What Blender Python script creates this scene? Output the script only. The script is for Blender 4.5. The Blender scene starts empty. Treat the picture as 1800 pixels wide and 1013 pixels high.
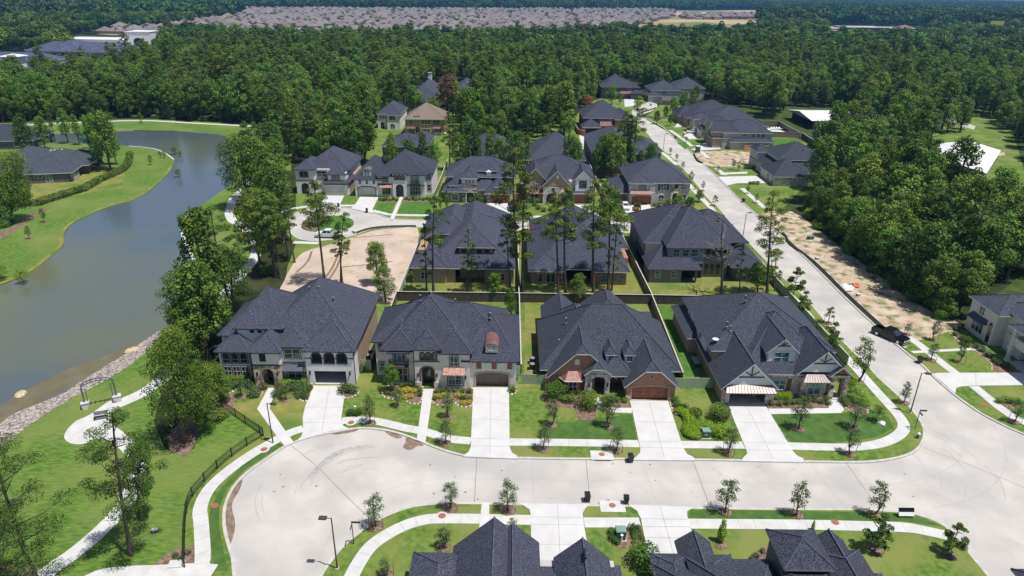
import bpy, math, random
import numpy as np
from mathutils import Vector, noise
from mathutils.geometry import tessellate_polygon
R = random.Random(7)
NR = np.random.RandomState(5)
SC = bpy.context.scene
COL = SC.collection
# ------------------------------------------------------------------ camera
CH = 53.0; FL = 1200.0; PITCH = math.radians(23.6); ROLL = math.radians(0.7)
_sp, _cp = math.sin(PITCH), math.cos(PITCH); _sr, _cr = math.sin(ROLL), math.cos(ROLL)
def ray(px, py):
    u = (px-900)/FL; v = (py-506.5)/FL
    u, v = u*_cr+v*_sr, -u*_sr+v*_cr
    return u, _cp-v*_sp, -_sp-v*_cp
def G(px, py, z=0.15):                      # where a sight line meets the level z
    x, y, w = ray(px, py); t = (z-CH)/w
    return Vector((x*t, y*t, z))
def P(px, py, Y):                           # where a sight line meets the upright plane y = Y
    x, y, w = ray(px, py); t = Y/y
    return x*t, CH+w*t
def PX(x, y, z=0.0):
    dz = z-CH; zc = y*_cp-dz*_sp; v = -(y*_sp+dz*_cp)/zc; u = x/zc
    u, v = u*_cr-v*_sr, u*_sr+v*_cr
    return 900+u*FL, 506.5+v*FL
cd = bpy.data.cameras.new('camera'); cam = bpy.data.objects.new('camera', cd); COL.objects.link(cam); SC.camera = cam
cam.location = (0, 0, CH); cd.sensor_width = 36; cd.lens = 36*FL/1800; cd.clip_end = 20000; cd.clip_start = 0.5
from mathutils import Matrix
cam.matrix_world = Matrix.Translation((0, 0, CH)) @ Matrix.Rotation(math.pi/2-PITCH, 4, 'X') @ Matrix.Rotation(ROLL, 4, 'Z')
# ------------------------------------------------------------------ materials
def lin(c): return tuple((x/12.92 if x <= .04045 else ((x+.055)/1.055)**2.4) for x in c)
MATS = {}
def mat(name, col, col2=None, scale=1.0, rough=.85, metal=0, spec=.3, detail=4, lo=.35, hi=.65, bump=0, kind='noise', col3=None, s3=.1, l3=.45, h3=.6, stretch=None, rand=0, trans=0, coord='Object', bscale=None, wetc=None):
    m = bpy.data.materials.new(name); MATS[name] = m; m.use_nodes = True
    nt = m.node_tree; N = nt.nodes; L = nt.links; b = N['Principled BSDF']
    b.inputs['Roughness'].default_value = rough; b.inputs['Metallic'].default_value = metal
    b.inputs['Specular IOR Level'].default_value = spec
    b.inputs['Base Color'].default_value = (*col, 1)
    if col2 is None and not rand: return m
    tc = N.new('ShaderNodeTexCoord'); src = tc.outputs[coord]
    if stretch:
        mp = N.new('ShaderNodeMapping'); mp.inputs['Scale'].default_value = stretch[:3]
        if len(stretch) > 3: mp.inputs['Rotation'].default_value = (0, 0, stretch[3])
        L.new(src, mp.inputs[0]); src = mp.outputs[0]
    out = None
    if col2 is not None:
        if kind == 'noise':
            t = N.new('ShaderNodeTexNoise'); t.inputs['Scale'].default_value = scale; t.inputs['Detail'].default_value = detail
            fac = t.outputs['Fac']
        elif kind == 'voronoi':
            t = N.new('ShaderNodeTexVoronoi'); t.inputs['Scale'].default_value = scale
            s = N.new('ShaderNodeSeparateColor'); L.new(t.outputs['Color'], s.inputs[0]); fac = s.outputs[0]
        elif kind == 'brick':
            # courses by height, bricks along whichever way the wall runs
            sx = N.new('ShaderNodeSeparateXYZ'); L.new(tc.outputs['Object'], sx.inputs[0])
            ad = N.new('ShaderNodeMath'); ad.operation = 'ADD'; L.new(sx.outputs[0], ad.inputs[0]); L.new(sx.outputs[1], ad.inputs[1])
            cb = N.new('ShaderNodeCombineXYZ'); L.new(ad.outputs[0], cb.inputs[0]); L.new(sx.outputs[2], cb.inputs[1])
            t = N.new('ShaderNodeTexBrick'); t.inputs['Scale'].default_value = scale
            t.inputs['Color1'].default_value = (0.15, .15, .15, 1); t.inputs['Color2'].default_value = (.9, .9, .9, 1); t.inputs['Mortar'].default_value = (.5, .5, .5, 1)
            t.inputs['Mortar Size'].default_value = .01; t.inputs['Brick Width'].default_value = .5; t.inputs['Row Height'].default_value = .22
            L.new(cb.outputs[0], t.inputs['Vector']); fac = t.outputs['Color']
        if kind != 'brick': L.new(src, t.inputs['Vector'])
        r = N.new('ShaderNodeValToRGB'); e = r.color_ramp.elements
        e[0].position = lo; e[0].color = (*col, 1); e[1].position = hi; e[1].color = (*col2, 1)
        L.new(fac, r.inputs[0]); out = r.outputs[0]
        if bump:
            bp = N.new('ShaderNodeBump'); bp.inputs['Strength'].default_value = bump; bp.inputs['Distance'].default_value = .1
            if bscale:
                t2 = N.new('ShaderNodeTexNoise'); t2.inputs['Scale'].default_value = bscale; L.new(tc.outputs[coord], t2.inputs['Vector']); fac = t2.outputs['Fac']
            L.new(fac, bp.inputs['Height']); L.new(bp.outputs[0], b.inputs['Normal'])
    if col3 is not None:
        t = N.new('ShaderNodeTexNoise'); t.inputs['Scale'].default_value = s3; t.inputs['Detail'].default_value = 3
        L.new(tc.outputs[coord], t.inputs['Vector'])
        r = N.new('ShaderNodeValToRGB'); e = r.color_ramp.elements
        e[0].position = l3; e[0].color = (0, 0, 0, 1); e[1].position = h3; e[1].color = (1, 1, 1, 1); L.new(t.outputs['Fac'], r.inputs[0])
        mx = N.new('ShaderNodeMix'); mx.data_type = 'RGBA'; L.new(r.outputs[0], mx.inputs['Factor']); L.new(out, mx.inputs['A']); mx.inputs['B'].default_value = (*col3, 1)
        out = mx.outputs['Result']
    if rand:
        oi = N.new('ShaderNodeObjectInfo'); h = N.new('ShaderNodeHueSaturation')
        mr = N.new('ShaderNodeMapRange'); mr.inputs['To Min'].default_value = 1-rand; mr.inputs['To Max'].default_value = 1+rand
        L.new(oi.outputs['Random'], mr.inputs['Value']); L.new(mr.outputs[0], h.inputs['Value'])
        mm = N.new('ShaderNodeMath'); mm.operation = 'MULTIPLY'; mm.inputs[1].default_value = 7.13; L.new(oi.outputs['Random'], mm.inputs[0])
        fr = N.new('ShaderNodeMath'); fr.operation = 'FRACT'; L.new(mm.outputs[0], fr.inputs[0])
        m2 = N.new('ShaderNodeMapRange'); m2.inputs['To Min'].default_value = .475; m2.inputs['To Max'].default_value = .515
        L.new(fr.outputs[0], m2.inputs['Value']); L.new(m2.outputs[0], h.inputs['Hue'])
        if out: L.new(out, h.inputs['Color'])
        else: h.inputs['Color'].default_value = (*col, 1)
        out = h.outputs[0]
    L.new(out, b.inputs['Base Color'])
    if trans:
        tr = N.new('ShaderNodeBsdfTranslucent'); L.new(out, tr.inputs[0])
        ms = N.new('ShaderNodeMixShader'); ms.inputs[0].default_value = trans
        L.new(b.outputs[0], ms.inputs[1]); L.new(tr.outputs[0], ms.inputs[2]); L.new(ms.outputs[0], N['Material Output'].inputs[0])
    return m
M = MATS
mat('grass', (.06, .125, .02), (.15, .22, .042), 1.5, spec=.1, col3=(.19, .215, .06), s3=.13, l3=.42, h3=.64, detail=8, bump=.3, bscale=9)
mat('grass_park', (.06, .13, .022), (.14, .215, .04), 1.0, spec=.1, col3=(.165, .205, .055), s3=.08, l3=.42, h3=.66, detail=8, stretch=(1, 3, 1, .6), bump=.3, bscale=9)
mat('grass_dry', (.15, .18, .04), (.25, .235, .07), .5, spec=.1, col3=(.08, .16, .03), s3=.12, l3=.5, h3=.7, detail=8, bump=.3, bscale=9)
mat('grass_dark', (.05, .11, .024), (.085, .15, .035), .8, spec=.1, detail=8, bump=.3, bscale=9)
mat('grass_rich', (.045, .125, .02), (.095, .19, .032), 1.2, spec=.1, detail=8, bump=.3, bscale=9)
mat('forest_floor', (.018, .028, .01), (.045, .055, .02), .25, spec=.05, detail=8, col3=(.09, .075, .045), s3=.05, l3=.6, h3=.75)
mat('brush', (.03, .06, .014), (.075, .10, .03), .35, spec=.05, detail=9)
mat('suburb_ground', (.12, .14, .08), (.34, .32, .29), .05, spec=.1, detail=8)
mat('field', (.14, .18, .06), (.3, .25, .14), .01, spec=.05, detail=9, col3=(.42, .34, .22), s3=.004, l3=.5, h3=.56)
mat('concrete', (.425, .40, .37), (.53, .50, .465), .22, spec=.2, detail=9, col3=(.385, .37, .36), s3=.12, l3=.45, h3=.75)
mat('concrete_new', (.525, .515, .51), (.585, .575, .57), .5, spec=.2, detail=9)
mat('concrete_kerb', (.42, .40, .37), (.53, .505, .475), 1.2, spec=.2, detail=6)
mat('concrete_path', (.50, .495, .48), (.575, .57, .555), .8, spec=.2, detail=6)
mat('joint', (.20, .18, .165), spec=.1)
mat('joint_faint', (.36, .34, .325), spec=.1)
mat('tyre_mark', (.30, .29, .29), (.43, .41, .395), 1.5, spec=.1, detail=8)
mat('mud', (.16, .115, .08), (.27, .2, .15), 1.5, spec=.1, detail=8)
mat('dirt', (.43, .345, .27), (.54, .445, .36), .18, spec=.05, detail=14, col3=(.36, .275, .19), s3=.5, l3=.58, h3=.72)
mat('dirt_scrub', (.40, .305, .215), (.55, .45, .345), .35, spec=.05, detail=14, lo=.35, hi=.65, col3=(.12, .155, .05), s3=.45, l3=.48, h3=.66)
mat('mulch', (.12, .075, .055), (.26, .19, .14), 3, spec=.05, detail=6)
mat('gravel', (.15, .125, .11), (.46, .40, .365), 4.5, kind='voronoi', spec=.1, lo=.1, hi=.9, bump=.6)
mat('pebble', (.55, .45, .33), (.75, .66, .55), 2)
mat('water', (.082, .108, .135), (.15, .15, .065), .010, rough=.10, spec=1.0, detail=4, lo=.47, hi=.66, bump=.28, bscale=1.4)
mat('roof', (.022, .0245, .038), (.125, .135, .18), 6.8, spec=.2, detail=3, lo=.42, hi=.72, stretch=(1, 1, 2.6), rough=.9, rand=.16, col3=(.048, .05, .064), s3=.25, l3=.5, h3=.8)
mat('roof_far', (.026, .029, .05), (.065, .07, .10), 2.4, spec=.2, detail=2, lo=.36, hi=.66, stretch=(1, 1, 2.4), rough=.9, rand=.06)
mat('roof_tan', (.16, .12, .10), (.25, .195, .165), 4, spec=.2, detail=2, stretch=(1, 1, 2.4))
mat('roof_ridge', (.10, .104, .145), (.055, .058, .085), 3, spec=.2)
mat('roof_pink', (.175, .148, .155), (.235, .20, .205), .4, spec=.1, rand=.18)
mat('roof_blue', (.055, .065, .115), (.085, .098, .155), .3)
mat('roof_school', (.36, .34, .34), (.48, .46, .45), .05)
mat('shallows', (.13, .115, .06), (.17, .15, .08), .3, rough=.15, spec=.6, bump=.25, bscale=1.5)
mat('roof_white', (.66, .67, .69), (.74, .75, .77), .3, spec=.4, rough=.5)
mat('stucco_white', (.70, .68, .69), (.76, .74, .75), 1.5, detail=6)
mat('stucco_cream', (.62, .575, .54), (.69, .65, .61), 1.5, detail=6)
mat('stucco_grey', (.42, .39, .40), (.48, .455, .46), 1.5, detail=6)
mat('stucco_tan', (.33, .23, .14), (.38, .27, .17), 1.5, detail=6)
mat('siding_dark', (.11, .105, .115), (.14, .135, .145), 2, detail=6)
mat('siding_blue', (.20, .215, .27), (.25, .265, .32), 2, detail=6)
mat('brick_red', (.26, .125, .085), (.42, .245, .18), 3.2, kind='brick', lo=.1, hi=.9)
mat('brick_tan', (.28, .20, .15), (.42, .32, .25), 3.2, kind='brick', lo=.1, hi=.9)
mat('brick_grey', (.15, .13, .125), (.27, .235, .22), 3.2, kind='brick', lo=.1, hi=.9)
mat('stone', (.24, .175, .12), (.66, .58, .49), 2.3, kind='voronoi', lo=.1, hi=.8)
mat('stone_pale', (.40, .33, .27), (.66, .62, .58), 2.6, kind='voronoi', lo=.1, hi=.8)
mat('stone_dark', (.12, .09, .075), (.34, .27, .22), 2.6, kind='voronoi', lo=.1, hi=.8)
mat('trim_white', (.68, .66, .63), spec=.3)
mat('trim_dark', (.045, .05, .07), spec=.3)
mat('trim_brown', (.10, .075, .06), spec=.3)
mat('trim_tan', (.36, .31, .26), spec=.3)
mat('glass', (.025, .03, .038), rough=.08, spec=.8)
mat('glass_teal', (.10, .22, .24), (.035, .06, .08), 1.2, rough=.12, spec=.7, lo=.45, hi=.55)
mat('recess_shade', (.02, .018, .018), spec=.1)  # near-black that paints in the shade of recesses and openings
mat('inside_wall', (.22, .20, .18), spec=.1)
mat('door_wood', (.20, .07, .035), (.30, .115, .06), 1.8, rough=.5, stretch=(6, 6, .6), detail=5)
mat('door_brown', (.15, .115, .09), (.19, .15, .12), 2, rough=.6)
mat('door_grey', (.50, .485, .46), (.55, .535, .51), 2, rough=.6)
mat('door_black', (.025, .022, .022), rough=.4)
mat('copper', (.18, .085, .078), (.25, .135, .125), 2, rough=.45, metal=.2)
mat('metal_pale', (.15, .125, .12), (.20, .17, .165), 3, rough=.4, metal=.2)
mat('metal_slate', (.10, .11, .15), rough=.45, metal=.2)
mat('tile_clay', (.36, .17, .12), (.56, .36, .28), 3.2, rough=.7)
mat('fence_dark', (.055, .045, .038), (.11, .095, .08), 2.5, stretch=(4, 4, .5), detail=5)
mat('fence_wood', (.20, .155, .12), (.30, .24, .19), 2.5, stretch=(4, 4, .5), detail=5)
mat('fence_new', (.52, .25, .09), (.66, .36, .15), 2.5, stretch=(4, 4, .5), detail=5)
mat('fence_red', (.45, .16, .07), (.55, .22, .1), 2.5)
mat('fence_green', (.29, .37, .26), (.35, .43, .31), 1.5, detail=5)
mat('fence_cap', (.42, .40, .36), (.55, .52, .48), 2)
mat('iron', (.02, .02, .022), rough=.5, spec=.4)
mat('bronze', (.085, .068, .055), rough=.5, metal=.3)
mat('black_plastic', (.018, .018, .02), rough=.35, spec=.5)
mat('green_box', (.16, .26, .21), (.2, .31, .25), 2, rough=.6)
mat('green_box_dark', (.06, .11, .085), rough=.6)
mat('paint_black', (.006, .007, .009), rough=.18, spec=.5)
mat('paint_white', (.72, .72, .73), rough=.2, spec=.6)
mat('paint_yellow', (.72, .38, .03), rough=.3)
mat('paint_blue', (.06, .12, .25), rough=.3)
mat('chrome', (.6, .6, .62), rough=.18, metal=.9)
mat('tyre', (.02, .02, .02), rough=.9)
mat('rust', (.26, .10, .065), (.36, .15, .10), 5, rough=.8)
mat('silt', (.02, .02, .024), (.05, .05, .055), 3, rough=.8)
mat('grey_metal', (.30, .31, .33), rough=.5, metal=.3)
mat('lamp_lens', (.75, .75, .72), rough=.3)
mat('pool_water', (.02, .22, .30), rough=.1, spec=.6)
mat('tarp_orange', (.62, .16, .07), rough=.6)
mat('portaloo', (.03, .12, .12), rough=.5)
mat('boulder', (.42, .32, .20), (.6, .5, .36), 3)
mat('bark', (.06, .046, .038), (.13, .10, .082), 3, detail=6, stretch=(2, 2, .5))
mat('bark_grey', (.16, .14, .125), (.26, .235, .21), 3, detail=6)
mat('leaf_mid', (.06, .125, .02), (.17, .26, .035), .4, trans=.22, spec=.2, rough=.6, rand=.3, detail=3)
mat('leaf_oak', (.044, .112, .014), (.165, .27, .032), .4, trans=.25, spec=.25, rough=.6, rand=.45, detail=3)
mat('leaf_light', (.09, .175, .02), (.21, .31, .045), .5, trans=.25, spec=.25, rough=.6, rand=.22, detail=3)
mat('leaf_pine', (.065, .125, .020), (.16, .235, .04), .6, trans=.18, spec=.2, rough=.6, rand=.25, detail=3)
mat('leaf_dark', (.033, .088, .016), (.12, .205, .03), .6, trans=.18, spec=.25, rough=.6, rand=.2, detail=3)
mat('leaf_far', (.03, .082, .018), (.075, .15, .03), .12, trans=.15, spec=.1, rough=.8, rand=.4, detail=3)
mat('leaf_near_pine', (.03, .072, .014), (.12, .19, .032), 1.2, trans=.12, spec=.2, rough=.6, detail=4)
mat('leaf_lime', (.17, .30, .015), (.27, .40, .03), 1.5, trans=.2, spec=.2, rough=.6)
mat('leaf_young', (.075, .135, .04), (.14, .20, .065), 1.5, trans=.22, spec=.25, rough=.6, rand=.2)
mat('leaf_rust', (.15, .085, .06), (.26, .15, .11), 1, trans=.2, rand=.1)
mat('leaf_orange', (.35, .13, .05), (.42, .17, .07), 1, trans=.2)
mat('flower_yellow', (.55, .42, .04), (.14, .22, .03), 3)
mat('leaf_redbrown', (.11, .075, .035), (.16, .11, .04), 2, trans=.15)
mat('white_paint', (.75, .75, .75), rough=.5)
mat('sign_yellow', (.55, .55, .12), rough=.6)
mat('red_roof', (.22, .12, .115), (.28, .17, .16), .2)
# ------------------------------------------------------------------ mesh builder
class MB:
    def __init__(s): s.v = []; s.f = []; s.m = []; s.mats = []
    def mi(s, m):
        if m not in s.mats: s.mats.append(m)
        return s.mats.index(m)
    def add(s, vs, fs, m):
        o = len(s.v); i = s.mi(m); s.v += [tuple(v) for v in vs]
        for f in fs: s.f.append(tuple(o+k for k in f)); s.m.append(i)
    def box(s, x0, y0, z0, x1, y1, z1, m, taper=0):
        if x0 > x1: x0, x1 = x1, x0
        if y0 > y1: y0, y1 = y1, y0
        if z0 > z1: z0, z1 = z1, z0
        t = taper
        s.add([(x0, y0, z0), (x1, y0, z0), (x1, y1, z0), (x0, y1, z0), (x0+t, y0+t, z1), (x1-t, y0+t, z1), (x1-t, y1-t, z1), (x0+t, y1-t, z1)],
              [(0, 3, 2, 1), (4, 5, 6, 7), (0, 1, 5, 4), (1, 2, 6, 5), (2, 3, 7, 6), (3, 0, 4, 7)], m)
    def prism(s, pts, fn, a, b, m, caps=True, side=None):
        # pts: 2-D outline; fn(u, w, d) gives the point at depth d
        n = len(pts); vs = [fn(p[0], p[1], a) for p in pts]+[fn(p[0], p[1], b) for p in pts]
        s.add(vs, [(i, (i+1) % n, n+(i+1) % n, n+i) for i in range(n)], side or m)
        if caps:
            tri = tessellate_polygon([[Vector((p[0], p[1], 0)) for p in pts]])
            s.add(vs, [t for t in tri]+[tuple(n+k for k in t[::-1]) for t in tri], m)
    def tube(s, pts, rad, m, n=6, cap=True):
        pts = [Vector(p) for p in pts]; k = len(pts); vs = []
        for i, p in enumerate(pts):
            d = (pts[min(i+1, k-1)]-pts[max(i-1, 0)]).normalized()
            a = d.orthogonal().normalized() if abs(d.z) < .9 else Vector((1, 0, 0))
            a = (a-d*a.dot(d)).normalized(); b = d.cross(a)
            r = rad[i] if isinstance(rad, (list, tuple)) else rad
            for j in range(n):
                t = 2*math.pi*j/n; vs.append(p+a*(r*math.cos(t))+b*(r*math.sin(t)))
        fs = [(i*n+j, i*n+(j+1) % n, (i+1)*n+(j+1) % n, (i+1)*n+j) for i in range(k-1) for j in range(n)]
        if cap: fs += [tuple(range(n))[::-1], tuple((k-1)*n+j for j in range(n))]
        s.add(vs, fs, m)
    def disc(s, c, r, z0, z1, m, n=16, ry=None, r2=None):
        ry = ry or r; r2 = 1 if r2 is None else r2
        lo = [(c[0]+r*math.cos(2*math.pi*i/n), c[1]+ry*math.sin(2*math.pi*i/n), z0) for i in range(n)]
        hi = [(c[0]+r*r2*math.cos(2*math.pi*i/n), c[1]+ry*r2*math.sin(2*math.pi*i/n), z1) for i in range(n)]
        s.add(lo+hi, [(i, (i+1) % n, n+(i+1) % n, n+i) for i in range(n)]+[tuple(range(n, 2*n)), tuple(range(n))[::-1]], m)
    def ball(s, c, r, m, n=8, k=5, sz=1):
        vs = []; 
        for i in range(k+1):
            t = math.pi*i/k
            for j in range(n):
                a = 2*math.pi*j/n; vs.append((c[0]+r*math.sin(t)*math.cos(a), c[1]+r*math.sin(t)*math.sin(a), c[2]+r*sz*math.cos(t)))
        s.add(vs, [(i*n+j, (i+1)*n+j, (i+1)*n+(j+1) % n, i*n+(j+1) % n) for i in range(k) for j in range(n)], m)
    def mesh(s, name, origin=(0, 0, 0)):
        me = bpy.data.meshes.new(name); ox, oy, oz = origin
        me.from_pydata([(x-ox, y-oy, z-oz) for x, y, z in s.v], [], s.f)
        for m in s.mats: me.materials.append(MATS[m])
        me.polygons.foreach_set('material_index', s.m); me.update()
        return me
    def build(s, name, parent=None, origin=(0, 0, 0), loc=None):
        o = bpy.data.objects.new(name, s.mesh(name, origin)); COL.objects.link(o)
        if parent is not None: o.parent = parent; KID.setdefault(parent.name, []).append(o)
        else: o.location = loc or origin
        return o
KID = {}
def tag(o, label=None, cat=None, group=None, kind=None):
    if label: o['label'] = label
    if cat: o['category'] = cat
    if group: o['group'] = group
    if kind: o['kind'] = kind
    return o
def empty(name, loc, rz=0, label=None, cat=None, group=None):
    o = bpy.data.objects.new(name, None); COL.objects.link(o); o.location = loc; o.rotation_euler = (0, 0, rz); o.empty_display_size = .3
    return tag(o, label, cat, group)
def copy_tree(o, parent=None):
    c = o.copy(); COL.objects.link(c)
    if parent is not None: c.parent = parent; KID.setdefault(parent.name, []).append(c)
    for ch in KIDS(o): copy_tree(ch, c)
    return c
def KIDS(o): return list(KID.get(o.name, []))
# ------------------------------------------------------------------ flat work
def crom(pts, k=4, closed=False):
    pts = [Vector(p) for p in pts]; n = len(pts)
    if n < 3: return pts
    out = []
    for i in range(n if closed else n-1):
        if closed: a, b, c, d = pts[i-1], pts[i], pts[(i+1) % n], pts[(i+2) % n]
        else: a, b, c, d = pts[max(i-1, 0)], pts[i], pts[i+1], pts[min(i+2, n-1)]
        for j in range(k):
            t = j/k
            out.append(.5*((2*b)+(c-a)*t+(2*a-5*b+4*c-d)*t*t+(3*b-3*c+d-a)*t**3))
    if not closed: out.append(pts[-1])
    return out
def W(pts, z=.15): return [G(x, y, z) for x, y in pts]
def sheet(name, pts, m, z=.15, kind='structure', smooth=0, th=0, side=None):
    p = W(pts, z) if not isinstance(pts[0], Vector) else pts
    if smooth: p = crom(p, smooth, True)
    mb = MB(); q = [(a.x, a.y) for a in p]; c = (sum(a[0] for a in q)/len(q), sum(a[1] for a in q)/len(q), 0)
    if th: mb.prism(q, lambda u, w, d: (u, w, d), z, z-th, m, side=side)
    else:
        mb.add([(u, w, z) for u, w in q], [], m); 
        area = sum(q[i-1][0]*q[i][1]-q[i][0]*q[i-1][1] for i in range(len(q)))
        tri = tessellate_polygon([[Vector((u, w, 0)) for u, w in q]])
        for t in tri:
            a, b, cc = (q[i] for i in t)
            if (b[0]-a[0])*(cc[1]-a[1])-(b[1]-a[1])*(cc[0]-a[0]) < 0: t = t[::-1]
            mb.f.append(tuple(t)); mb.m.append(0)
    o = mb.build(name, None, (c[0], c[1], 0))
    return tag(o, kind=kind)
def rib(mb, p, w, z, m, th=0, off=0):
    n = len(p); L = []; Rr = []
    for i in range(n):
        d = (p[min(i+1, n-1)]-p[max(i-1, 0)]); d.z = 0; d.normalize(); nn = Vector((-d.y, d.x, 0))
        L.append(p[i]+nn*(off+w/2)); Rr.append(p[i]+nn*(off-w/2))
    top = [(a.x, a.y, z) for a in L]+[(a.x, a.y, z) for a in Rr]
    fs = [(n+i, n+i+1, i+1, i) for i in range(n-1)]
    if th:
        top += [(x, y, z-th) for x, y, _ in top[:2*n]]
        fs += [(i, i+1, 2*n+i+1, 2*n+i) for i in range(n-1)]+[(n+i+1, n+i, 3*n+i, 3*n+i+1) for i in range(n-1)]+[(0, 2*n, 3*n, n), (n-1, 2*n-1, 4*n-1, 3*n-1)]
    mb.add(top, fs, m)
def ribbon(name, pts, w, m, z=.16, smooth=4, th=0, off=0, kind='structure'):
    p = W(pts, z) if not isinstance(pts[0], Vector) else pts
    if smooth: p = crom(p, smooth)
    mb = MB(); rib(mb, p, w, z, m, th, off)
    o = mb.build(name, None, (p[0].x, p[0].y, 0))
    return tag(o, kind=kind)
# ------------------------------------------------------------------ houses
def arc_outline(u0, z0, u1, z1, ah=0, n=8):
    if not ah: return [(u0, z0), (u1, z0), (u1, z1), (u0, z1)]
    p = [(u0, z0), (u1, z0)]; c = (u0+u1)/2; r = (u1-u0)/2
    for i in range(n+1):
        t = math.pi*i/n; p.append((c+r*math.cos(t), z1-ah+ah*math.sin(t)))
    return p
class House:
    def __init__(s, name, label, cat='house', loc=None, rot=0, group=None):
        # loc None: shapes are given in world metres; otherwise in the house's own frame
        s.name = name; s.loc = loc; s.rot = rot; s.label = label; s.cat = cat; s.group = group
        s.wall = MB(); s.roof = MB(); s.trim = MB(); s.extra = []; s.roofm = 'roof'; s.trimm = 'trim_white'; s.wm = 'stucco_cream'; s.bb = []
    def fn(s, face, c):
        if face == 'S': return lambda u, z, d: (u, c-d, z)
        if face == 'N': return lambda u, z, d: (u, c+d, z)
        if face == 'E': return lambda u, z, d: (c+d, u, z)
        return lambda u, z, d: (c-d, u, z)
    def box(s, x0, y0, x1, y1, z1, m=None, z0=0.05):
        s.wall.box(x0, y0, z0, x1, y1, z1, m or s.wm); s.bb += [(x0, y0), (x1, y1)]
    def facade(s, x0, x1, z1, Y, t, ops, m=None, z0=.05, face='S'):
        # front wall slab of thickness t with openings (a, b, top, arch height) rising from the ground
        o = [(x0, z0)]
        for a, b, top, ah in sorted(ops):
            o.append((a, z0))
            if ah:
                c = (a+b)/2; r = (b-a)/2
                for i in range(9):
                    q = math.pi-math.pi*i/8; o.append((c+r*math.cos(q), top-ah+ah*math.sin(q)))
            else: o += [(a, top), (b, top)]
            o.append((b, z0))
        o += [(x1, z0), (x1, z1), (x0, z1)]
        s.wall.prism(o, s.fn(face, Y), -t, 0, m or s.wm); s.bb += [(x0, Y)]
    def ring(s, mb, face, c, r, t, d, m, ah=0):
        f = s.fn(face, c); u0, z0, u1, z1 = r
        a = arc_outline(u0, z0, u1, z1, ah); b = arc_outline(u0+t, z0+t, u1-t, z1-t, max(ah-t*.6, .02) if ah else 0); n = len(a)
        vs = [f(*p, d) for p in a]+[f(*p, d) for p in b]+[f(*p, 0.0) for p in a]+[f(*p, 0.0) for p in b]
        fs = []
        for i in range(n):
            j = (i+1) % n; fs += [(i, j, n+j, n+i), (2*n+i, 2*n+j, j, i), (n+i, n+j, 3*n+j, 3*n+i)]
        mb.add(vs, fs, m)
    def win(s, x0, z0, x1, z1, Y, face='S', cols=2, rows=2, ah=0, fm='trim_white', gm='glass', sur=None, sw=.14, t=.07, label=None, px=False):
        if px:
            a = P(x0, z0, Y); b = P(x1, z1, Y); x0, x1 = a[0], b[0]; z0, z1 = min(a[1], b[1]), max(a[1], b[1])
        s.extra.append(('win', face, Y, (x0, z0, x1, z1), cols, rows, ah, fm, gm, sur, sw, t, label))
    def wpx(s, x0, y0, x1, y1, Y, **k): s.win(x0, y0, x1, y1, Y, px=True, **k)
    def door(s, x0, x1, z1, Y, kind='garage', m='door_wood', ah=0, face='S', z0=.16):
        s.extra.append(('door', face, Y, (x0, z0, x1, z1), kind, m, ah))
    def obj(s, mb, name, sub=None): s.extra.append(('mb', mb, name, sub))
    def rf(s, x0, y0, x1, y1, z, p=.8, ax='x', g0=0, g1=0, ov=.45, m=None, wm=None, tm=None, th=.17, infill=True, cap=True):
        m = m or s.roofm; wm = wm or s.wm; tm = tm or s.trimm
        e = R.uniform(.002, .012); z += e
        if ax == 'x': L0, L1, W0, W1 = x0-ov, x1+ov, y0-ov, y1+ov; f = lambda l, w, h: (l, w, h)
        else: L0, L1, W0, W1 = y0-ov, y1+ov, x0-ov, x1+ov; f = lambda l, w, h: (w, l, h)
        c = (W0+W1)/2; hw = (W1-W0)/2; ze = z-min(.14, ov*p); z = ze+ov*p; zr = ze+hw*p
        k0 = min((1-g0)*hw, (L1-L0)/2-.01); k1 = min((1-g1)*hw, (L1-L0)/2-.01)
        r0, r1 = (L0+k0, c, zr), (L1-k1, c, zr)
        def endpts(L, g):
            lo = [(L, W0, ze)]; hi = [(L, W1, ze)]
            if g >= .999: return lo, hi, True
            if g <= .001: return lo, hi, False
            d = g*hw; return lo+[(L, W0+d, ze+d*p)], hi+[(L, W1-d, ze+d*p)], False
        a0, b0, f0 = endpts(L0, g0); a1, b1, f1 = endpts(L1, g1)
        faces = [a0+[r0, r1]+a1[::-1], b1+[r1, r0]+b0[::-1]]
        if not f0: faces.append([b0[-1], r0, a0[-1]] )
        if not f1: faces.append([a1[-1], r1, b1[-1]])
        loop = [a0[0]]+(a0[1:])+([r0] if f0 else [])+b0[::-1]+b1+([r1] if f1 else [])+a1[::-1]
        # remove duplicate of a0[0] at the end
        seen = []; 
        for q in loop:
            if not seen or q != seen[-1]: seen.append(q)
        loop = seen
        for F in faces:
            vs = [f(*q) for q in F]
            n = (Vector(vs[1])-Vector(vs[0])).cross(Vector(vs[2])-Vector(vs[0]))
            if n.z < 0: vs = vs[::-1]
            s.roof.add(vs, [tuple(range(len(vs)))], m)
            s.roof.add([(x, y, zz-th) for x, y, zz in vs[::-1]], [tuple(range(len(vs)))], tm)
        n = len(loop)
        vs = [f(*q) for q in loop]+[f(q[0], q[1], q[2]-th) for q in loop]
        s.trim.add(vs, [(i, n+i, n+(i+1) % n, (i+1) % n) for i in range(n)], tm)
        # ridge and hip caps
        if cap:
            q0, q1 = Vector(f(*r0)), Vector(f(*r1)); up = Vector((0, 0, .03))
            segs = [(q0, q1)]
            for a, b, full, r in ((a0, b0, f0, q0), (a1, b1, f1, q1)):
                if not full: segs += [(r, Vector(f(*a[-1]))), (r, Vector(f(*b[-1])))]
            for A, B in segs:
                if (A-B).length > .3: s.roof.tube([A+up, B+up], .09, 'roof_ridge' if m in ('roof', 'roof_far') else m, 4)
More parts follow.
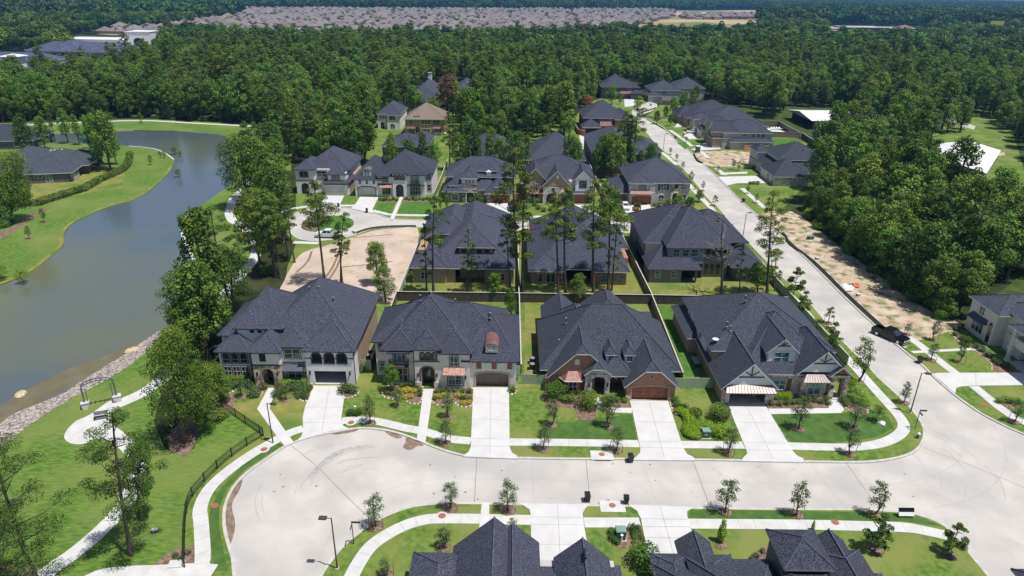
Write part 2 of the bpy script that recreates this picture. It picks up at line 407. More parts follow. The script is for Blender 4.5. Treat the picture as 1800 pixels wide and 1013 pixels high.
        if infill:
            for g, L, sg in ((g0, L0, 1), (g1, L1, -1)):
                if g > .01:
                    o = ov+.0; base = W0+ov; top = W1-ov; hb = (W1-W0)/2-ov; zz = z; d = min(g*hw, hw)-ov
                    if g >= .999: pts = [(base, zz-.3), (top, zz-.3), (top, zz-.1), (c, zz+hb*p-.1), (base, zz-.1)]
                    else: pts = [(base, zz-.3), (top, zz-.3), (top, zz-.1), (top-d, zz+d*p-.1), (base+d, zz+d*p-.1), (base, zz-.1)]
                    LL = L+sg*ov
                    s.wall.prism(pts, (lambda u, w, dd: (dd, u, w)) if ax == 'x' else (lambda u, w, dd: (u, dd, w)), LL, LL+sg*.25, wm)
        s.bb += [(x0, y0), (x1, y1)]
        return zr
    def canopy(s, x0, x1, z0, z1, Y, dep, m, face='S', name='awning', hip=.5):
        mb = MB(); f = s.fn(face, Y)
        vs = [f(x0, z0, dep), f(x1, z0, dep), f(x1-hip, z1, 0), f(x0+hip, z1, 0), f(x0, z0, 0), f(x1, z0, 0), f(x0, z0-.12, dep), f(x1, z0-.12, dep), f(x0, z0-.12, 0), f(x1, z0-.12, 0)]
        mb.add(vs, [(0, 1, 2, 3), (0, 3, 4), (1, 5, 2), (0, 6, 7, 1), (6, 8, 9, 7), (0, 4, 8, 6), (1, 7, 9, 5)], m)
        n = int((x1-x0)/.42)
        for i in range(n+1):      # standing seams
            t = i/n; a = Vector(vs[0]).lerp(Vector(vs[1]), t); b = Vector(vs[3]).lerp(Vector(vs[2]), t); u = Vector((0, 0, .025))
            mb.tube([a+u, b+u], .035 if m != 'tile_clay' else .09, 'trim_tan' if m == 'metal_pale' else m, 4)
        s.obj(mb, name)
    def vent(s, x, y, z, h=.7):
        mb = MB(); mb.tube([(x, y, z-.5), (x, y, z+h)], .075, 'iron', 8); mb.disc((x, y), .2, z-.08, z, 'grey_metal', 8)
        mb.disc((x, y), .15, z+h, z+h+.12, 'grey_metal', 8); s.obj(mb, 'vent_pipe')
    def dormer(s, x0, x1, z0, z1, Y, dep, p=.8, g=1, wm=None, w=(.5, .6), rm=None, ah=0, gm='glass', sur=None, ov=.25, cols=2, rows=2, tm=None, fm='trim_white'):
        # a real little house on the roof: cheeks, own roof and a window
        keep = (s.wall, s.roof, s.trim); s.wall, s.roof, s.trim = MB(), MB(), MB()
        s.wall.box(x0, Y, z0, x1, Y+dep, z1, wm or s.wm)
        s.rf(x0, Y, x1, Y+dep+1.2*(x1-x0)*.5, z1, p, 'y', g, 0 if g < 1 else 1, ov, rm, wm, tm, th=.14)
        d = (s.wall, s.roof, s.trim); s.wall, s.roof, s.trim = keep
        c = (x0+x1)/2; hw = (x1-x0)*w[0]/2; hz = (z1-z0); 
        s.extra.append(('dormer', d, ('win', 'S', Y, (c-hw, z0+hz*(1-w[1])*.55, c+hw, z1-hz*(1-w[1])*.45), cols, rows, ah, fm, gm, sur, .1, .05, None)))
    def barrel(s, x0, x1, z0, z1, Y, dep, rm='copper', wm=None, rise=.5):
        w = MB(); r = MB(); o = arc_outline(x0, z0, x1, z1+rise, rise)
        w.prism(o, lambda u, z, d: (u, Y+d, z), 0, dep, wm or 'trim_white')
        e = .18; n = 8; c = (x0+x1)/2; hw = (x1-x0)/2+e; a = []
        for i in range(n+1):
            t = math.pi*i/n; a.append((c+hw*math.cos(t), z1+(rise+.12)*math.sin(t)))
        vs = [(u, Y-e, z) for u, z in a]+[(u, Y+dep+1, z) for u, z in a]+[(u, Y-e, z-.12) for u, z in a]
        r.add(vs, [(i, i+1, n+2+i, n+1+i) for i in range(n)]+[(2*n+2+i, 2*n+3+i, i+1, i) for i in range(n)], rm)
        s.extra.append(('dormer', (w, r, MB()), ('win', 'S', Y, (c-hw*.55, z0+.3, c+hw*.55, z1+rise*.75), 2, 2, .35, 'trim_white', 'glass_teal', 'trim_tan', .1, .05, None)))
    def lantern(s, x, z, Y):
        mb = MB(); mb.box(x-.09, Y-.22, z-.25, x+.09, Y-.05, z+.2, 'iron'); mb.box(x-.13, Y-.26, z+.2, x+.13, Y-.01, z+.26, 'iron'); mb.box(x-.05, Y-.06, z-.4, x+.05, Y, z+.1, 'iron')
        s.obj(mb, 'wall_lantern')
    def finish(s):
        if s.loc is None:
            xs = [b[0] for b in s.bb]; ys = [b[1] for b in s.bb]; org = ((min(xs)+max(xs))/2, (min(ys)+max(ys))/2, .15)
            root = empty(s.name, org, 0, s.label, s.cat, s.group)
        else: org = (0, 0, 0); root = empty(s.name, s.loc, s.rot, s.label, s.cat, s.group)
        s.root = root
        s.wall.build('wall', root, org); 
        r = s.roof.build('roof', root, org) if s.roof.f else None
        if s.trim.f: s.trim.build('fascia', r or root, org)
        for e in s.extra:
            if e[0] == 'win': s._win(e, root, org)
            elif e[0] == 'mb':
                o = e[1].build(e[2], root, org)
                if e[3]: tag(o, e[3])
            elif e[0] == 'dormer':
                w, rr, t = e[1]; d = w.build('dormer', root, org)
                if t.f:                      # the edge boards stay with the dormer roof
                    o = len(rr.v); rr.v += t.v
                    for fc, mi in zip(t.f, t.m): rr.f.append(tuple(o+k for k in fc)); rr.m.append(rr.mi(t.mats[mi]))
                rr.build('dormer_roof', d, org)
                s._win(e[2], d, org, True)
            elif e[0] == 'door':
                _, face, Y, (x0, z0, x1, z1), kind, m, ah = e; mb = MB(); f = s.fn(face, Y)
                mb.prism(arc_outline(x0, z0, x1, z1, ah), f, 0, .08, m)
                if kind == 'garage':
                    d = root; 
                    for k in range(1, 4):
                        zz = z0+(z1-z0)*k/4
                        if zz < z1-ah: mb.prism([(x0+.02, zz-.015), (x1-.02, zz-.015), (x1-.02, zz+.015), (x0+.02, zz+.015)], f, .08, .095, 'trim_brown' if m != 'door_grey' else 'stucco_grey')
                    nb = 4
                    for k in range(1, nb):
                        uu = x0+(x1-x0)*k/nb; mb.prism([(uu-.015, z0+.02), (uu+.015, z0+.02), (uu+.015, z1-ah-.02), (uu-.015, z1-ah-.02)], f, .08, .092, 'trim_brown' if m != 'door_grey' else 'stucco_grey')
                    o = mb.build('garage_door', root, org)
                    for k in (.25, .75):
                        hd = MB(); uu = x0+(x1-x0)*k; hd.prism([(uu-.05, z0+.9), (uu+.05, z0+.9), (uu+.05, z0+1.2), (uu-.05, z0+1.2)], f, .09, .14, 'iron'); hd.build('handle', o, org)
                else:
                    o = mb.build('front_door', root, org); g = MB()
                    g.prism(arc_outline(x0+(x1-x0)*.25, z0+.7, x1-(x1-x0)*.25, z1-.25, ah*.5), f, .085, .1, 'glass'); g.build('pane', o, org)
                    hd = MB(); hd.prism([(x1-.2, z0+.9), (x1-.12, z0+.9), (x1-.12, z0+1.15), (x1-.2, z0+1.15)], f, .085, .13, 'grey_metal'); hd.build('handle', o, org)
        return root
    def _win(s, e, root, org, sub=False):
        _, face, Y, r, cols, rows, ah, fm, gm, sur, sw, t, label = e
        x0, z0, x1, z1 = r; mb = MB()
        if sur: s.ring(mb, face, Y, (x0-sw, z0-sw, x1+sw, z1+sw), sw, .05, sur, ah and ah+sw*.8)
        s.ring(mb, face, Y, r, t, .09, fm, ah)
        f = s.fn(face, Y)
        for i in range(1, cols):
            u = x0+(x1-x0)*i/cols; mb.prism([(u-t*.55, z0+.01), (u+t*.55, z0+.01), (u+t*.55, z1-(.12*ah if ah else .01)), (u-t*.55, z1-(.12*ah if ah else .01))], f, .0, .085, fm)
        for i in range(1, rows):
            w = z0+(z1-ah-z0)*i/rows if ah else z0+(z1-z0)*i/rows
            mb.prism([(x0+.01, w-t*.35), (x1-.01, w-t*.35), (x1-.01, w+t*.35), (x0+.01, w+t*.35)], f, .0, .08, fm)
        o = mb.build('window_frame' if sub else 'window', root, org)
        if label: o['label'] = label
        g = MB(); g.prism(arc_outline(x0+t*.5, z0+t*.5, x1-t*.5, z1-t*.5, ah), f, .005, .03, gm)
        if not sub: g.build('pane', o, org)
        else: # third level is the last: glass joins the frame
            me = o.data; bpy.data.objects.remove(o); b = mb; k = len(b.v); b.v += g.v
            for fc in g.f: b.f.append(tuple(k+i for i in fc)); b.m.append(b.mi(gm))
            b.build('window', root, org)
# ------------------------------------------------------------------ vegetation
def leaf_arrays(lobes, n, size, aspect=.7, seed=0, up=.25, shell=.72, dens=None):
    r = np.random.RandomState(seed); V = []
    tot = sum(l[3]*l[4]+l[3]*l[5] for l in lobes)
    for l in lobes:
        k = max(6, int(n*(l[3]*l[4]+l[3]*l[5])/tot))
        d = r.normal(size=(k, 3)); d[:, 2] += up; d /= np.linalg.norm(d, axis=1)[:, None]
        rad = shell+(1.06-shell)*r.rand(k, 1)**.7
        pos = np.array(l[:3])+d*np.array(l[3:6])*rad
        nrm = d+r.normal(size=(k, 3))*.55; nrm[:, 2] += .35; nrm /= np.linalg.norm(nrm, axis=1)[:, None]
        a = np.cross(nrm, r.normal(size=(k, 3))); a /= np.linalg.norm(a, axis=1)[:, None]; b = np.cross(nrm, a)
        s = size*(.6+.8*r.rand(k, 1)); a = a*s; b = b*s*aspect
        q = np.stack([pos-a*.5, pos-b*.5+nrm*s*.12, pos+a*.5, pos+b*.5+nrm*s*.12], 1)
        V.append(q)
    return np.concatenate(V)
def leaf_mesh(name, V, m, extra=None):
    n = len(V); me = bpy.data.meshes.new(name)
    me.vertices.add(n*4); me.vertices.foreach_set('co', V.reshape(-1).astype(np.float32))
    me.loops.add(n*4); me.loops.foreach_set('vertex_index', np.arange(n*4, dtype=np.int32))
    me.polygons.add(n); me.polygons.foreach_set('loop_start', np.arange(0, n*4, 4, dtype=np.int32)); me.polygons.foreach_set('loop_total', np.full(n, 4, dtype=np.int32))
    me.materials.append(MATS[m]); me.update(calc_edges=True); me.validate()
    return me
def trunk_mesh(h, r, limbs, seed, m='bark', bend=.3, top=1.0):
    q = random.Random(seed); mb = MB(); k = 6; pts = []
    bx, by = q.uniform(-bend, bend), q.uniform(-bend, bend)
    for i in range(k+1):
        t = i/k; pts.append((bx*math.sin(t*2.4), by*math.sin(t*2.9), t*h*top))
    mb.tube(pts, [r*(1.35 if i == 0 else 1)*(1-.72*i/k) for i in range(k+1)], m, 7)
    for (z, x, y, zz, rr) in limbs:
        t = z/h; b = Vector((bx*math.sin(t*2.4), by*math.sin(t*2.9), z)); e = Vector((x, y, zz)); mid = b.lerp(e, .55)+Vector((0, 0, -.08*(e-b).length))
        mb.tube([b, mid, e], [rr, rr*.65, rr*.25], m, 5)
    return mb
PROTO = {}
def broad(name, h, w, n, size, leaf, seed, base=.3, lobes=13, bark='bark', aspect=.75, shell=.72):
    q = random.Random(seed); L = []; limbs = []
    for i in range(lobes):
        t = (i+.5)/lobes; a = i*2.4+q.uniform(-.4, .4); z = h*(base+.12+(.82-base)*t)
        rr = w*.5*math.sin(math.pi*min(.95, .30+.52*t))*q.uniform(.45, .85)
        s = w*q.uniform(.13, .27)*(1 if lobes < 18 else .82)
        x, y = rr*math.cos(a), rr*math.sin(a); L.append((x, y, z, s*1.1, s*1.1, s*.85))
        if i % 2 == 0: limbs.append((h*base*q.uniform(.8, 1.2), x*.9, y*.9, z, .09*h/14))
    L.append((q.uniform(-.6, .6)*w/9, q.uniform(-.6, .6)*w/9, h*.9, w*.15, w*.15, h*.1))
    V = leaf_arrays(L, n, size, aspect, seed, shell=shell)
    PROTO[name] = (trunk_mesh(h, .022*h, limbs, seed, bark, top=.85).mesh('trunk'), leaf_mesh('crown', V, leaf), h)
def pine(name, h, w, n, size, leaf, seed, bare=.5, clumps=26, bark='bark', bend=.6, lean=0):
    q = random.Random(seed); L = []; limbs = []
    for i in range(clumps):
        t = ((i+.5)/clumps); z = h*(bare+(.97-bare)*t); a = i*2.4+q.uniform(-.5, .5)
        rr = w*.5*(1-t*t)**.6*q.uniform(.35, 1.0)*(1 if t > .12 else .8)
        s = w*q.uniform(.08, .17)*(1.1-.3*t); x, y = rr*math.cos(a), rr*math.sin(a)
        L.append((x, y, z+q.uniform(-.3, .5), s*1.15, s*1.15, s*.62)); limbs.append((max(z-rr*.35, h*bare*.85), x*.95, y*.95, z, .05+.03*(1-t)))
    L.append((0, 0, h*.98, w*.1, w*.1, w*.09))
    V = leaf_arrays(L, n, size, .38, seed, up=.5, shell=.35)
    PROTO[name] = (trunk_mesh(h, .0125*h, limbs, seed, bark, bend).mesh('trunk'), leaf_mesh('crown', V, leaf), h)
broad('oak1', 14, 8.6, 3600, .46, 'leaf_oak', 1, base=.15, lobes=24, shell=.5); broad('oak2', 13, 7.6, 3200, .45, 'leaf_oak', 2, base=.18, lobes=22, shell=.5)
broad('oak3', 15, 7.2, 3000, .44, 'leaf_light', 3, base=.16, lobes=22, shell=.5); broad('oak4', 12, 8.2, 3200, .46, 'leaf_dark', 4, base=.14, lobes=24, shell=.5)
broad('oak5', 17, 6.4, 2900, .44, 'leaf_mid', 5, base=.22, lobes=24, shell=.5)
broad('oak_near', 13, 8.4, 7500, .25, 'leaf_oak', 6, base=.16, lobes=30, shell=.6); broad('oak_near2', 11, 6.6, 6000, .25, 'leaf_oak', 8, base=.1, lobes=26, shell=.5)
broad('oak_near3', 11, 6, 6500, .27, 'leaf_light', 9, base=.2, lobes=22, shell=.45)
broad('rust', 13, 6, 1500, .42, 'leaf_rust', 10, lobes=14, shell=.4); broad('orange', 5, 4, 900, .35, 'leaf_orange', 11, base=.1)
pine('pine1', 22, 7.5, 3200, .50, 'leaf_pine', 21); pine('pine2', 21, 6.5, 2900, .48, 'leaf_pine', 22, bare=.42, clumps=24)
pine('pine3', 20, 6.5, 2400, .55, 'leaf_dark', 23, bare=.35, clumps=24)
pine('pine_yard1', 20, 7, 3600, .36, 'leaf_pine', 31, bare=.42, clumps=24, bend=.35); pine('pine_yard2', 20, 5.6, 2800, .34, 'leaf_pine', 32, bare=.5, clumps=17, bend=.5)
pine('pine_yard3', 20, 4.6, 2400, .33, 'leaf_pine', 33, bare=.3, clumps=17, bend=.4); pine('pine_yard4', 20, 7.5, 3600, .36, 'leaf_pine', 34, bare=.58, clumps=20, bend=.5)
pine('pine_near1', 17, 7.6, 9000, .20, 'leaf_near_pine', 41, bare=.36, clumps=22, bend=.5); pine('pine_near2', 18, 8.2, 9500, .20, 'leaf_near_pine', 42, bare=.30, clumps=24, bend=.7)
broad('young1', 3.6, 1.75, 1300, .15, 'leaf_young', 51, base=.2, lobes=17, aspect=.5, shell=.2); broad('young2', 3.6, 1.55, 1000, .15, 'leaf_young', 52, base=.22, lobes=15, aspect=.5, shell=.2)
broad('young3', 3.6, 2.1, 1000, .17, 'leaf_light', 53, base=.25, lobes=9, aspect=.6, shell=.25)
broad('small1', 5, 3.4, 1800, .26, 'leaf_light', 54, base=.15, lobes=13); broad('small2', 5, 3.2, 1700, .26, 'leaf_oak', 55, base=.15, lobes=13)
broad('cypress', 4, 2.1, 800, .24, 'leaf_light', 56, base=.12, lobes=9, aspect=.4)
pine('youngpine', 4.4, 3.0, 1500, .30, 'leaf_pine', 57, bare=.18, clumps=15, bend=.15)
def spire(name, h, w, n, leaf, seed, size=.2):
    L = [(0, 0, h*(.12+.8*i/7), w*.5*(1-.75*abs(i/7-.25)), w*.5*(1-.75*abs(i/7-.25)), h*.09) for i in range(8)]
    PROTO[name] = (trunk_mesh(h, .05, [], seed).mesh('trunk'), leaf_mesh('crown', leaf_arrays(L, n, size, .5, seed), leaf), h)
spire('spire', 3, .9, 700, 'leaf_lime', 60)
def deadmesh(h, seed):
    q = random.Random(seed); mb = MB(); mb.tube([(0, 0, 0), (.1, .05, h*.4), (-.1, .1, h*.75), (.1, 0, h)], [.2, .16, .1, .03], 'bark', 6)
    br = MB()
    for i in range(26):
        z = h*q.uniform(.35, .97); a = q.uniform(0, 6.3); l = q.uniform(1, 3.4)*(1.15-z/h*.6); x, y = math.cos(a), math.sin(a)
        p = [Vector((0, 0, z)), Vector((x*l*.5, y*l*.5, z+l*.12)), Vector((x*l, y*l, z+l*.45))]; br.tube(p, [.06, .04, .015], 'bark_grey', 4)
        for j in range(3):
            t = q.uniform(.4, .95); b = p[1].lerp(p[2], t); aa = a+q.uniform(-1.1, 1.1); ll = l*.4
            br.tube([b, b+Vector((math.cos(aa)*ll, math.sin(aa)*ll, ll*.35))], [.025, .01], 'bark_grey', 3)
    return mb.mesh('trunk'), br.mesh('crown'), h
PROTO['dead'] = deadmesh(11, 3)
# bushes: one crown and its stems
def bush(name, r, h, n, size, leaf, seed, lobes=7, shell=.8):
    q = random.Random(seed)
    L = [(r*.45*math.cos(i*2.4)*(i > 0), r*.45*math.sin(i*2.4)*(i > 0), h*(.45+.12*q.random()), r*.62, r*.62, h*.5) for i in range(lobes)]
    mb = MB()
    for i in range(4): mb.tube([(0, 0, 0), (.2*r*math.cos(i*1.6), .2*r*math.sin(i*1.6), h*.5)], [.03, .015], 'bark', 4)
    PROTO[name] = (mb.mesh('stem'), leaf_mesh('foliage', leaf_arrays(L, n, size, .7, seed, up=.4, shell=shell), leaf), h)
bush('bush_green', .7, .9, 420, .17, 'leaf_young', 71); bush('bush_dark', .7, .9, 420, .17, 'leaf_oak', 72); bush('bush_light', .8, .9, 450, .18, 'leaf_light', 73)
bush('bush_lime', .9, 1.1, 900, .15, 'leaf_lime', 74); bush('bush_red', .7, .9, 420, .17, 'leaf_redbrown', 75); bush('bush_big', 1.6, 2.4, 1500, .22, 'leaf_oak', 76, 9)
bush('bush_yellow', .6, .6, 300, .14, 'flower_yellow', 77); bush('bush_low', .45, .45, 130, .16, 'leaf_young', 78, 4); bush('scrub', 1.5, 1.5, 600, .30, 'leaf_oak', 79, 8, .5); bush('scrub2', 1.7, 1.7, 600, .32, 'leaf_light', 80, 8, .5)
def put(proto, name, loc, s=1, label=None, cat='tree', group=None, rz=None, lean=(0, 0), sxy=None, kids=('trunk', 'crown')):
    a, b, h = PROTO[proto]
    o = empty(name, loc, R.uniform(0, 6.28) if rz is None else rz, label, cat, group); k = sxy or s
    o.scale = (k, k, s)
    if lean != (0, 0): 
        o.rotation_mode = 'XYZ'; o.rotation_euler = (lean[0], lean[1], 0 if rz is None else rz)
    for n, me in zip(kids, (a, b)):
        c = bpy.data.objects.new(n, me); COL.objects.link(c); c.parent = o
    return o
def treepx(proto, name, bx, by, tx, ty, label, cat='tree', group=None, wide=1, z=.15, lean=True):
    # base pixel on the ground and the pixel of its tip, read off the photograph
    b = G(bx, by, z); x, zz = P(tx, ty, b.y); h = zz-z; dx = x-b.x
    s = h/PROTO[proto][2]
    return put(proto, name, b, s, label, cat, group, lean=(0, math.atan2(dx, h)) if lean and abs(dx) > .3 else (0, 0), sxy=s*wide)
def bushes(proto, pts, label, group, s=1, name='shrub', z=.2, jit=.15):
    for i, (x, y) in enumerate(pts):
        put(proto, name, G(x, y, z), s*R.uniform(1-jit, 1+jit), label, 'shrub', group if len(pts) > 1 else None, kids=('stem', 'foliage'))
def inpoly(x, y, p):
    c = False; n = len(p); j = n-1
    for i in range(n):
        if (p[i][1] > y) != (p[j][1] > y) and x < (p[j][0]-p[i][0])*(y-p[i][1])/(p[j][1]-p[i][1])+p[i][0]: c = not c
        j = i
    return c
def mulch(x, y, r=.75, name='mulch_ring'): 
    b = G(x, y, .19); mb = MB(); n = 14; q = []
    for i in range(n):
        a = 2*math.pi*i/n; rr = r*R.uniform(.9, 1.1); q.append((b.x+rr*math.cos(a), b.y+rr*math.sin(a)))
    mb.prism(q, lambda u, w, d: (u, w, d), .16, .2+R.uniform(0, .004), 'mulch'); o = mb.build('mulch', None, (b.x, b.y, .15)); tag(o, kind='structure')
def street_tree(proto, bx, by, tx, ty, label, group=None, stakes=True, ring=True, rr=.75, wide=1):
    if ring: mulch(bx, by, rr)
    o = treepx(proto, 'young_tree', bx, by, tx, ty, label, 'tree', group, z=.2, wide=wide, lean=False)
    if stakes:
        for sx, sy in ((-.8, .05), (.8, -.1)):
            mb = MB(); k = o.scale[0]; mb.tube([(sx/k, sy/k, 0), (sx/k, sy/k, 1.15/o.scale[2])], .03/k, 'bark', 5); c = mb.build('stake', o)
    return o
# ------------------------------------------------------------------ street things
def lamp(bx, by, tx, ty, armdx, armdy, label, h=None, al=None):
    b = G(bx, by, .15); H = h or P(tx, ty, b.y)[1]-.15
    o = empty('street_lamp', b, 0, label, 'street lamp', 'street lamps along the kerbs')
    mb = MB(); mb.tube([(0, 0, 0), (0, 0, .5), (0, 0, H)], [.11, .085, .06], 'bronze', 8); mb.disc((0, 0), .2, 0, .12, 'concrete_kerb', 10); mb.build('pole', o)
    L = math.hypot(armdx, armdy); ux, uy = armdx/L, armdy/L; L = al or .45
    mb = MB(); mb.tube([(0, 0, H-.05), (ux*L, uy*L, H-.03)], .035, 'bronze', 6); mb.build('arm', o)
    hd = MB(); px, py = -uy, ux; vs = []
    for z in (H-.1, H+.06):
        for (a, c) in ((L, -.22), (L+.75, -.22), (L+.75, .22), (L, .22)): vs.append((ux*a+px*c, uy*a+py*c, z))
    hd.add(vs, [(0, 3, 2, 1), (4, 5, 6, 7), (0, 1, 5, 4), (1, 2, 6, 5), (2, 3, 7, 6), (3, 0, 4, 7)], 'bronze'); hh = hd.build('lamp_head', o)
    ln = MB(); vs = [(ux*a+px*c, uy*a+py*c, H-.105) for a, c in ((L+.1, -.15), (L+.6, -.15), (L+.6, .15), (L+.1, .15))]; ln.add(vs, [(0, 3, 2, 1)], 'lamp_lens'); ln.build('lens', hh)
    return o
def make_bin():
    o = empty('wheeled_bin', (0, 0, 0), 0, 'x', 'trash bin', 'black wheeled trash bins at the kerb')
    mb = MB(); mb.add([(-.25, -.28, .08), (.25, -.28, .08), (.25, .22, .08), (-.25, .22, .08), (-.31, -.38, 1.0), (.31, -.38, 1.0), (.31, .36, 1.0), (-.31, .36, 1.0)],
                      [(0, 3, 2, 1), (4, 5, 6, 7), (0, 1, 5, 4), (1, 2, 6, 5), (2, 3, 7, 6), (3, 0, 4, 7)], 'black_plastic')
    mb.box(-.33, -.4, .94, .33, .38, 1.0, 'black_plastic'); mb.box(-.1, -.33, .3, .1, -.28, .6, 'black_plastic'); mb.build('bin_body', o)
    l = MB(); l.add([(-.33, -.42, 1.0), (.33, -.42, 1.0), (.33, .38, 1.02), (-.33, .38, 1.02), (-.28, -.34, 1.09), (.28, -.34, 1.09), (.28, .3, 1.15), (-.28, .3, 1.15)],
                    [(4, 5, 6, 7), (0, 1, 5, 4), (1, 2, 6, 5), (2, 3, 7, 6), (3, 0, 4, 7), (0, 3, 2, 1)], 'black_plastic'); l.build('lid', o)
    hd = MB(); hd.tube([(-.25, .36, .98), (-.25, .46, 1.0), (.25, .46, 1.0), (.25, .36, .98)], .025, 'black_plastic', 5); hd.build('handle', o)
    for s in (-1, 1):
        w = MB(); w.tube([(s*.27, .27, .13), (s*.33, .27, .13)], .13, 'tyre', 12); w.build('wheel', o)
    return o
_bin = []
def trash(x, y, rz, label, z=.04):
    o = make_bin() if not _bin else copy_tree(_bin[0]); _bin.append(o); o.location = G(x, y, z); o.rotation_euler = (0, 0, rz); o['label'] = label; return o
def fence(name, pts, h, m, label, cap='fence_cap', post=2.4, base=.15, th=.06, cat='fence', postm=None, group=None, world=None):
    p = world or [G(x, y, base) for x, y in pts]; o = empty(name, p[0], 0, label, cat, group); mb = MB(); cp = MB(); ps = []
    for a, b in zip(p, p[1:]):
        d = b-a; L = d.length; d.normalize(); n = Vector((-d.y, d.x, 0))*th*.5
        vs = [a+n, b+n, b-n, a-n]; vs = vs+[v+Vector((0, 0, h)) for v in vs]
        k = max(1, int(L/.15)); 
        mb.add(vs, [(0, 1, 5, 4), (2, 3, 7, 6), (4, 5, 6, 7), (1, 2, 6, 5), (3, 0, 4, 7)], m)
        rn = Vector((-d.y, d.x, 0))
        for zz in (h*.2, h*.55, h*.88):
            q = [a+rn*.03, b+rn*.03, b+rn*.09, a+rn*.09]; q = [v+Vector((0, 0, zz)) for v in q]+[v+Vector((0, 0, zz+.09)) for v in q]
            mb.add(q, [(0, 1, 5, 4), (2, 3, 7, 6), (4, 5, 6, 7), (0, 3, 2, 1)], m)
        if cap:
            q = [a+rn*.09, b+rn*.09, b-rn*.09, a-rn*.09]; q = [v+Vector((0, 0, h)) for v in q]+[v+Vector((0, 0, h+.04)) for v in q]
            cp.add(q, [(0, 1, 5, 4), (2, 3, 7, 6), (4, 5, 6, 7), (1, 2, 6, 5), (3, 0, 4, 7)], cap)
        for i in range(max(1, int(L/post))): ps.append(a+d*(L*i/max(1, int(L/post))))
    ps.append(p[-1]); org = tuple(p[0])
    mb.build('fence_boards', o, org)
    if cap: cp.build('cap_rail', o, org)
    for q in ps:
        pb = MB(); pb.box(q.x-.055, q.y-.055, base, q.x+.055, q.y+.055, base+h+.02, postm or m); pb.build('post', o, org)
    return o
def iron_fence(pts, h, label):
    p = crom([G(x, y) for x, y in pts], 3); o = empty('iron_fence', p[0], 0, label, 'fence'); org = tuple(p[0]); mb = MB(); rl = MB(); k = 0; acc = 0; ps = [p[0]]
    for a, b in zip(p, p[1:]):
        u = Vector((0, 0, 1))
        for zz in (.12, h-.25, h-.05): rl.tube([a+u*zz, b+u*zz], .025, 'iron', 4)
        L = (b-a).length; n = max(1, int(L/.12))
        for i in range(n):
            q = a.lerp(b, i/n); mb.box(q.x-.011, q.y-.011, q.z+.08, q.x+.011, q.y+.011, q.z+h, 'iron')
        acc += L
        if acc > 2.3: ps.append(b); acc = 0
    ps.append(p[-1])
    mb.build('pickets', o, org); rl.build('rail', o, org)
    for q in ps:
        pb = MB(); pb.box(q.x-.05, q.y-.05, q.z, q.x+.05, q.y+.05, q.z+h+.1, 'iron'); pb.build('post', o, org)
def manhole(x, y, r=.42, collar=True, z=.19):
    b = G(x, y, z); o = empty('manhole_cover', b, 0, None, 'manhole cover', 'rusty manhole covers'); 
    if collar: c = MB(); c.disc((0, 0), r*1.6, -.03, .0, 'concrete_path', 20); c.build('collar', o)
    m = MB(); m.disc((0, 0), r, -.02, .012, 'rust', 20); 
    for k in range(4): m.box(-r*.7, -r*.55+k*r*.35, .012, r*.7, -r*.5+k*r*.35, .018, 'rust')
    m.build('lid', o); return o
def transformer(x, y, w, d, h, label, rz=0, name='utility_box'):
    o = empty(name, G(x, y), rz, label, 'utility box'); m = MB(); m.box(-w/2-.12, -d/2-.12, 0, w/2+.12, d/2+.12, .1, 'concrete_kerb'); m.build('pad', o)
    m = MB(); m.box(-w/2, -d/2, .1, w/2, d/2, h-.1, 'green_box_dark'); m.box(-w*.4, -d/2-.012, .2, -.02, -d/2, h-.2, 'green_box_dark'); m.box(.02, -d/2-.012, .2, w*.4, -d/2, h-.2, 'green_box_dark'); m.build('cabinet', o)
    m = MB(); m.box(-w/2-.05, -d/2-.05, h-.1, w/2+.05, d/2+.05, h, 'green_box', .04); m.build('lid', o)
    m = MB(); m.box(-.14, -d/2-.02, h*.5, .06, -d/2-.013, h*.62, 'white_paint'); m.build('warning_label', o)
    return o
# vehicles: x is forward
def wheels(o, xs, y, r, w):
    for x in xs:
        for s in (-1, 1):
            m = MB(); m.tube([(x, s*(y-w), r), (x, s*y, r)], r, 'tyre', 16); t = m.build('wheel', o)
            m = MB(); m.tube([(x, s*(y-.03), r), (x, s*(y+.02), r)], r*.6, 'chrome', 10); m.build('rim', t)
def body_loft(m, secs, mt):
    # secs: (x, half width low, half width high, z low, z mid, z high)
    vs = []
    for x, a, b, z0, z1, z2 in secs: vs += [(x, -a, z0), (x, -a*1.02, z1), (x, -b, z2), (x, b, z2), (x, a*1.02, z1), (x, a, z0)]
    n = len(secs); fs = [(i*6+j, i*6+j+1, (i+1)*6+j+1, (i+1)*6+j) for i in range(n-1) for j in range(5)]+[(i*6+5, i*6, (i+1)*6, (i+1)*6+5) for i in range(n-1)]
    fs += [tuple(range(6))[::-1], tuple((n-1)*6+j for j in range(6))]
    m.add(vs, fs, mt)
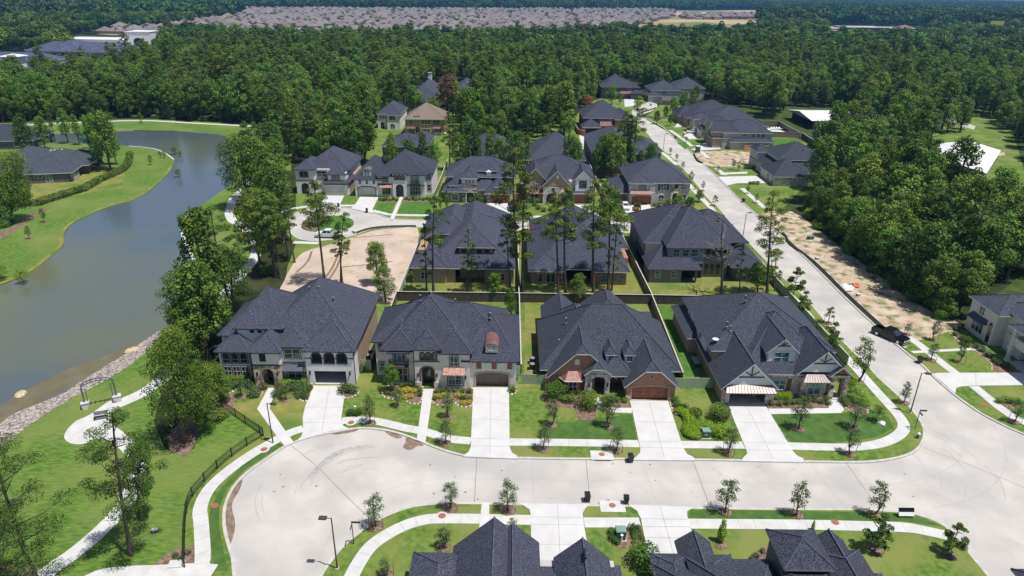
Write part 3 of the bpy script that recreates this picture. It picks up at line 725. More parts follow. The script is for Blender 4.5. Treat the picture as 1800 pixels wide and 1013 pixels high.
def glassbox(o, x0, x1, hw, z0, z1, ins0, ins1, insy, paint):
    # cabin: glass sides under a painted roof
    m = MB(); vs = [(x0, -hw, z0), (x1, -hw, z0), (x1, hw, z0), (x0, hw, z0), (x0+ins0, -hw+insy, z1), (x1-ins1, -hw+insy, z1), (x1-ins1, hw-insy, z1), (x0+ins0, hw-insy, z1)]
    m.add(vs, [(0, 1, 5, 4), (1, 2, 6, 5), (2, 3, 7, 6), (3, 0, 4, 7), (4, 5, 6, 7)], 'glass'); g = m.build('windows', o)
    m = MB(); m.box(x0+ins0-.05, -hw+insy-.04, z1, x1-ins1+.08, hw-insy+.04, z1+.06, paint, .05)
    for (a, b) in ((0, 4), (1, 5), (2, 6), (3, 7)): m.tube([vs[a], vs[b]], .05, paint, 5)
    for t in (.5,):
        for s in (-1, 1):
            xm = (x0+ins0+x1-ins1)/2; m.tube([(xm, s*hw, z0), (xm, s*(hw-insy), z1)], .05, paint, 5)
    m.build('cabin_roof', o)
def pickup(loc, rz, paint, label, tools=False):
    o = empty('pickup_truck', loc, rz, label, 'pickup truck'); m = MB()
    body_loft(m, [(2.85, .85, .78, .45, .75, .95), (2.7, .95, .86, .38, .8, 1.1), (1.35, .97, .9, .38, .85, 1.2), (1.2, .97, .95, .38, .85, 1.22), (-.95, .97, .95, .38, .85, 1.22)], paint)
    for s in (-1, 1): m.box(-2.85, s*.97, .5, -.95, s*.85, 1.22, paint)
    m.box(-2.85, -.95, .42, -.95, .95, .7, 'black_plastic'); m.box(-2.9, -.95, .5, -2.8, .95, 1.2, paint); m.box(-1.0, -.95, .5, -.93, .95, 1.22, paint); m.build('body', o)
    glassbox(o, -.95, 1.35, .9, 1.21, 1.85, .15, .75, .16, paint); wheels(o, (1.85, -1.85), .98, .4, .26)
    m = MB(); m.box(2.84, -.6, .62, 2.9, .6, .95, 'chrome'); m.build('grille', o); m = MB(); m.box(2.8, -.95, .38, 2.98, .95, .56, 'chrome'); m.build('bumper', o)
    for s in (-1, 1):
        m = MB(); m.box(2.78, s*.62, .7, 2.88, s*.88, .95, 'lamp_lens'); m.build('headlight', o)
        m = MB(); m.box(1.0, s*.97, 1.2, 1.2, s*1.18, 1.4, paint); m.build('mirror', o)
        m = MB(); m.box(-2.92, s*.78, .8, -2.88, s*.93, 1.15, 'tarp_orange'); m.build('tail_light', o)
    if tools:
        m = MB(); m.box(-2.6, -.7, .7, -1.8, .2, 1.35, 'leaf_lime'); m.build('cargo', o)
        for a in (-.9, .9): 
            m = MB(); m.tube([(-2.7, a, 1.2), (-2.7, a, 1.9), (-1.0, a, 1.9)], .03, 'grey_metal', 5); m.build('rack', o)
    return o
def car(loc, rz, paint, label, L=4.7, name='parked_car'):
    o = empty(name, loc, rz, label, 'car'); m = MB(); h = L/2
    body_loft(m, [(h, .7, .62, .35, .55, .7), (h-.25, .86, .74, .3, .6, .82), (h-1.3, .9, .82, .28, .7, .98), (-h+.9, .9, .84, .28, .72, 1.02), (-h+.2, .86, .76, .32, .7, .98), (-h, .75, .7, .4, .6, .85)], paint); m.build('body', o)
    glassbox(o, -h+.55, h-1.25, .82, .97, 1.45, .55, .75, .2, paint); wheels(o, (h-.9, -h+.95), .9, .33, .22)
    for s in (-1, 1):
        m = MB(); m.box(h-.18, s*.5, .55, h-.02, s*.8, .7, 'lamp_lens'); m.build('headlight', o)
        m = MB(); m.box(-h-.01, s*.5, .65, -h+.08, s*.78, .82, 'tarp_orange'); m.build('tail_light', o)
    return o
def jeep(loc, rz, label):
    o = empty('parked_jeep', loc, rz, label, 'car'); m = MB()
    m.box(-1.9, -.78, .55, 1.9, .78, 1.1, 'paint_yellow'); m.box(.6, -.72, 1.1, 1.85, .72, 1.2, 'paint_black', .05)
    for x in (1.35, -1.3):
        for s in (-1, 1): m.box(x-.55, s*.78, .85, x+.55, s*.98, .95, 'black_plastic')
    m.build('body', o); m = MB(); m.box(-1.88, -.74, 1.1, .6, .74, 1.8, 'black_plastic', .1); m.build('soft_top', o)
    wheels(o, (1.35, -1.3), .95, .42, .27); m = MB(); m.tube([(-1.95, 0, 1.05), (-2.15, 0, 1.05)], .4, 'tyre', 14); sp = m.build('spare_wheel', o)
    m = MB(); m.tube([(-2.14, 0, 1.05), (-2.18, 0, 1.05)], .2, 'paint_yellow', 10); m.build('rim', sp)
    m = MB(); m.box(.55, -.7, 1.2, .62, .7, 1.7, 'glass'); m.build('windscreen', o)
    return o
# ------------------------------------------------------------------ ground, streets, lake
g = MB(); g.add([(-6500, -150, 0), (6500, -150, 0), (6500, 6900, 0), (-6500, 6900, 0)], [(0, 1, 2, 3)], 'forest_floor'); tag(g.build('ground'), kind='structure')
KB_CUL = [(420, 1060), (413, 1005), (411, 982), (403, 955), (396, 925), (397, 890), (411, 857), (436, 830), (470, 806), (503, 784), (537, 771), (570, 763), (599, 758), (633, 753), (667, 755), (700, 762), (734, 774), (774, 790), (814, 801), (845, 804), (912, 805.5), (1000, 807)]
KB_N = [(1075, 807), (1218, 808.5), (1350, 810.6), (1411, 811.7), (1508, 813), (1550, 810), (1583, 804), (1606, 795.5), (1619, 784), (1626, 768), (1625, 751), (1615, 733), (1600, 715), (1578, 693), (1550, 668), (1525.5, 642), (1485, 602), (1455, 568), (1415, 521), (1381, 491), (1341, 451), (1311, 420.5), (1303, 412), (1290, 408)]
KB_R3S = [(1240, 408), (1100, 409), (924, 405), (731, 399), (684, 399.5), (651, 403), (622, 413), (590, 420), (553, 423), (525, 419), (511, 407), (508, 393), (512, 381), (524, 373), (540, 368), (575, 364), (610, 365), (640, 369), (665, 377), (687, 384), (718, 386), (800, 387.5), (950, 388.5), (1087, 390), (1233, 389)]
KB_C2 = [(1256, 388.5), (1268, 387.5), (1276, 383), (1272, 376), (1241, 344), (1216, 312), (1199, 294), (1182.6, 277), (1167.5, 265), (1149, 248), (1141, 237), (1124.6, 221), (1118, 214), (1113, 205), (1112, 196), (1118, 190), (1130, 184), (1138, 181)]
kb = crom(W(KB_CUL+KB_N+KB_R3S+KB_C2), 3)
# big west block: everything west and north of the streets, raised by the kerb height
shoreR = [(-300, 1000), (-120, 860), (0, 789), (20, 770), (60, 740), (101, 713), (158, 681), (235, 635), (270, 603), (297, 577), (330, 520), (347, 470), (342, 459), (336, 447), (324, 420), (320, 401), (324, 385), (332, 375), (344, 367), (368, 351), (395, 332), (413, 319), (412, 290), (404, 262), (400, 243), (385, 236.5), (373, 235), (320, 231), (267, 228), (227, 229.5), (150, 232), (60, 236), (-300, 243)]
sr = crom(W(shoreR), 3)
far = W([(-700, 216), (-300, 196), (0, 190), (300, 186), (600, 160), (1000, 155), (1138, 172)])
south = W([(420, 1150), (-300, 1300)])
blk = kb+far[::-1]+sr[::-1]+[south[1], south[0]]
sheet('lawn', blk, 'grass', .15, th=.14, side='concrete_kerb')
mb = MB(); rib(mb, kb, .34, .165, 'concrete_kerb', .12, off=.10); tag(mb.build('kerb', None, tuple(kb[40])), kind='structure')
# park side of the block
park = sr[:21]+W([(300, 600), (340, 560), (395, 520), (420, 486), (447, 455), (452, 430), (438, 409), (414, 393), (403, 378), (403, 358), (418, 345), (430, 320), (415, 322)])
PARK = [(-300, 1003), (-120, 863), (0, 791), (60, 742), (158, 683), (235, 637), (297, 579), (338, 560), (395, 560), (385, 650), (391, 716), (463, 764), (434, 782), (388, 817), (355, 851), (339, 871), (328, 891), (325, 920), (325, 998), (330, 1100), (-300, 1300)]
sheet('park_lawn', PARK, 'grass_park', .162)
sheet('park_lawn', [(347, 470), (342, 459), (336, 447), (324, 420), (320, 401), (324, 385), (344, 367), (368, 351), (395, 332), (413, 320), (430, 322), (418, 345), (402, 360), (398, 378), (410, 396), (436, 410), (449, 430), (447, 455), (420, 486), (395, 520), (350, 545), (330, 540)], 'grass_park', .162)
sheet('park_lawn', [(-300, 242), (60, 235.5), (227, 229), (320, 230.5), (373, 234.5), (386, 236), (401, 243), (406, 262), (414, 290), (440, 300), (470, 270), (462, 226), (440, 222.5), (347, 217), (267, 213), (221, 213), (100, 218), (0, 222.5), (-300, 232)], 'grass_park', .162)
# west shore
shoreL = [(-300, 640), (-150, 580), (0, 501), (20, 493), (57, 476), (97, 444), (109, 431), (111, 412), (126, 394), (158, 377), (201, 360), (235, 351), (267, 332), (293, 308), (304, 292), (305, 280), (288, 268), (267, 261), (227, 256.5), (150, 253), (60, 251), (-300, 256)]
sl = crom(W(shoreL), 3)
sheet('lawn', sl+W([(-900, 300), (-900, 700)]), 'grass_park', .15, th=.14, side='grass_dry')
mb = MB(); rib(mb, crom(W([(0, 499), (20, 491), (55, 474), (95, 442), (107, 430), (109, 411), (124, 393), (157, 375), (200, 358), (234, 349), (265, 331), (291, 307), (301, 291)]), 4), .9, .166, 'grass_dry'); tag(mb.build('lawn_edge'), kind='structure')
sheet('water', [(-900, 900), (-900, 238), (0, 225), (420, 215), (450, 300), (440, 420), (340, 640), (0, 900), (-300, 1100)], 'water', .02)
sheet('water_shallows', [(-120, 790), (67, 674), (168, 631), (235, 606), (272, 588), (279, 583), (255, 599), (215, 626), (134, 677), (67, 711), (-120, 850)], 'shallows', .026, smooth=2)
ribbon('shore_kerb', [(226, 256.5), (267, 261), (288, 268), (305, 280)], .5, 'concrete_path', .32, th=.3)
ribbon('shore_kerb', [(332, 375), (324, 385), (320, 401), (323, 420), (336, 447), (342, 459)], .7, 'concrete_path', .30, th=.3)
sheet('gravel', [(-300, 985), (-120, 850), (0, 745), (34, 723), (67, 710), (111, 691), (134, 676), (188, 642), (215, 625), (255, 598), (277, 583), (290, 578), (297, 583), (282, 597), (235, 637), (181, 671), (158, 683), (101, 715), (60, 742), (20, 772), (0, 791), (-120, 865), (-300, 1005)], 'gravel', .175, smooth=3, th=.17)
# streets
sheet('road', [(380, 1200), (380, 700), (640, 730), (1300, 780), (1500, 690), (1480, 620), (1400, 530), (1330, 460), (1270, 400), (500, 440), (480, 380), (545, 355), (700, 375), (1230, 380), (1240, 370), (1100, 215), (1105, 190), (1135, 176), (1155, 183), (1156, 192), (1125, 203), (1200, 248), (1330, 360), (1640, 640), (1900, 780), (2100, 900), (2100, 1200)], 'concrete', .03)
KB_E = [(1130, 207), (1141, 210), (1166, 224), (1188, 246), (1208, 262), (1225, 275), (1241, 292), (1258, 307), (1275, 324), (1292, 342), (1308, 357.5), (1327, 373.6), (1374, 414), (1428, 464), (1485, 521), (1539, 571.5), (1589, 615), (1623, 642), (1641, 660), (1675, 690), (1717, 720.5), (1744, 736), (1772, 750), (1800, 762), (1900, 803), (2050, 860)]
ke = crom(W(KB_E), 3)
sheet('lawn', [(1590, 614), (1623, 643), (1641, 661), (1675, 691), (1717, 721.5), (1744, 737), (1772, 751), (1800, 763), (1900, 804), (2100, 880), (2100, 640), (1800, 590), (1690, 580), (1640, 590), (1600, 603)], 'grass', .160)
sheet('lawn', [(1132, 207), (1166, 224.6), (1208, 262.6), (1241, 292.6), (1275, 324.6), (1308, 358), (1340, 384), (1372, 372), (1412, 330), (1430, 280), (1440, 262), (1345, 220), (1290, 190), (1160, 185)], 'grass', .160)
sheet('ground_cover', ke+W([(2600, 860), (2600, 240), (1900, 205), (1300, 185), (1160, 185)]), 'brush', .15, th=.14, side='concrete_kerb')
mb = MB(); rib(mb, ke, .34, .165, 'concrete_kerb', .12, off=-.1); tag(mb.build('kerb', None, tuple(ke[20])), kind='structure')
KB_S = [(540, 1060), (562, 1013), (578, 988), (600, 961), (622, 942), (644, 925.5), (675, 907), (711, 893), (742, 886.7), (778, 883.8), (847, 883.8), (915, 885.5), (1000, 887), (1133, 888.5), (1218, 892), (1400, 894), (1511, 894.4), (1555, 896.7), (1589, 899), (1611, 903), (1639, 912), (1664, 925.5), (1689, 951), (1711, 978), (1740, 1013), (1785, 1070)]
ks = crom(W(KB_S), 3)
sheet('lawn', ks+W([(1785, 1400), (500, 1400)]), 'grass', .15, th=.14, side='concrete_kerb')
mb = MB(); rib(mb, ks, .34, .165, 'concrete_kerb', .12, off=-.1); tag(mb.build('kerb', None, tuple(ks[20])), kind='structure')
sheet('driveway', [(1664, 925.5), (1639, 912), (1720, 905), (1800, 960), (1840, 1070), (1785, 1075), (1740, 1013), (1711, 978), (1689, 951)], 'concrete', .05)
# traffic island of the far turning circle
sheet('lawn', [(532, 402), (531, 393), (541, 384), (560, 380), (590, 379), (610, 382), (621, 388), (620, 397), (606, 404), (580, 407), (552, 407)], 'grass_rich', .16, smooth=3, th=.13, side='concrete_kerb')
sheet('mulch', [(533, 401), (532, 393), (542, 386), (556, 390), (560, 400), (550, 405)], 'mulch', .175, smooth=3)
sheet('road', [(540, 438), (540, 428), (560, 424), (565, 434)], 'concrete', .04)
# lawn patches with their own colour
for p, m in (([(700, 534), (905, 534), (905, 497), (718, 497)], 'grass_dry'), ([(921, 534), (1139, 534), (1120, 497), (921, 497)], 'grass_dry'), ([(1150, 536), (1370, 536), (1345, 497), (1128, 495)], 'grass_dry'),
             ([(1148, 372), (1140, 362), (1215, 356), (1236, 360), (1248, 372), (1246, 379), (1232, 383), (1153, 381)], 'grass_dry'), ([(1247, 384), (1259, 378), (1242, 349), (1262, 365), (1275, 380), (1268, 386), (1256, 387)], 'grass_dry'),
             ([(697, 350), (668, 350), (660, 369), (688, 376)], 'grass_rich'), ([(712, 350), (698, 376), (755, 377), (762, 350)], 'grass_rich'),
             ([(1190, 250), (1222, 252), (1205, 262)], 'grass_rich'), ([(1340, 245), (1345, 258), (1420, 258), (1395, 244)], 'grass_rich'),
             ([(471, 684), (440, 705), (397, 710), (415, 730), (470, 772), (484, 765), (452, 719)], 'grass_dry'), ([(486, 700), (475, 718), (502, 757), (532, 747), (531, 734), (541, 700)], 'grass_dry'),
             ([(1110, 728), (1057, 735), (1000, 742), (960, 745), (962, 772), (1120, 775)], 'grass_dark'),
             ([(1354, 729), (1391, 777), (1480, 777), (1540, 769), (1570, 752), (1562, 733), (1520, 715), (1480, 727)], 'grass_dark'),
             ([(400, 1003), (394, 975), (385, 925), (386, 890), (400, 858), (430, 826), (465, 803), (497, 783), (490, 778), (460, 792), (424, 820), (389, 857), (370, 892), (366, 925), (377, 1003)], 'grass_dark'),
             ([(1213, 896), (1600, 902), (1655, 925), (1590, 916), (1400, 914), (1213, 911)], 'grass_dark'),
             ([(1650, 150), (1700, 152), (1705, 203), (1640, 200)], 'grass_rich'), ([(1480, 205), (1560, 215), (1540, 260), (1490, 262)], 'grass_rich'), ([(1660, 300), (1740, 345), (1700, 400), (1620, 330)], 'grass_rich'),
             ([(923, 535), (951, 536), (945, 680), (921, 680)], 'grass_dry'), ([(1152, 536), (1180, 540), (1240, 660), (1205, 660)], 'grass_rich'), ([(42, 325), (165, 300), (220, 300), (215, 330), (45, 358)], 'grass_dry')):
    sheet('lawn', p, m, .166)
# woodland floor and bare lots
sheet('woodland_floor', [(-600, 200), (-600, 215), (0, 217), (100, 214), (225, 209.5), (267, 209.5), (347, 213.5), (440, 219), (462, 222), (484, 236), (512, 262), (512, 300), (640, 300), (650, 232), (665, 208), (790, 200), (1010, 205), (1040, 178), (1100, 160), (1000, 158), (600, 163), (300, 188), (0, 192)], 'forest_floor', .168)
sheet('woodland_floor', [(448, 345), (470, 300), (520, 300), (520, 365), (505, 380), (503, 410), (520, 430), (505, 470), (500, 505), (440, 530), (395, 590), (372, 700), (340, 790), (290, 790), (270, 740), (300, 640), (345, 560), (420, 492), (452, 440), (440, 408), (425, 392)], 'forest_floor', .17)
sheet('woodland_floor', [(300, 760), (345, 720), (405, 690), (412, 708), (395, 735), (360, 745), (345, 775), (330, 800), (312, 798), (296, 785)], 'mulch', .176, smooth=3)
sheet('dirt', [(734, 401), (700, 401), (668, 404), (651, 407), (624, 416), (584, 429), (548, 438), (526, 449), (510, 473), (500, 493), (490, 535), (600, 530), (651, 530), (698, 530), (716, 480), (733, 430)], 'dirt', .172, smooth=2)
sheet('dirt', [(1225, 267), (1329, 267), (1321, 291), (1250, 293), (1230, 281)], 'dirt_scrub', .172, smooth=2)
sheet('dirt', [(1338, 376), (1392, 372), (1430, 398), (1486, 440), (1552, 490), (1612, 533), (1655, 556), (1690, 572), (1640, 592), (1598, 603), (1590, 612), (1540, 568), (1486, 518), (1430, 462), (1376, 412)], 'dirt_scrub', .172, smooth=2)
sheet('woodland_floor', [(1400, 388), (1450, 432), (1530, 492), (1600, 545), (1650, 568), (1690, 568), (1800, 480), (2300, 500), (2300, 300), (1800, 330), (1500, 330), (1390, 370)], 'forest_floor', .169)
sheet('dirt', [(0, 408), (28, 396), (60, 373), (80, 366), (92, 364), (74, 374), (48, 390), (20, 410), (0, 422)], 'mulch', .172)
for p in ([(-40, 1000), (60, 995), (80, 1040), (-40, 1060)], [(268, 1001), (285, 980), (310, 965), (343, 962), (343, 985), (325, 1001)]): sheet('mulch', p, 'mulch', .18, smooth=3)
# ------------------------------------------------------------------ drives and walks
DR = {'driveway': [
    [(549.6, 678), (607, 678), (603, 713.6), (600, 733.7), (601, 745), (605, 750), (614, 753.3), (583, 757.5), (561, 763), (538.5, 770), (520, 776.5), (529, 768), (533, 758), (532, 734), (536, 716), (543, 698)],
    [(832, 681), (894.5, 681), (896, 787), (900, 796), (909, 801), (910, 806.5), (815, 802.5), (817, 799), (824, 794), (827.5, 785)],
    [(1107, 702), (1174, 704), (1201, 787), (1207.7, 798), (1220, 804), (1221, 809.5), (1112, 808.5), (1118, 803), (1125, 796), (1125.5, 787)],
    [(1278, 708), (1344, 710), (1394, 793), (1401, 801), (1412.5, 806), (1412, 812.5), (1304, 810.5), (1306, 805), (1314, 797), (1311, 789)],
    [(912, 885), (921, 889), (931, 895.6), (933, 907), (934, 990), (1038, 990), (1026.7, 924), (1024, 902), (1029, 893), (1037, 886.5)],
    [(1102, 887), (1111, 892), (1120, 898), (1126.7, 912), (1142, 990), (1232, 990), (1208, 906.7), (1208, 899), (1219, 891.5)],
    [(1639, 657), (1648, 655.5), (1820, 655), (1870, 655), (1870, 677), (1800, 677), (1714, 678), (1690, 679), (1681, 682), (1679, 692), (1661, 676)],
    [(1262, 311), (1331, 309), (1350, 322), (1296, 322), (1278, 326)], [(1213.5, 263), (1230, 259), (1233, 254), (1240, 250), (1264, 256), (1267, 262), (1226, 265)],
    [(1201, 239), (1210, 234), (1232, 239), (1234, 243), (1212, 245)], [(1185, 224), (1190, 218), (1200, 214), (1214, 222)],
    [(575, 344), (605, 344), (597, 361), (599, 366), (559, 366.5), (562, 360)], [(633, 346), (665, 347), (655, 367.5), (655, 375), (617, 366.5), (626, 357)],
    [(838, 363), (862, 357), (897, 357), (896, 376), (870, 372)], [(1000, 360), (1035, 360), (1064, 390), (1012, 390)], [(1103, 362), (1142, 360), (1152, 380), (1154, 390), (1117, 390.5), (1111, 377), (1097, 372)],
    [(1018, 236), (1041, 236), (1036, 268), (1022, 268)], [(1097, 170), (1110, 170), (1122, 186), (1098, 188)]],
 'front_walk': [
    [(471.5, 682), (485.5, 682), (474, 718), (502, 758), (516, 777), (500, 783.5), (485, 765), (452, 719)],
    [(744.5, 684), (761.5, 684), (747.5, 779.5), (732.5, 773.2)],
    [(1110.6, 717), (1110.6, 726), (1075, 725), (1050, 716), (1044, 703), (1052, 697), (1059, 711), (1082, 717)],
    [(1350, 718.5), (1457, 717.5), (1456, 703), (1472, 702), (1484, 720), (1478, 726), (1355, 728)],
    [(847, 883.2), (860, 883.2), (860, 925), (842, 929)],
    [(703, 346), (709, 346), (692, 386.5), (685, 386)], [(1147, 369), (1181, 366), (1179, 362), (1146, 365)], [(1265, 304), (1314, 302), (1314, 305), (1267, 307)], [(1200, 232), (1222, 230), (1222, 232), (1202, 235)],
    [(1600, 617.3), (1735, 610), (1737, 614), (1606, 621)]]}
k = 0
for nm, L in DR.items():
    for p in L: k += 1; sheet(nm, p, 'concrete_new', .20+.004*(k % 3), th=.17 if nm == 'driveway' else .05)
SW = [[(345, 1012), (356, 985), (354, 925), (352, 893), (368, 859), (403, 826), (446, 796), (486, 773), (512, 760), (533, 753)],
      [(601, 740), (628, 738), (658, 740), (689, 746.5), (711, 752), (745, 758)], [(745, 758), (774, 767), (794, 772), (827.5, 775)],
      [(896, 777), (1000, 778), (1123, 780)], [(1197, 781.5), (1307, 782.5)], [(1388, 784), (1439, 785.5), (1494, 786), (1536, 782), (1563, 774), (1582, 762.5), (1589, 750), (1583, 735), (1567, 716), (1544, 691), (1500, 642), (1470, 610), (1440, 578), (1400, 530), (1361, 494), (1317, 444), (1296, 421)],
      [(606, 1040), (618, 1013), (632, 987), (651, 961), (678, 941), (711, 924), (744, 914), (773, 911.5), (844, 912)], [(859, 912.5), (933, 914)], [(1026.7, 918.5), (1125, 918.5)], [(1212, 920.5), (1400, 922), (1511, 924.5), (1589, 927), (1622, 932), (1664, 941)],
      [(1589, 589), (1615, 605), (1652, 635), (1681, 657)], [(1712, 679), (1740, 702), (1761, 719), (1800, 742), (1880, 768)],
      [(597, 361.5), (626, 361.5)], [(654.5, 370), (673, 374.5), (690, 377.5), (757, 379), (814, 379.8), (866, 380)], [(896, 380.5), (1060, 382)], [(1153, 384), (1233, 384.5), (1248, 383), (1256, 378), (1251, 367), (1233, 348), (1205, 318)],
      [(1259, 296), (1275, 308)], [(1304, 331), (1325, 349), (1345, 366)], [(1178, 229), (1205, 248), (1216, 257)], [(1232, 266), (1245, 278)], [(516, 426), (560, 427.5)], [(1155, 262), (1170, 273), (1190, 290)], [(480, 378), (510, 368), (540, 363)]]
mbs = MB(); jn = MB()
for i, p in enumerate(SW):
    ribbon('sidewalk', p, 1.5, 'concrete_path', .192, smooth=4, th=.04)
    q = crom(W(p, .19), 8); acc = 0
    for a, b in zip(q, q[1:]):
        acc += (b-a).length
        if acc > 1.6:
            acc = 0; d = (b-a).normalized(); n = Vector((-d.y, d.x, 0))*.74; w = d*.02
            jn.add([a+n+w, a-n+w, a-n-w, a+n-w], [(0, 1, 2, 3)], 'joint_faint')
jn.v = [(x, y, .1945) for x, y, z in jn.v]; tag(jn.build('sidewalk_joints'), kind='structure')
ribbon('park_path', [(-200, 212), (0, 222), (48, 220), (107, 217), (179, 214), (221, 212.5), (267, 212.5), (347, 217), (440, 222), (462, 225.5), (480, 240)], 2.2, 'concrete_path', .19)
ribbon('park_path', [(480, 262), (462, 300), (430, 330), (411, 349), (406, 360), (403, 375), (409, 388), (419, 394), (440, 412), (451, 432), (446, 456), (420, 488), (388, 525), (362, 560), (338, 603), (305, 648), (262, 684), (229, 701), (205, 711)], 2.2, 'concrete_path', .19)
sheet('park_path', [(212, 704), (201, 699), (158, 729), (134, 740), (117, 757), (113, 770), (123, 779), (144, 781), (166, 773), (190, 768), (205, 776), (222, 772), (215, 758), (196, 745), (200, 725)], 'concrete_path', .196, smooth=3)
ribbon('park_path', [(196, 763), (212, 774), (230, 789), (241, 812), (240, 840), (232, 862), (222, 882), (199, 911), (165, 944), (123, 978), (93, 998), (60, 1030)], 1.9, 'concrete_path', .192)
ribbon('park_path', [(90, 1060), (130, 1040), (168, 1016), (218, 1009), (268, 1007), (340, 1004), (375, 1006)], 2.0, 'concrete_path', .194)
# pavement joints, skid marks, mud
def line(pts, w=.06, m='joint', sm=1):
    mb = MB(); rib(mb, crom(W(pts, .03), sm) if sm > 1 else W(pts, .03), w, .034, m); return mb
J = MB(); STN = MB()
def jl(pts, w=.07, m='joint', sm=1):
    q = line(pts, w, m, sm); J.add(q.v, q.f, m)
jl([(508, 780), (560, 822), (600, 864), (650, 912)]); jl([(838, 804), (834, 884)]); jl([(1030, 808), (1036, 868), (1037, 886)]); jl([(1218, 810), (1247, 889)]); jl([(1486, 812), (1530, 874)]); jl([(1622, 786), (1690, 812), (1762, 841), (1830, 870)])
jl([(1535, 645), (1640, 660)], .05, 'joint_faint'); jl([(1500, 616), (1591, 617)], .05, 'joint_faint'); jl([(1430, 536), (1500, 536)], .05, 'joint_faint'); jl([(1380, 490), (1455, 491)], .05, 'joint_faint'); jl([(1605, 705), (1690, 705)], .06, 'joint_faint')
for x in (935, 1128, 1330, 1420): jl([(x, 808), (x+(x-900)*.12, 889)], .04, 'joint_faint')
jl([(650, 870), (740, 846), (834, 842), (1036, 845), (1240, 848), (1500, 852), (1590, 848), (1660, 828), (1692, 795), (1690, 760), (1672, 735), (1650, 715), (1600, 664), (1560, 625), (1400, 468), (1330, 400)], .04, 'joint_faint', 5)
jl([(550, 1010), (585, 935), (650, 872)], .04, 'joint_faint', 4)
jl([(1770, 815), (1764, 780), (1745, 745)], .05, 'joint_faint', 4); jl([(1640, 893), (1700, 880), (1745, 855), (1768, 820)], .06, 'joint_faint', 4)
for i in range(13):
    k = R.uniform(-1, 1); o = k*10
    pts = [(543+o*.3, 846+o*.8), (561, 822+o*.7), (590, 800+o*.6), (625, 788+o*.45), (670, 782+o*.3)]
    a, b = sorted((R.uniform(0, .5), R.uniform(.6, 1))); q = crom(W(pts, .03), 10); q = q[int(a*len(q)*.7):max(int(b*len(q)), int(a*len(q)*.7)+6)]
    if len(q) > 3: mbx = MB(); rib(mbx, q, R.uniform(.06, .16), .0345+i*.0004, 'tyre_mark'); J.add(mbx.v, mbx.f, 'tyre_mark')
for i in range(26):    # long faint wheel tracks round the bend and the circle
    if i % 2: c, rr = G(1560, 850, .03), R.uniform(9, 24); a0 = R.uniform(-.7, .9); c = c+Vector((-4, 4, 0))
    else: c, rr = G(640, 860, .03), R.uniform(4, 13); a0 = R.uniform(1.2, 3.6)
    q = [c+Vector((rr*math.cos(a0+t*.05)*1.0, rr*math.sin(a0+t*.05)*.8, 0)) for t in range(int(R.uniform(6, 16)))]
    if i % 2 and q[0].x > 63: continue
    mbx = MB(); rib(mbx, q, R.uniform(.03, .08), .039+i*.0003, 'tyre_mark'); J.add(mbx.v, mbx.f, 'tyre_mark')
tag(J.build('road_joints'), kind='structure')
for i in range(60):
    x, y = R.uniform(480, 1700), R.uniform(815, 880)
    if i > 38: t = R.random(); x, y = 1225+t*380, 300+t*340+R.uniform(-6, 6)
    c = G(x, y, .04); mb = MB(); n = 8; mb.add([(c.x+R.uniform(.04, .22)*math.cos(a*.785), c.y+R.uniform(.04, .18)*math.sin(a*.785), .0405) for a in range(n)], [tuple(range(n))], R.choice(('tyre_mark', 'mud', 'joint_faint')))
    STN.v += mb.v; o = len(STN.v)-n; STN.f.append(tuple(range(o, o+n))); STN.m.append(STN.mi(mb.mats[0]))
tag(STN.build('road_stains'), kind='structure')
for i, p in enumerate(([(426, 842), (421, 862), (410, 880), (408, 895), (413, 915), (412, 935), (404, 957), (397, 940), (394, 915), (396, 890), (405, 866)], [(676, 758), (690, 759), (707, 768), (698, 771), (686, 766)], [(716, 769), (745, 782), (733, 785), (722, 791), (711, 789), (709, 784), (713, 777)], [(590, 760), (629, 754.5), (622, 759), (600, 763), (584, 764)])): sheet('mud_stain', p, 'mud', .036+.002*i, smooth=3)
DJ = MB()
for a, b in (((560, 505), (600, 430)), ((566, 508), (606, 432)), ((620, 418), (690, 412)), ((520, 480), (548, 442)), ((600, 470), (690, 460))):
    mbx = MB(); rib(mbx, crom(W([a, ((a[0]+b[0])/2+6, (a[1]+b[1])/2), b]), 4), .5, .176, 'mud'); tag(mbx.build('rut'), kind='structure')
for a, b in (((863, 683), (861, 800)), ((1141, 706), (1168, 806)), ((1311, 711), (1359, 806)), ((980, 887), (985, 985)), ((1160, 890), (1186, 980)), ((579, 680), (566, 757)), ((828, 737), (896, 738)), ((828, 709), (895, 709)), ((827, 771), (896, 772)), ((827, 784), (896, 785)), ((1116, 741), (1187, 743)), ((1124, 776), (1196, 777)), ((1126, 787), (1200, 788)), ((1297, 742), (1364, 744)), ((1308, 778), (1384, 779)), ((1314, 791), (1393, 792)), ((933, 909), (1026, 910)), ((934, 922), (1027, 923)), ((1126, 912), (1209, 913)), ((1129, 926), (1213, 926)), ((934, 957), (1031, 957)), ((1137, 945), (1222, 946)), ((534, 716), (603, 716)), ((532, 743), (601, 744)), ((1715, 656), (1716, 678))):
    A, B = G(*a, .2), G(*b, .2); rib(DJ, [A, B], .06, .2105, 'joint_faint')
tag(DJ.build('driveway_joints'), kind='structure')
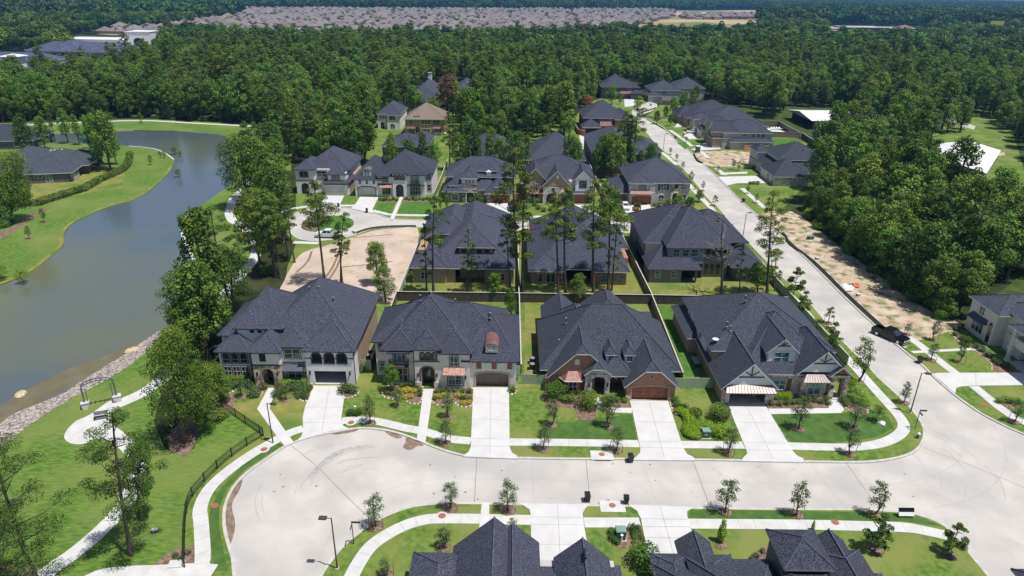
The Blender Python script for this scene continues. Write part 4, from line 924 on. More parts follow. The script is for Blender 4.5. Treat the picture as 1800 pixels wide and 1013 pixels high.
# pool terrace, bed by the park trees
sheet('lawn', [(1590, 150), (1760, 160), (1800, 300), (1830, 380), (1660, 360), (1600, 300), (1625, 240), (1560, 215)], 'grass', .156)
sheet('pool_terrace', [(1340, 226), (1362, 225), (1387, 235), (1347, 236)], 'concrete_new', .2, th=.05)
sheet('pool_water', [(1343, 228.5), (1354, 229), (1360, 234), (1348, 233.5)], 'pool_water', .215)
sheet('road', [(1640, 204), (1660, 203), (1715, 222), (1712, 228), (1690, 222)], 'concrete', .175)
sheet('driveway', [(1730, 270), (1765, 268), (1768, 273), (1733, 276)], 'dirt', .175)
# ------------------------------------------------------------------ the front row of four houses
CL = MATS
# 1: white stucco, open garage
h = House('stucco_house', 'white stucco house with three arched loggia openings above an open garage, nearest the lake')
h.trimm = 'trim_dark'; h.wm = 'stucco_white'
h.box(-29.2, 86.6, -22.75, 103.8, 5.9, 'brick_tan'); 
# open garage: walls round a real room, loggia above
h.facade(-29.45, -22.6, 2.9, 85.2, .3, [(-28.4, -23.8, 2.35, 0)])
h.facade(-29.45, -22.6, 5.9, 85.2, .3, [(-28.55, -27.1, 5.3, .7), (-26.75, -25.3, 5.3, .7), (-24.95, -23.5, 5.3, .7)], z0=3.6)
h.wall.box(-29.45, 85.2, 2.9, -22.6, 85.5, 3.6, 'stucco_white'); h.wall.box(-29.45, 85.5, .1, -29.15, 91.5, 5.9, 'stucco_white'); h.wall.box(-22.9, 85.5, .1, -22.6, 88, 5.9, 'stucco_white')
h.wall.v[:8] = [(x, (91.5 if y < 90 else y), z) for x, y, z in h.wall.v[:8]]
h.wall.box(-22.98, 88, .1, -22.68, 91.5, 5.88, 'brick_tan'); h.wall.box(-29.1, 85.5, 2.9, -22.95, 91.5, 3.1, 'inside_wall'); h.wall.box(-29.1, 90.9, .2, -22.95, 91.45, 5.8, 'recess_shade'); h.wall.box(-29.1, 87.2, 3.1, -22.95, 87.4, 5.8, 'inside_wall'); h.wall.box(-29.1, 85.2, .15, -22.95, 91, .2, 'concrete_new')
mb = MB(); h.obj(mb, 'trim_band'); mb.box(-29.48, 85.15, 4.38, -28.65, 85.2, 4.52, 'trim_dark')
for a, b in ((-27.0, -26.85), (-25.2, -25.05), (-23.4, -22.6)): mb = MB(); mb.box(a, 85.15, 4.38, b, 85.2, 4.52, 'trim_dark'); h.obj(mb, 'trim_band')
for a in (-27.83, -26.03, -24.23): 
    h.ring(h.trim, 'S', 85.2, (a-.8, 3.5, a+.8, 5.45), .1, .06, 'trim_dark', .8)
    mb = MB(); mb.box(a-.72, 85.3, 3.6, a+.72, 85.34, 3.64, 'iron'); mb.box(a-.72, 85.3, 4.2, a+.72, 85.34, 4.24, 'iron')
    for i in range(9): mb.box(a-.72+i*.18-.01, 85.31, 3.6, a-.72+i*.18+.01, 85.33, 4.22, 'iron')
    h.obj(mb, 'railing')
# entry block with deep stone arch
h.facade(-36.8, -32.9, 3.6, 84.5, 1.6, [(-35.7, -34.0, 3.0, .85)], 'stone'); h.wall.box(-36.78, 84.52, 3.6, -32.92, 90, 6.0, 'stucco_white'); h.wall.box(-36.7, 86.1, .05, -33, 90, 3.6, 'stone'); h.bb.append((-36.8, 84.5))
h.ring(h.trim, 'S', 84.5, (-35.95, .05, -33.75, 3.3), .26, .05, 'brick_tan', 1.1); h.door(-35.5, -34.2, 2.75, 86.1, 'front', 'door_black', .6)
h.wall.box(-37, 84.42, 3.55, -32.7, 84.5, 3.72, 'trim_dark'); h.box(-32.9, 85.7, -29.45, 91, 6.3, 'stucco_white'); h.wall.box(-32.9, 85.62, .05, -29.46, 85.7, 3.4, 'stone'); h.wall.box(-32.9, 85.55, 3.4, -29.5, 85.7, 3.52, 'trim_dark')
h.win(-35.6, 4.3, -34.9, 5.7, 84.52, cols=1, rows=1, fm='trim_dark', sur='trim_dark', sw=.1)
h.win(-32.5, 4.1, -30.2, 5.7, 85.7, cols=2, rows=2, fm='stucco_white', sur='trim_dark', sw=.12); h.win(-32.3, .9, -30.2, 2.4, 85.62, cols=2, rows=2, fm='stucco_grey', sur='trim_dark', sw=.1)
h.canopy(-32.7, -29.9, 2.6, 3.2, 85.62, 1.0, 'metal_slate', hip=.05)
h.lantern(-36.3, 2.2, 84.5); h.lantern(-33.4, 2.2, 84.5); h.lantern(-28.95, 2.1, 85.2); h.lantern(-23.2, 2.1, 85.2)
# left wing with the arched windows
h.box(-42.2, 86.2, -37.9, 97, 5.1, 'stucco_white'); h.wall.box(-42.25, 86.12, .05, -37.85, 86.2, 2.6, 'stone_pale'); h.wall.box(-37.9, 86.3, .05, -36.7, 90, 4.7, 'brick_grey')
for i in range(3):
    a = -41.75+i*1.28; h.win(a, 2.95, a+1.1, 4.7, 86.2, cols=1, rows=2, ah=.5, fm='stucco_grey', sur='trim_dark', sw=.12); h.win(a, .8, a+1.1, 2.45, 86.1, cols=2, rows=2, fm='stucco_grey', sur='trim_dark', sw=.09)
h.box(-43.3, 90.3, -37.9, 101, 5.6, 'stucco_white'); h.box(-39.9, 88.3, -33.4, 98, 7.8, 'stucco_white')
for i in range(3): h.win(-38.0+i*1.1, 6.85, -37.5+i*1.1, 7.3, 88.3, cols=1, rows=1, fm='trim_dark', sur='trim_dark', sw=.05)
h.rf(-36.6, 87, -22.6, 104.2, 5.95, .83, 'y'); h.rf(-29.4, 85.25, -22.62, 95, 5.9, .83, 'y'); h.rf(-36.8, 84.5, -32.9, 93, 6.0, .8, 'y'); h.rf(-33.2, 85.7, -29.3, 93, 6.3, .7, 'y')
h.rf(-42.2, 86.2, -37.9, 97, 5.1, .75, 'y'); h.rf(-43.3, 90.3, -36, 101, 5.6, .75, 'y'); h.rf(-39.9, 88.3, -33.4, 99, 7.8, .72, 'x'); h.wall.box(-36.4, 90, .05, -29.2, 103.8, 5.8, 'brick_tan')
for q in ((-30.3, 93.5, 11.2), (-29, 94, 11.0), (-26.8, 93.2, 9.6), (-36.2, 97, 8.9)): h.vent(*q)
mb = MB(); mb.tube([(-22.5, 85.3, 5.7), (-22.5, 85.3, .2)], .06, 'trim_dark', 5); h.obj(mb, 'downpipe')
h.finish()
# 2: cream stucco, clay awning
h = House('stucco_house', 'cream stucco house with clay tiled awning and red barrel dormer over a brown garage')
h.trimm = 'trim_dark'; h.wm = 'stucco_cream'
h.facade(-5.9, .75, 4.8, 84.9, .7, [(-5.05, -.35, 2.6, .45)]); h.box(-5.85, 85.6, .72, 99.3, 4.75); h.door(-5.05, -.35, 2.6, 85.6, 'garage', 'door_brown', .42)
h.ring(h.trim, 'S', 84.9, (-5.3, .05, -.1, 2.85), .22, .06, 'trim_tan', .5)
for x in (-4.6, -2.4, -.2):
    h.win(x-.3, 3.3, x+.3, 4.2, 84.9, cols=2, rows=2, fm='rust', gm='rust', sur='trim_tan', sw=.1)
for i in range(4): h.trim.box(-5.6+i*2.0, 84.55, 4.35, -5.4+i*2.0, 84.9, 4.6, 'trim_brown')
h.box(-18.1, 85.5, -14.0, 98.5, 6.0); h.box(-14.1, 87, -10.2, 98.5, 6.0); h.box(-10.3, 85.9, -6, 98.5, 6.0); h.box(-19.9, 88, -14, 98.6, 6.05)
h.facade(-13.75, -10.2, 6.7, 84.6, 1.5, [(-12.9, -11.05, 3.6, .7)]); h.wall.box(-13.7, 86.1, .05, -10.2, 90, 6.7, 'stucco_cream'); h.wall.box(-13.2, 86.05, .06, -10.8, 86.1, 3.8, 'trim_brown'); h.ring(h.trim, 'S', 84.6, (-13.1, .05, -10.85, 3.8), .2, .05, 'trim_brown', .85); h.door(-12.7, -11.3, 2.8, 86.05, 'front', 'door_black', .5)  # brown panel on the entry back wall paints the recess dark like its shade
for x in (-13.75, -11.05): h.wall.box(x, 84.45, .05, x+.85, 84.6, 1.15, 'stone_pale')
for i in range(3): h.win(-12.9+i*.85, 4.75, -12.25+i*.85, 5.95, 84.6, cols=1, rows=1, ah=.32, fm='trim_brown', sur='trim_brown', sw=.1)
h.wall.box(-13.8, 84.5, 4.45, -10.15, 84.6, 4.58, 'trim_brown')
h.box(-10.2, 84.6, -5.9, 90, 6.1); h.win(-8.7, 3.75, -7.5, 5.6, 84.6, ah=.55, fm='trim_white', gm='glass_teal', sur='trim_brown', sw=.13); h.win(-9.0, .7, -7.0, 2.7, 84.6, cols=2, rows=2, gm='glass_teal', sur='trim_brown', sw=.16)
h.canopy(-9.6, -6.6, 2.85, 3.6, 84.6, 1.0, 'tile_clay', hip=.05); h.lantern(-6.5, 2.0, 84.6); h.lantern(-13.3, 2.3, 84.6); h.lantern(-10.6, 2.3, 84.6)
h.win(-17.1, .7, -14.9, 2.85, 85.5, cols=3, rows=2, gm='glass', sur='trim_brown', sw=.16); h.win(-16.9, 3.7, -15.1, 5.5, 85.5, cols=3, rows=1, gm='glass_teal', sur='trim_brown', sw=.1)
mb = MB(); mb.box(-17.4, 84.6, 3.3, -14.7, 85.5, 3.45, 'trim_brown')
for i in range(19): mb.box(-17.35+i*.145, 84.62, 3.45, -17.33+i*.145, 84.65, 4.4, 'iron')
mb.box(-17.4, 84.6, 4.35, -14.7, 84.66, 4.42, 'iron'); mb.box(-17.4, 84.6, 3.45, -17.35, 85.5, 4.4, 'iron'); mb.box(-14.75, 84.6, 3.45, -14.7, 85.5, 4.4, 'iron'); h.obj(mb, 'balcony')
h.rf(-17.6, 84.9, -14.5, 86.5, 5.7, .4, 'x', ov=.1)
h.win(-19.5, .9, -18.7, 2.4, 88, cols=1, rows=2, sur='trim_brown', sw=.12, gm='glass_teal'); h.win(-19.5, 4.2, -18.7, 5.6, 88, cols=1, rows=2, sur='trim_brown', sw=.1)
h.rf(-18.2, 85.4, -5.8, 98.8, 6.08, .84, 'y'); h.rf(-20, 88, -1, 98.7, 6.05, .66, 'x'); h.rf(-6.6, 84.9, .75, 99.4, 4.8, .5, 'x'); h.rf(-9, 86, .70, 99.3, 4.75, .52, 'x', ov=.3)
h.rf(-13.75, 84.6, -10.2, 92, 6.7, .85, 'y'); h.rf(-10.2, 84.6, -5.9, 92, 6.15, .85, 'y'); h.rf(-18.1, 85.4, -13.9, 93, 6.1, .85, 'y')
h.barrel(-3.65, -1.95, 5.5, 6.4, 85.6, 2.6)
for q in ((-12.3, 92.6, 11.2), (-13.6, 92.2, 10.6), (-8.6, 94, 9.2), (-3.2, 91, 8.4)): h.vent(*q)
h.finish()
# 3: red brick, two small dormers
h = House('brick_house', 'red brick house with two small white dormers, clipped gables and wooden garage door')
h.wm = 'brick_red'
h.facade(16.2, 23.0, 2.6, 81.9, .5, [(17.0, 22.05, 2.45, .4)]); h.box(16.25, 82.4, 22.95, 99, 2.65); h.door(17.0, 22.05, 2.45, 82.4, 'garage', 'door_wood', .4)
h.wall.box(16.15, 81.82, .05, 16.9, 81.9, .9, 'stone_pale'); h.wall.box(22.2, 81.82, .05, 23.05, 81.9, .9, 'stone_pale'); h.ring(h.trim, 'S', 81.9, (16.75, .05, 22.3, 2.75), .22, .04, 'brick_tan', .45)
h.box(5.6, 84.3, 12, 106.8, 2.6); h.box(4.7, 91.6, 24.2, 101, 2.8); h.box(10.5, 101, 20, 106.4, 2.8)
# bay window
mb = MB(); mb.prism([(7.2, 84.3), (7.9, 83.4), (9.7, 83.4), (10.4, 84.3)], lambda u, w, d: (u, w, d), .05, 2.5, 'brick_red'); h.obj(mb, 'bay_window')
h.win(8.2, .7, 9.4, 2.2, 83.4, gm='glass', sur='trim_tan', sw=.07)
mb = MB(); b = [(6.8, 84.3, 2.45), (7.6, 82.95, 2.45), (10.0, 82.95, 2.45), (10.8, 84.3, 2.45)]; t = [(8.2, 84.28, 3.5), (9.4, 84.28, 3.5)]; mb.add(b+t, [(0, 1, 4), (1, 2, 5, 4), (2, 3, 5), (3, 2, 1, 0)], 'copper'); mb.tube(b, .07, 'trim_white', 4); h.obj(mb, 'bay_roof')
h.win(9.0, 4.5, 9.7, 5.4, 84.2, cols=1, rows=1, ah=.3, fm='trim_white', gm='trim_white'); h.wall.box(4.9, 84.1, .05, 5.6, 84.3, 2.4, 'brick_red')
# entry
h.facade(10.5, 14.0, 3.65, 83.2, .45, [(11.5, 13.3, 3.1, .4)], 'stone_pale'); h.facade(14.0, 16.6, 3.3, 83.7, .45, [(14.1, 16.35, 3.0, .5)], 'stone_pale'); h.wall.box(10.5, 83.65, .05, 11.0, 86.5, 3.8, 'brick_red'); h.wall.box(10.6, 86.5, .05, 16.6, 90, 3.4, 'brick_red')
h.door(11.8, 13.0, 2.9, 86.5, 'front', 'door_wood', .3); h.wall.box(13.6, 84.1, .05, 13.9, 86.5, 3.2, 'brick_red'); h.lantern(11.1, 1.9, 83.2); h.lantern(13.7, 1.9, 83.2)
h.rf(10.6, 83.2, 13.9, 88, 3.7, .85, 'y', g0=.55, wm='stone_pale', ov=.35); h.rf(13.2, 83.7, 17, 89, 3.35, .6, 'x', ov=.35)
h.rf(4.6, 86, 24.2, 101.2, 2.95, .85, 'x'); h.rf(5.6, 84.2, 14.6, 103, 2.7, .98, 'y', g0=.80); h.rf(16.2, 81.9, 23.0, 96, 2.65, .93, 'y', g0=.72)
h.rf(5.4, 96, 10.9, 106.9, 2.9, .85, 'y', g1=1); h.rf(11.4, 97, 20, 106.6, 2.95, .85, 'y', g1=.7); h.rf(14, 96, 23.2, 105, 2.9, .45, 'x')
h.win(19.3, 3.9, 19.75, 4.6, 81.9, cols=1, rows=1, fm='trim_tan', gm='stone_dark')
for x in (13.7, 16.4): h.dormer(x, x+1.4, 3.7, 5.3, 86.1, 2.6, 1.05, 0, 'trim_white', (.6, .62), ov=.22, gm='glass', rm=None)
for q in ((8.3, 93.5, 6.5), (10.6, 97, 7.0), (14.5, 101.5, 4.4), (15.4, 101.7, 4.4), (7.1, 90, 4.6)): h.vent(*q)
mb = MB(); mb.tube([(5.0, 84.6, 2.6), (5.0, 84.6, .2)], .06, 'trim_white', 5); h.obj(mb, 'downpipe')
h.finish()
# 4: corner house with timbered gables
h = House('brick_house', 'tan brick corner house with timbered gables and pale metal awning over its open garage')
h.wm = 'brick_tan'
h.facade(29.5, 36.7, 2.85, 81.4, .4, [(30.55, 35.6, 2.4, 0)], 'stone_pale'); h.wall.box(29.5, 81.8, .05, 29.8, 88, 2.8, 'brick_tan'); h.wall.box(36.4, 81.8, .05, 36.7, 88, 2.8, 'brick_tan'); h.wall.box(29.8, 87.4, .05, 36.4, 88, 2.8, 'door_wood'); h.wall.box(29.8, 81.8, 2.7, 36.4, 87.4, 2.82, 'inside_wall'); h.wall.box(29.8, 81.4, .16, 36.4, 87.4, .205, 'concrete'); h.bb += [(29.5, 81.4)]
mb = MB(); mb.tube([(34.6, 83.2, .3), (34.7, 83.3, 2.0)], .3, 'trim_tan', 10); h.obj(mb, 'rolled_carpet', 'tan rolled carpet standing inside the open garage')
h.canopy(29.6, 36.6, 2.55, 3.25, 81.4, 1.1, 'metal_pale', hip=.35)
h.box(36.7, 84.0, 41, 99, 3.7, 'stone_pale'); h.box(41, 83.9, 44.3, 99, 4.2, 'stone_pale'); h.box(29.6, 88, 46.9, 105.6, 5.1); h.box(28.1, 96, 31, 107, 3.0); h.wall.box(29.4, 91, 2.9, 29.6, 103, 5.0, 'stucco_white')
h.win(37.4, .9, 39.2, 2.7, 84.0, cols=2, rows=2, gm='glass_teal', sur='trim_tan', sw=.12)
mb = MB(); mb.box(39.4, 83.93, .8, 40.0, 83.99, 2.8, 'door_wood'); h.obj(mb, 'shutter'); mb = MB(); mb.box(36.85, 83.93, .8, 37.25, 83.99, 2.8, 'door_wood'); h.obj(mb, 'shutter')
h.win(42.0, .7, 44.0, 3.0, 83.2, cols=2, rows=2, gm='glass_teal', sur='trim_tan', sw=.14); h.facade(41.1, 44.6, 3.2, 83.2, .7, [], 'stone')
h.canopy(40.9, 44.7, 3.2, 3.95, 83.25, 1.0, 'metal_pale', hip=.7)
# tall porch at the corner
h.facade(45.0, 47.6, 4.2, 82.9, .6, [(45.7, 47.0, 3.6, 0)], 'stone'); h.wall.box(47.0, 83.5, .05, 47.6, 84.3, 4.2, 'stone'); h.wall.box(47.0, 86.3, .05, 47.6, 87.1, 4.2, 'stone'); h.wall.box(44.7, 86.6, .05, 47, 88, 4.2, 'brick_tan'); h.door(45.4, 46.6, 2.6, 86.6, 'front', 'door_wood'); h.wall.box(45.6, 82.9, .16, 47, 86.6, .21, 'concrete_new')
h.lantern(45.3, 2.2, 82.9); h.rf(44.9, 82.9, 47.6, 88.5, 4.1, .95, 'y', g0=1, wm='door_wood', ov=.35)
h.rf(29.6, 88.2, 47.1, 106.2, 5.2, .57, 'y'); h.rf(33, 84.0, 46.2, 101, 3.85, .62, 'x'); h.rf(28.1, 96, 32, 107.1, 3.1, .6, 'y'); h.rf(29.5, 81.4, 36.7, 99, 2.9, 1.0, 'y', g0=1, wm='stucco_white')
h.rf(40.5, 83.3, 47.0, 94, 4.3, .97, 'y', g0=1, wm='stucco_white')
h.dormer(36.5, 40.4, 4.4, 6.5, 85.3, 4.5, .95, 1, 'stucco_white', (.55, .8), ov=.4, gm='glass_teal')
def timbers(cx, z, hw, p, Y):
    mb = MB(); zt = z+hw*p
    mb.box(cx-hw*.5, Y-.1, zt-hw*.55*p-.1, cx+hw*.5, Y-.02, zt-hw*.55*p+.06, 'trim_brown'); mb.box(cx-.07, Y-.1, zt-hw*.5, cx+.07, Y-.02, zt-.1, 'trim_brown')
    for s in (-1, 1): mb.tube([(cx, Y-.06, zt-hw*.5*p), (cx+s*hw*.28, Y-.06, zt-hw*.3*p)], .07, 'trim_brown', 4)
    h.obj(mb, 'gable_timbers')
timbers(33.1, 2.9, 3.6, 1.0, 81.4); timbers(43.75, 4.3, 3.25, .97, 83.3); timbers(38.45, 6.5, 1.95, .95, 85.3)

for y in (94, 98, 101): h.win(y, 3.5, y+1, 4.8, 29.4, face='W', cols=1, rows=2)
for q in ((32.2, 91.5, 7.2), (32.5, 90.7, 6.9), (36, 96, 9.5)): h.vent(*q)
mb = MB(); mb.tube([(30.1, 89.5, 5.2), (30.1, 89.5, 6.1)], .04, 'grey_metal', 5); mb.disc((30.1, 89.3), .42, 6.05, 6.2, 'white_paint', 14, r2=1.1); h.obj(mb, 'satellite_dish')
h.finish()
# ------------------------------------------------------------------ second row, seen from behind
h = House('brick_house', 'tan brick house seen from behind with upper window band, beside the bare dirt lot'); h.wm = 'brick_tan'
h.box(-19.4, 122.9, -12.8, 134, 3.6); h.facade(-12.8, -4.6, 3.4, 123.3, .3, [(-11.1, -5.4, 2.9, 0)]); h.wall.box(-12.8, 127, .05, -4.6, 128, 3.4, 'recess_shade'); h.box(-4.6, 122.9, .3, 152, 3.6); h.box(-18.8, 128, .2, 155, 3.5)
h.wall.box(-18.9, 128, 3.4, -14.4, 140, 5.2, 'stucco_tan'); h.box(-10.4, 125.7, -3.8, 139, 6.95)
for x in (-10.2, -8.5, -7.1, -5.6): h.win(x, 5.45, x+1.2, 6.7, 125.7, cols=1, rows=1, fm='trim_tan')
for x in (-9.8, -7.8): h.win(x, .3, x+1.7, 2.6, 126.98, cols=2, rows=1, fm='trim_brown')
h.win(-3, .9, -1.4, 2.5, 122.9); h.win(-17.8, 1.0, -16.4, 2.5, 122.9)
h.rf(-19.5, 122.8, -12.7, 134, 3.7, .62, 'y'); h.rf(-17, 123.2, .3, 156, 3.5, .72, 'y'); h.rf(-4.8, 122.8, .3, 140, 3.65, .7, 'y'); h.rf(-10.5, 125.7, -3.7, 143, 6.95, .62, 'y'); h.rf(-19.2, 134, -6, 152, 4.8, .7, 'y', g0=.4)
for q in ((-15, 132, 6.0), (-9.6, 143, 9.4), (-4.4, 141, 9.6)): h.vent(*q)
h.finish()
h = House('brick_house', 'red brick single storey house seen from behind between tall pines, with teal back windows'); h.wm = 'brick_red'
h.box(3.6, 123.2, 9.9, 140, 3.1); h.box(16, 123, 22.3, 150, 3.1); h.facade(9.9, 16, 3.2, 124.2, .3, [(10.6, 15.5, 2.8, 0)]); h.box(9.9, 127.5, 16, 128, 3.2, 'recess_shade'); h.box(3.4, 130, 23.6, 152, 3.2)
h.win(5.0, .5, 6.0, 2.4, 123.2, cols=1); h.win(6.6, .5, 8.5, 2.6, 123.2, cols=2, rows=1); h.win(8.9, .5, 9.7, 2.4, 123.2, cols=1)
for x in (17.3, 18.8, 20.3): h.win(x, .8, x+1.3, 2.4, 123, cols=1, gm='glass_teal', fm='trim_tan')
h.rf(3.5, 123.1, 10, 146, 3.15, .6, 'y'); h.rf(4.2, 124, 22.4, 153, 3.3, .72, 'y'); h.rf(15.9, 123, 22.5, 140, 3.2, .55, 'y'); h.rf(14, 136, 24, 150, 3.3, .5, 'x')
for q in ((12.5, 137, 9.8), (8.2, 138, 6.6), (9.6, 138.5, 7.3), (17.3, 131, 7.0)): h.vent(*q)
h.finish()
h = House('brick_house', 'grey brown brick corner house seen from behind, with teal upper windows'); h.wm = 'brick_grey'; h.trimm = 'trim_brown'
h.box(27.1, 124.6, 33.4, 140, 3.2); h.box(27.1, 131, 33, 150, 6.1); h.box(30.9, 127.2, 38.2, 135, 6.8, 'siding_blue'); h.box(38.2, 127.8, 43.2, 136, 6.8); h.box(31, 130, 44, 151, 6.2)
mb = MB(); mb.tube([(36.3, 124.8, .1), (36.3, 124.8, 3.2)], .22, 'brick_grey', 4); h.obj(mb, 'patio_post')
h.box(33.4, 127.15, 38.1, 127.2, 3.2, 'recess_shade')  # thin near-black sheet painting the shade under the patio roof
mb = MB(); o = [(47.2+3.6*math.cos(a*math.pi/5-math.pi*.5-.63), 131.0+6.0*math.sin(a*math.pi/5-math.pi*.5-.63)) for a in range(10)]; mb.prism(o, lambda u, w, d: (u, w, d), .05, 3.2, 'brick_grey'); h.obj(mb, 'corner_bay')
for i in range(3): h.win(31.9+i*1.8, 4.75, 33.3+i*1.8, 6.3, 127.2, cols=1, gm='glass_teal')
for i in range(4): h.win(38.6+i*1.15, 4.6, 39.5+i*1.15, 6.3, 127.8, cols=1, rows=1, fm='trim_tan', t=.05); h.win(38.6+i*1.15, .7, 39.5+i*1.15, 3.0, 127.8, cols=1, rows=1, fm='trim_tan', t=.05)
h.win(28.2, 1.2, 29.3, 2.6, 124.6, cols=1, gm='glass_teal'); h.win(31.3, 1.2, 32.4, 2.6, 124.6, cols=1, gm='glass_teal'); h.win(134, 4.2, 135, 5.5, 27.1, face='W', cols=1); h.win(137, 4.2, 138, 5.5, 27.1, face='W', cols=1)
h.rf(27, 124.5, 36.8, 140, 3.25, .52, 'x'); h.rf(27, 131.5, 44, 151, 6.15, .55, 'x'); h.rf(30.9, 127.2, 43.2, 148, 6.8, .5, 'x'); h.rf(36, 133, 48.2, 150, 6.0, .5, 'x'); h.rf(43.6, 125.6, 50, 140, 3.3, .5, 'y')
for q in ((43.5, 138, 8.9), (36, 143, 10.5), (33, 138, 9.0)): h.vent(*q)
h.finish()
# ------------------------------------------------------------------ third row, facing the camera
def stucco_front(h, X, Y, mir=1):
    pass
h = House('stucco_house', 'pale stucco house with dark bands beside the far turning circle, leftmost of its row'); h.wm = 'stucco_white'; h.trimm = 'trim_dark'
h.box(-60.2, 185, -55.2, 199, 7.2); h.box(-55.2, 186.5, -51, 200, 6.8); h.box(-52.2, 184.1, -45.8, 203, 3.7); h.box(-51.2, 184.4, -46.2, 203, 6.2); h.wall.box(-46.2, 186, .05, -45.75, 203, 3.8, 'brick_tan'); h.box(-58, 190, -46.3, 204, 6.2)
h.win(-59, 4.9, -56.7, 6.5, 185, cols=2, ah=.4, sur='trim_dark', fm='stucco_grey'); h.win(-54.6, 4.6, -52, 6.3, 186.5, cols=2, rows=2, sur='trim_dark', fm='stucco_grey'); h.win(-50, 4.2, -48, 5.8, 184.4, cols=3, ah=.4, sur='trim_dark', fm='stucco_grey')
h.door(-52, -46.8, 2.5, 184.1, 'garage', 'door_grey'); h.door(-58.8, -56.8, 3.2, 185, 'front', 'door_black', .7); h.wall.box(-60.3, 184.92, 3.9, -55.1, 185, 4.1, 'trim_dark'); h.wall.box(-55.2, 186.4, 3.9, -52.2, 186.5, 4.1, 'trim_dark'); h.wall.box(-52.2, 184.02, 3.0, -45.8, 184.1, 3.2, 'trim_dark')
h.rf(-60.2, 185, -55, 196, 7.2, .6, 'y'); h.rf(-58.5, 187, -46.2, 204, 6.6, .68, 'y'); h.rf(-52, 188, -46, 204, 6.2, .6, 'y'); h.rf(-51.3, 184.3, -46.5, 190, 6.1, .6, 'y'); h.rf(-52.4, 184, -45.7, 192, 3.8, .7, 'x')
h.vent(-55.6, 197, 10.3); h.finish()
h = House('stucco_house', 'stucco house with clay awning and pale barrel dormer facing the far turning circle'); h.wm = 'stucco_white'; h.trimm = 'trim_dark'
h.facade(-43.5, -37.3, 5.1, 183, .5, [(-42.6, -38, 2.8, .5)]); h.box(-43.4, 183.5, -37.4, 200, 5.0); h.door(-42.6, -38, 2.8, 183.5, 'garage', 'door_grey', .5); h.ring(h.trim, 'S', 183, (-42.9, .05, -37.7, 3.1), .25, .06, 'trim_dark', .6)
h.box(-37.3, 183.3, -33.1, 199, 6.0); h.box(-33.1, 182.9, -29.3, 199, 6.9); h.box(-29.3, 183.4, -24.3, 200, 6.4); h.box(-24.3, 185.9, -22.7, 200, 6.3)
h.win(-35.9, 4.2, -34.4, 6.0, 183.3, ah=.6, sur='trim_brown', gm='glass'); h.win(-36.1, .7, -33.8, 2.7, 183.3, cols=3, sur='trim_brown'); h.canopy(-36.6, -33.4, 2.9, 3.8, 183.3, 1.0, 'tile_clay', hip=.05)
for i in range(3): h.win(-32.6+i*1.05, 5.0, -31.8+i*1.05, 6.3, 182.9, cols=1, rows=1, ah=.4, fm='trim_brown', sur='trim_brown', sw=.1)
h.door(-32.2, -30.2, 3.7, 182.9, 'front', 'door_black', .8); h.win(-28.4, .6, -25.7, 3.1, 183.4, cols=4, sur='trim_brown'); h.win(-28.1, 4.0, -26, 5.9, 183.4, cols=2, rows=1, sur='trim_brown', gm='glass_teal')
mb = MB(); mb.box(-28.5, 182.6, 3.6, -25.6, 183.4, 3.75, 'iron'); mb.box(-28.5, 182.6, 4.5, -25.6, 182.66, 4.56, 'iron'); [mb.box(-28.5+i*.2, 182.61, 3.75, -28.46+i*.2, 182.65, 4.5, 'iron') for i in range(15)]; h.obj(mb, 'balcony')
h.win(-24, 1.2, -23, 3, 185.9, cols=1, sur='trim_brown'); h.win(-24, 4.3, -23, 6, 185.9, cols=1, gm='glass_teal', sur='trim_brown'); h.wall.box(-37.35, 182.85, 3.5, -33.1, 183.3, 3.68, 'trim_dark'); h.wall.box(-29.3, 182.95, 3.4, -24.3, 183.4, 3.58, 'trim_dark')
for x in (-42.3, -40.4, -38.5): h.win(x, 3.7, x+.5, 4.6, 183, cols=1, rows=1, fm='trim_dark')
h.rf(-43.5, 183, -35, 200, 5.1, .55, 'x'); h.rf(-37.5, 184, -24, 200, 6.4, .68, 'y'); h.rf(-37.2, 183.2, -33.1, 192, 6.1, .7, 'y'); h.rf(-33.1, 182.9, -29.3, 192, 6.9, .8, 'y'); h.rf(-29.5, 183.4, -24.3, 192, 6.5, .8, 'y'); h.rf(-30, 185.9, -22.7, 200, 6.3, .6, 'y')
h.barrel(-41.3, -39.2, 5.6, 7, 184, 3, 'metal_pale'); h.vent(-33.8, 193, 9); h.finish()
h = House('brick_house', 'stone and brick house with square turret and white chimney in the third row'); h.wm = 'stone_dark'
h.box(-18.7, 178.3, -13.6, 195, 3.4, 'brick_grey'); h.box(-13.6, 178.0, -10, 190, 3.9); h.box(-13.9, 180, -9.9, 188, 6.6); h.wall.box(-13.95, 179.9, 4.6, -9.85, 180, 6.6, 'stucco_cream'); h.box(-10, 180.5, -6.9, 195, 3.4, 'stucco_grey'); h.facade(-7.1, -.9, 2.9, 178, .4, [(-6.2, -1.4, 2.5, 0)]); h.box(-7, 178.4, -1, 197, 2.9); h.door(-6.2, -1.4, 2.5, 178.4, 'garage', 'door_wood')
h.box(-18.5, 186, .2, 197, 5.9, 'stucco_grey'); h.box(-10, 185, -5, 195, 7.5, 'siding_dark')
for i in range(3): h.win(-12.9+i*.9, 5.0, -12.3+i*.9, 6.0, 179.9, cols=1, rows=1, ah=.25, sur='trim_white', sw=.08); h.win(-9.2+i*1.3, 6.4, -8.4+i*1.3, 7.2, 185, cols=1, rows=1, ah=.25)
h.ring(h.trim, 'S', 178, (-12.8, .05, -10.3, 3.6), .28, .1, 'trim_white', 1.2); h.door(-12.4, -10.7, 3.1, 178, 'front', 'door_black', .8); h.win(-16.6, .8, -14.8, 2.7, 178.3, ah=.5, gm='glass_teal', sur='trim_white'); h.win(-8.9, .7, -7.6, 2.6, 180.5, cols=1, sur='trim_tan')
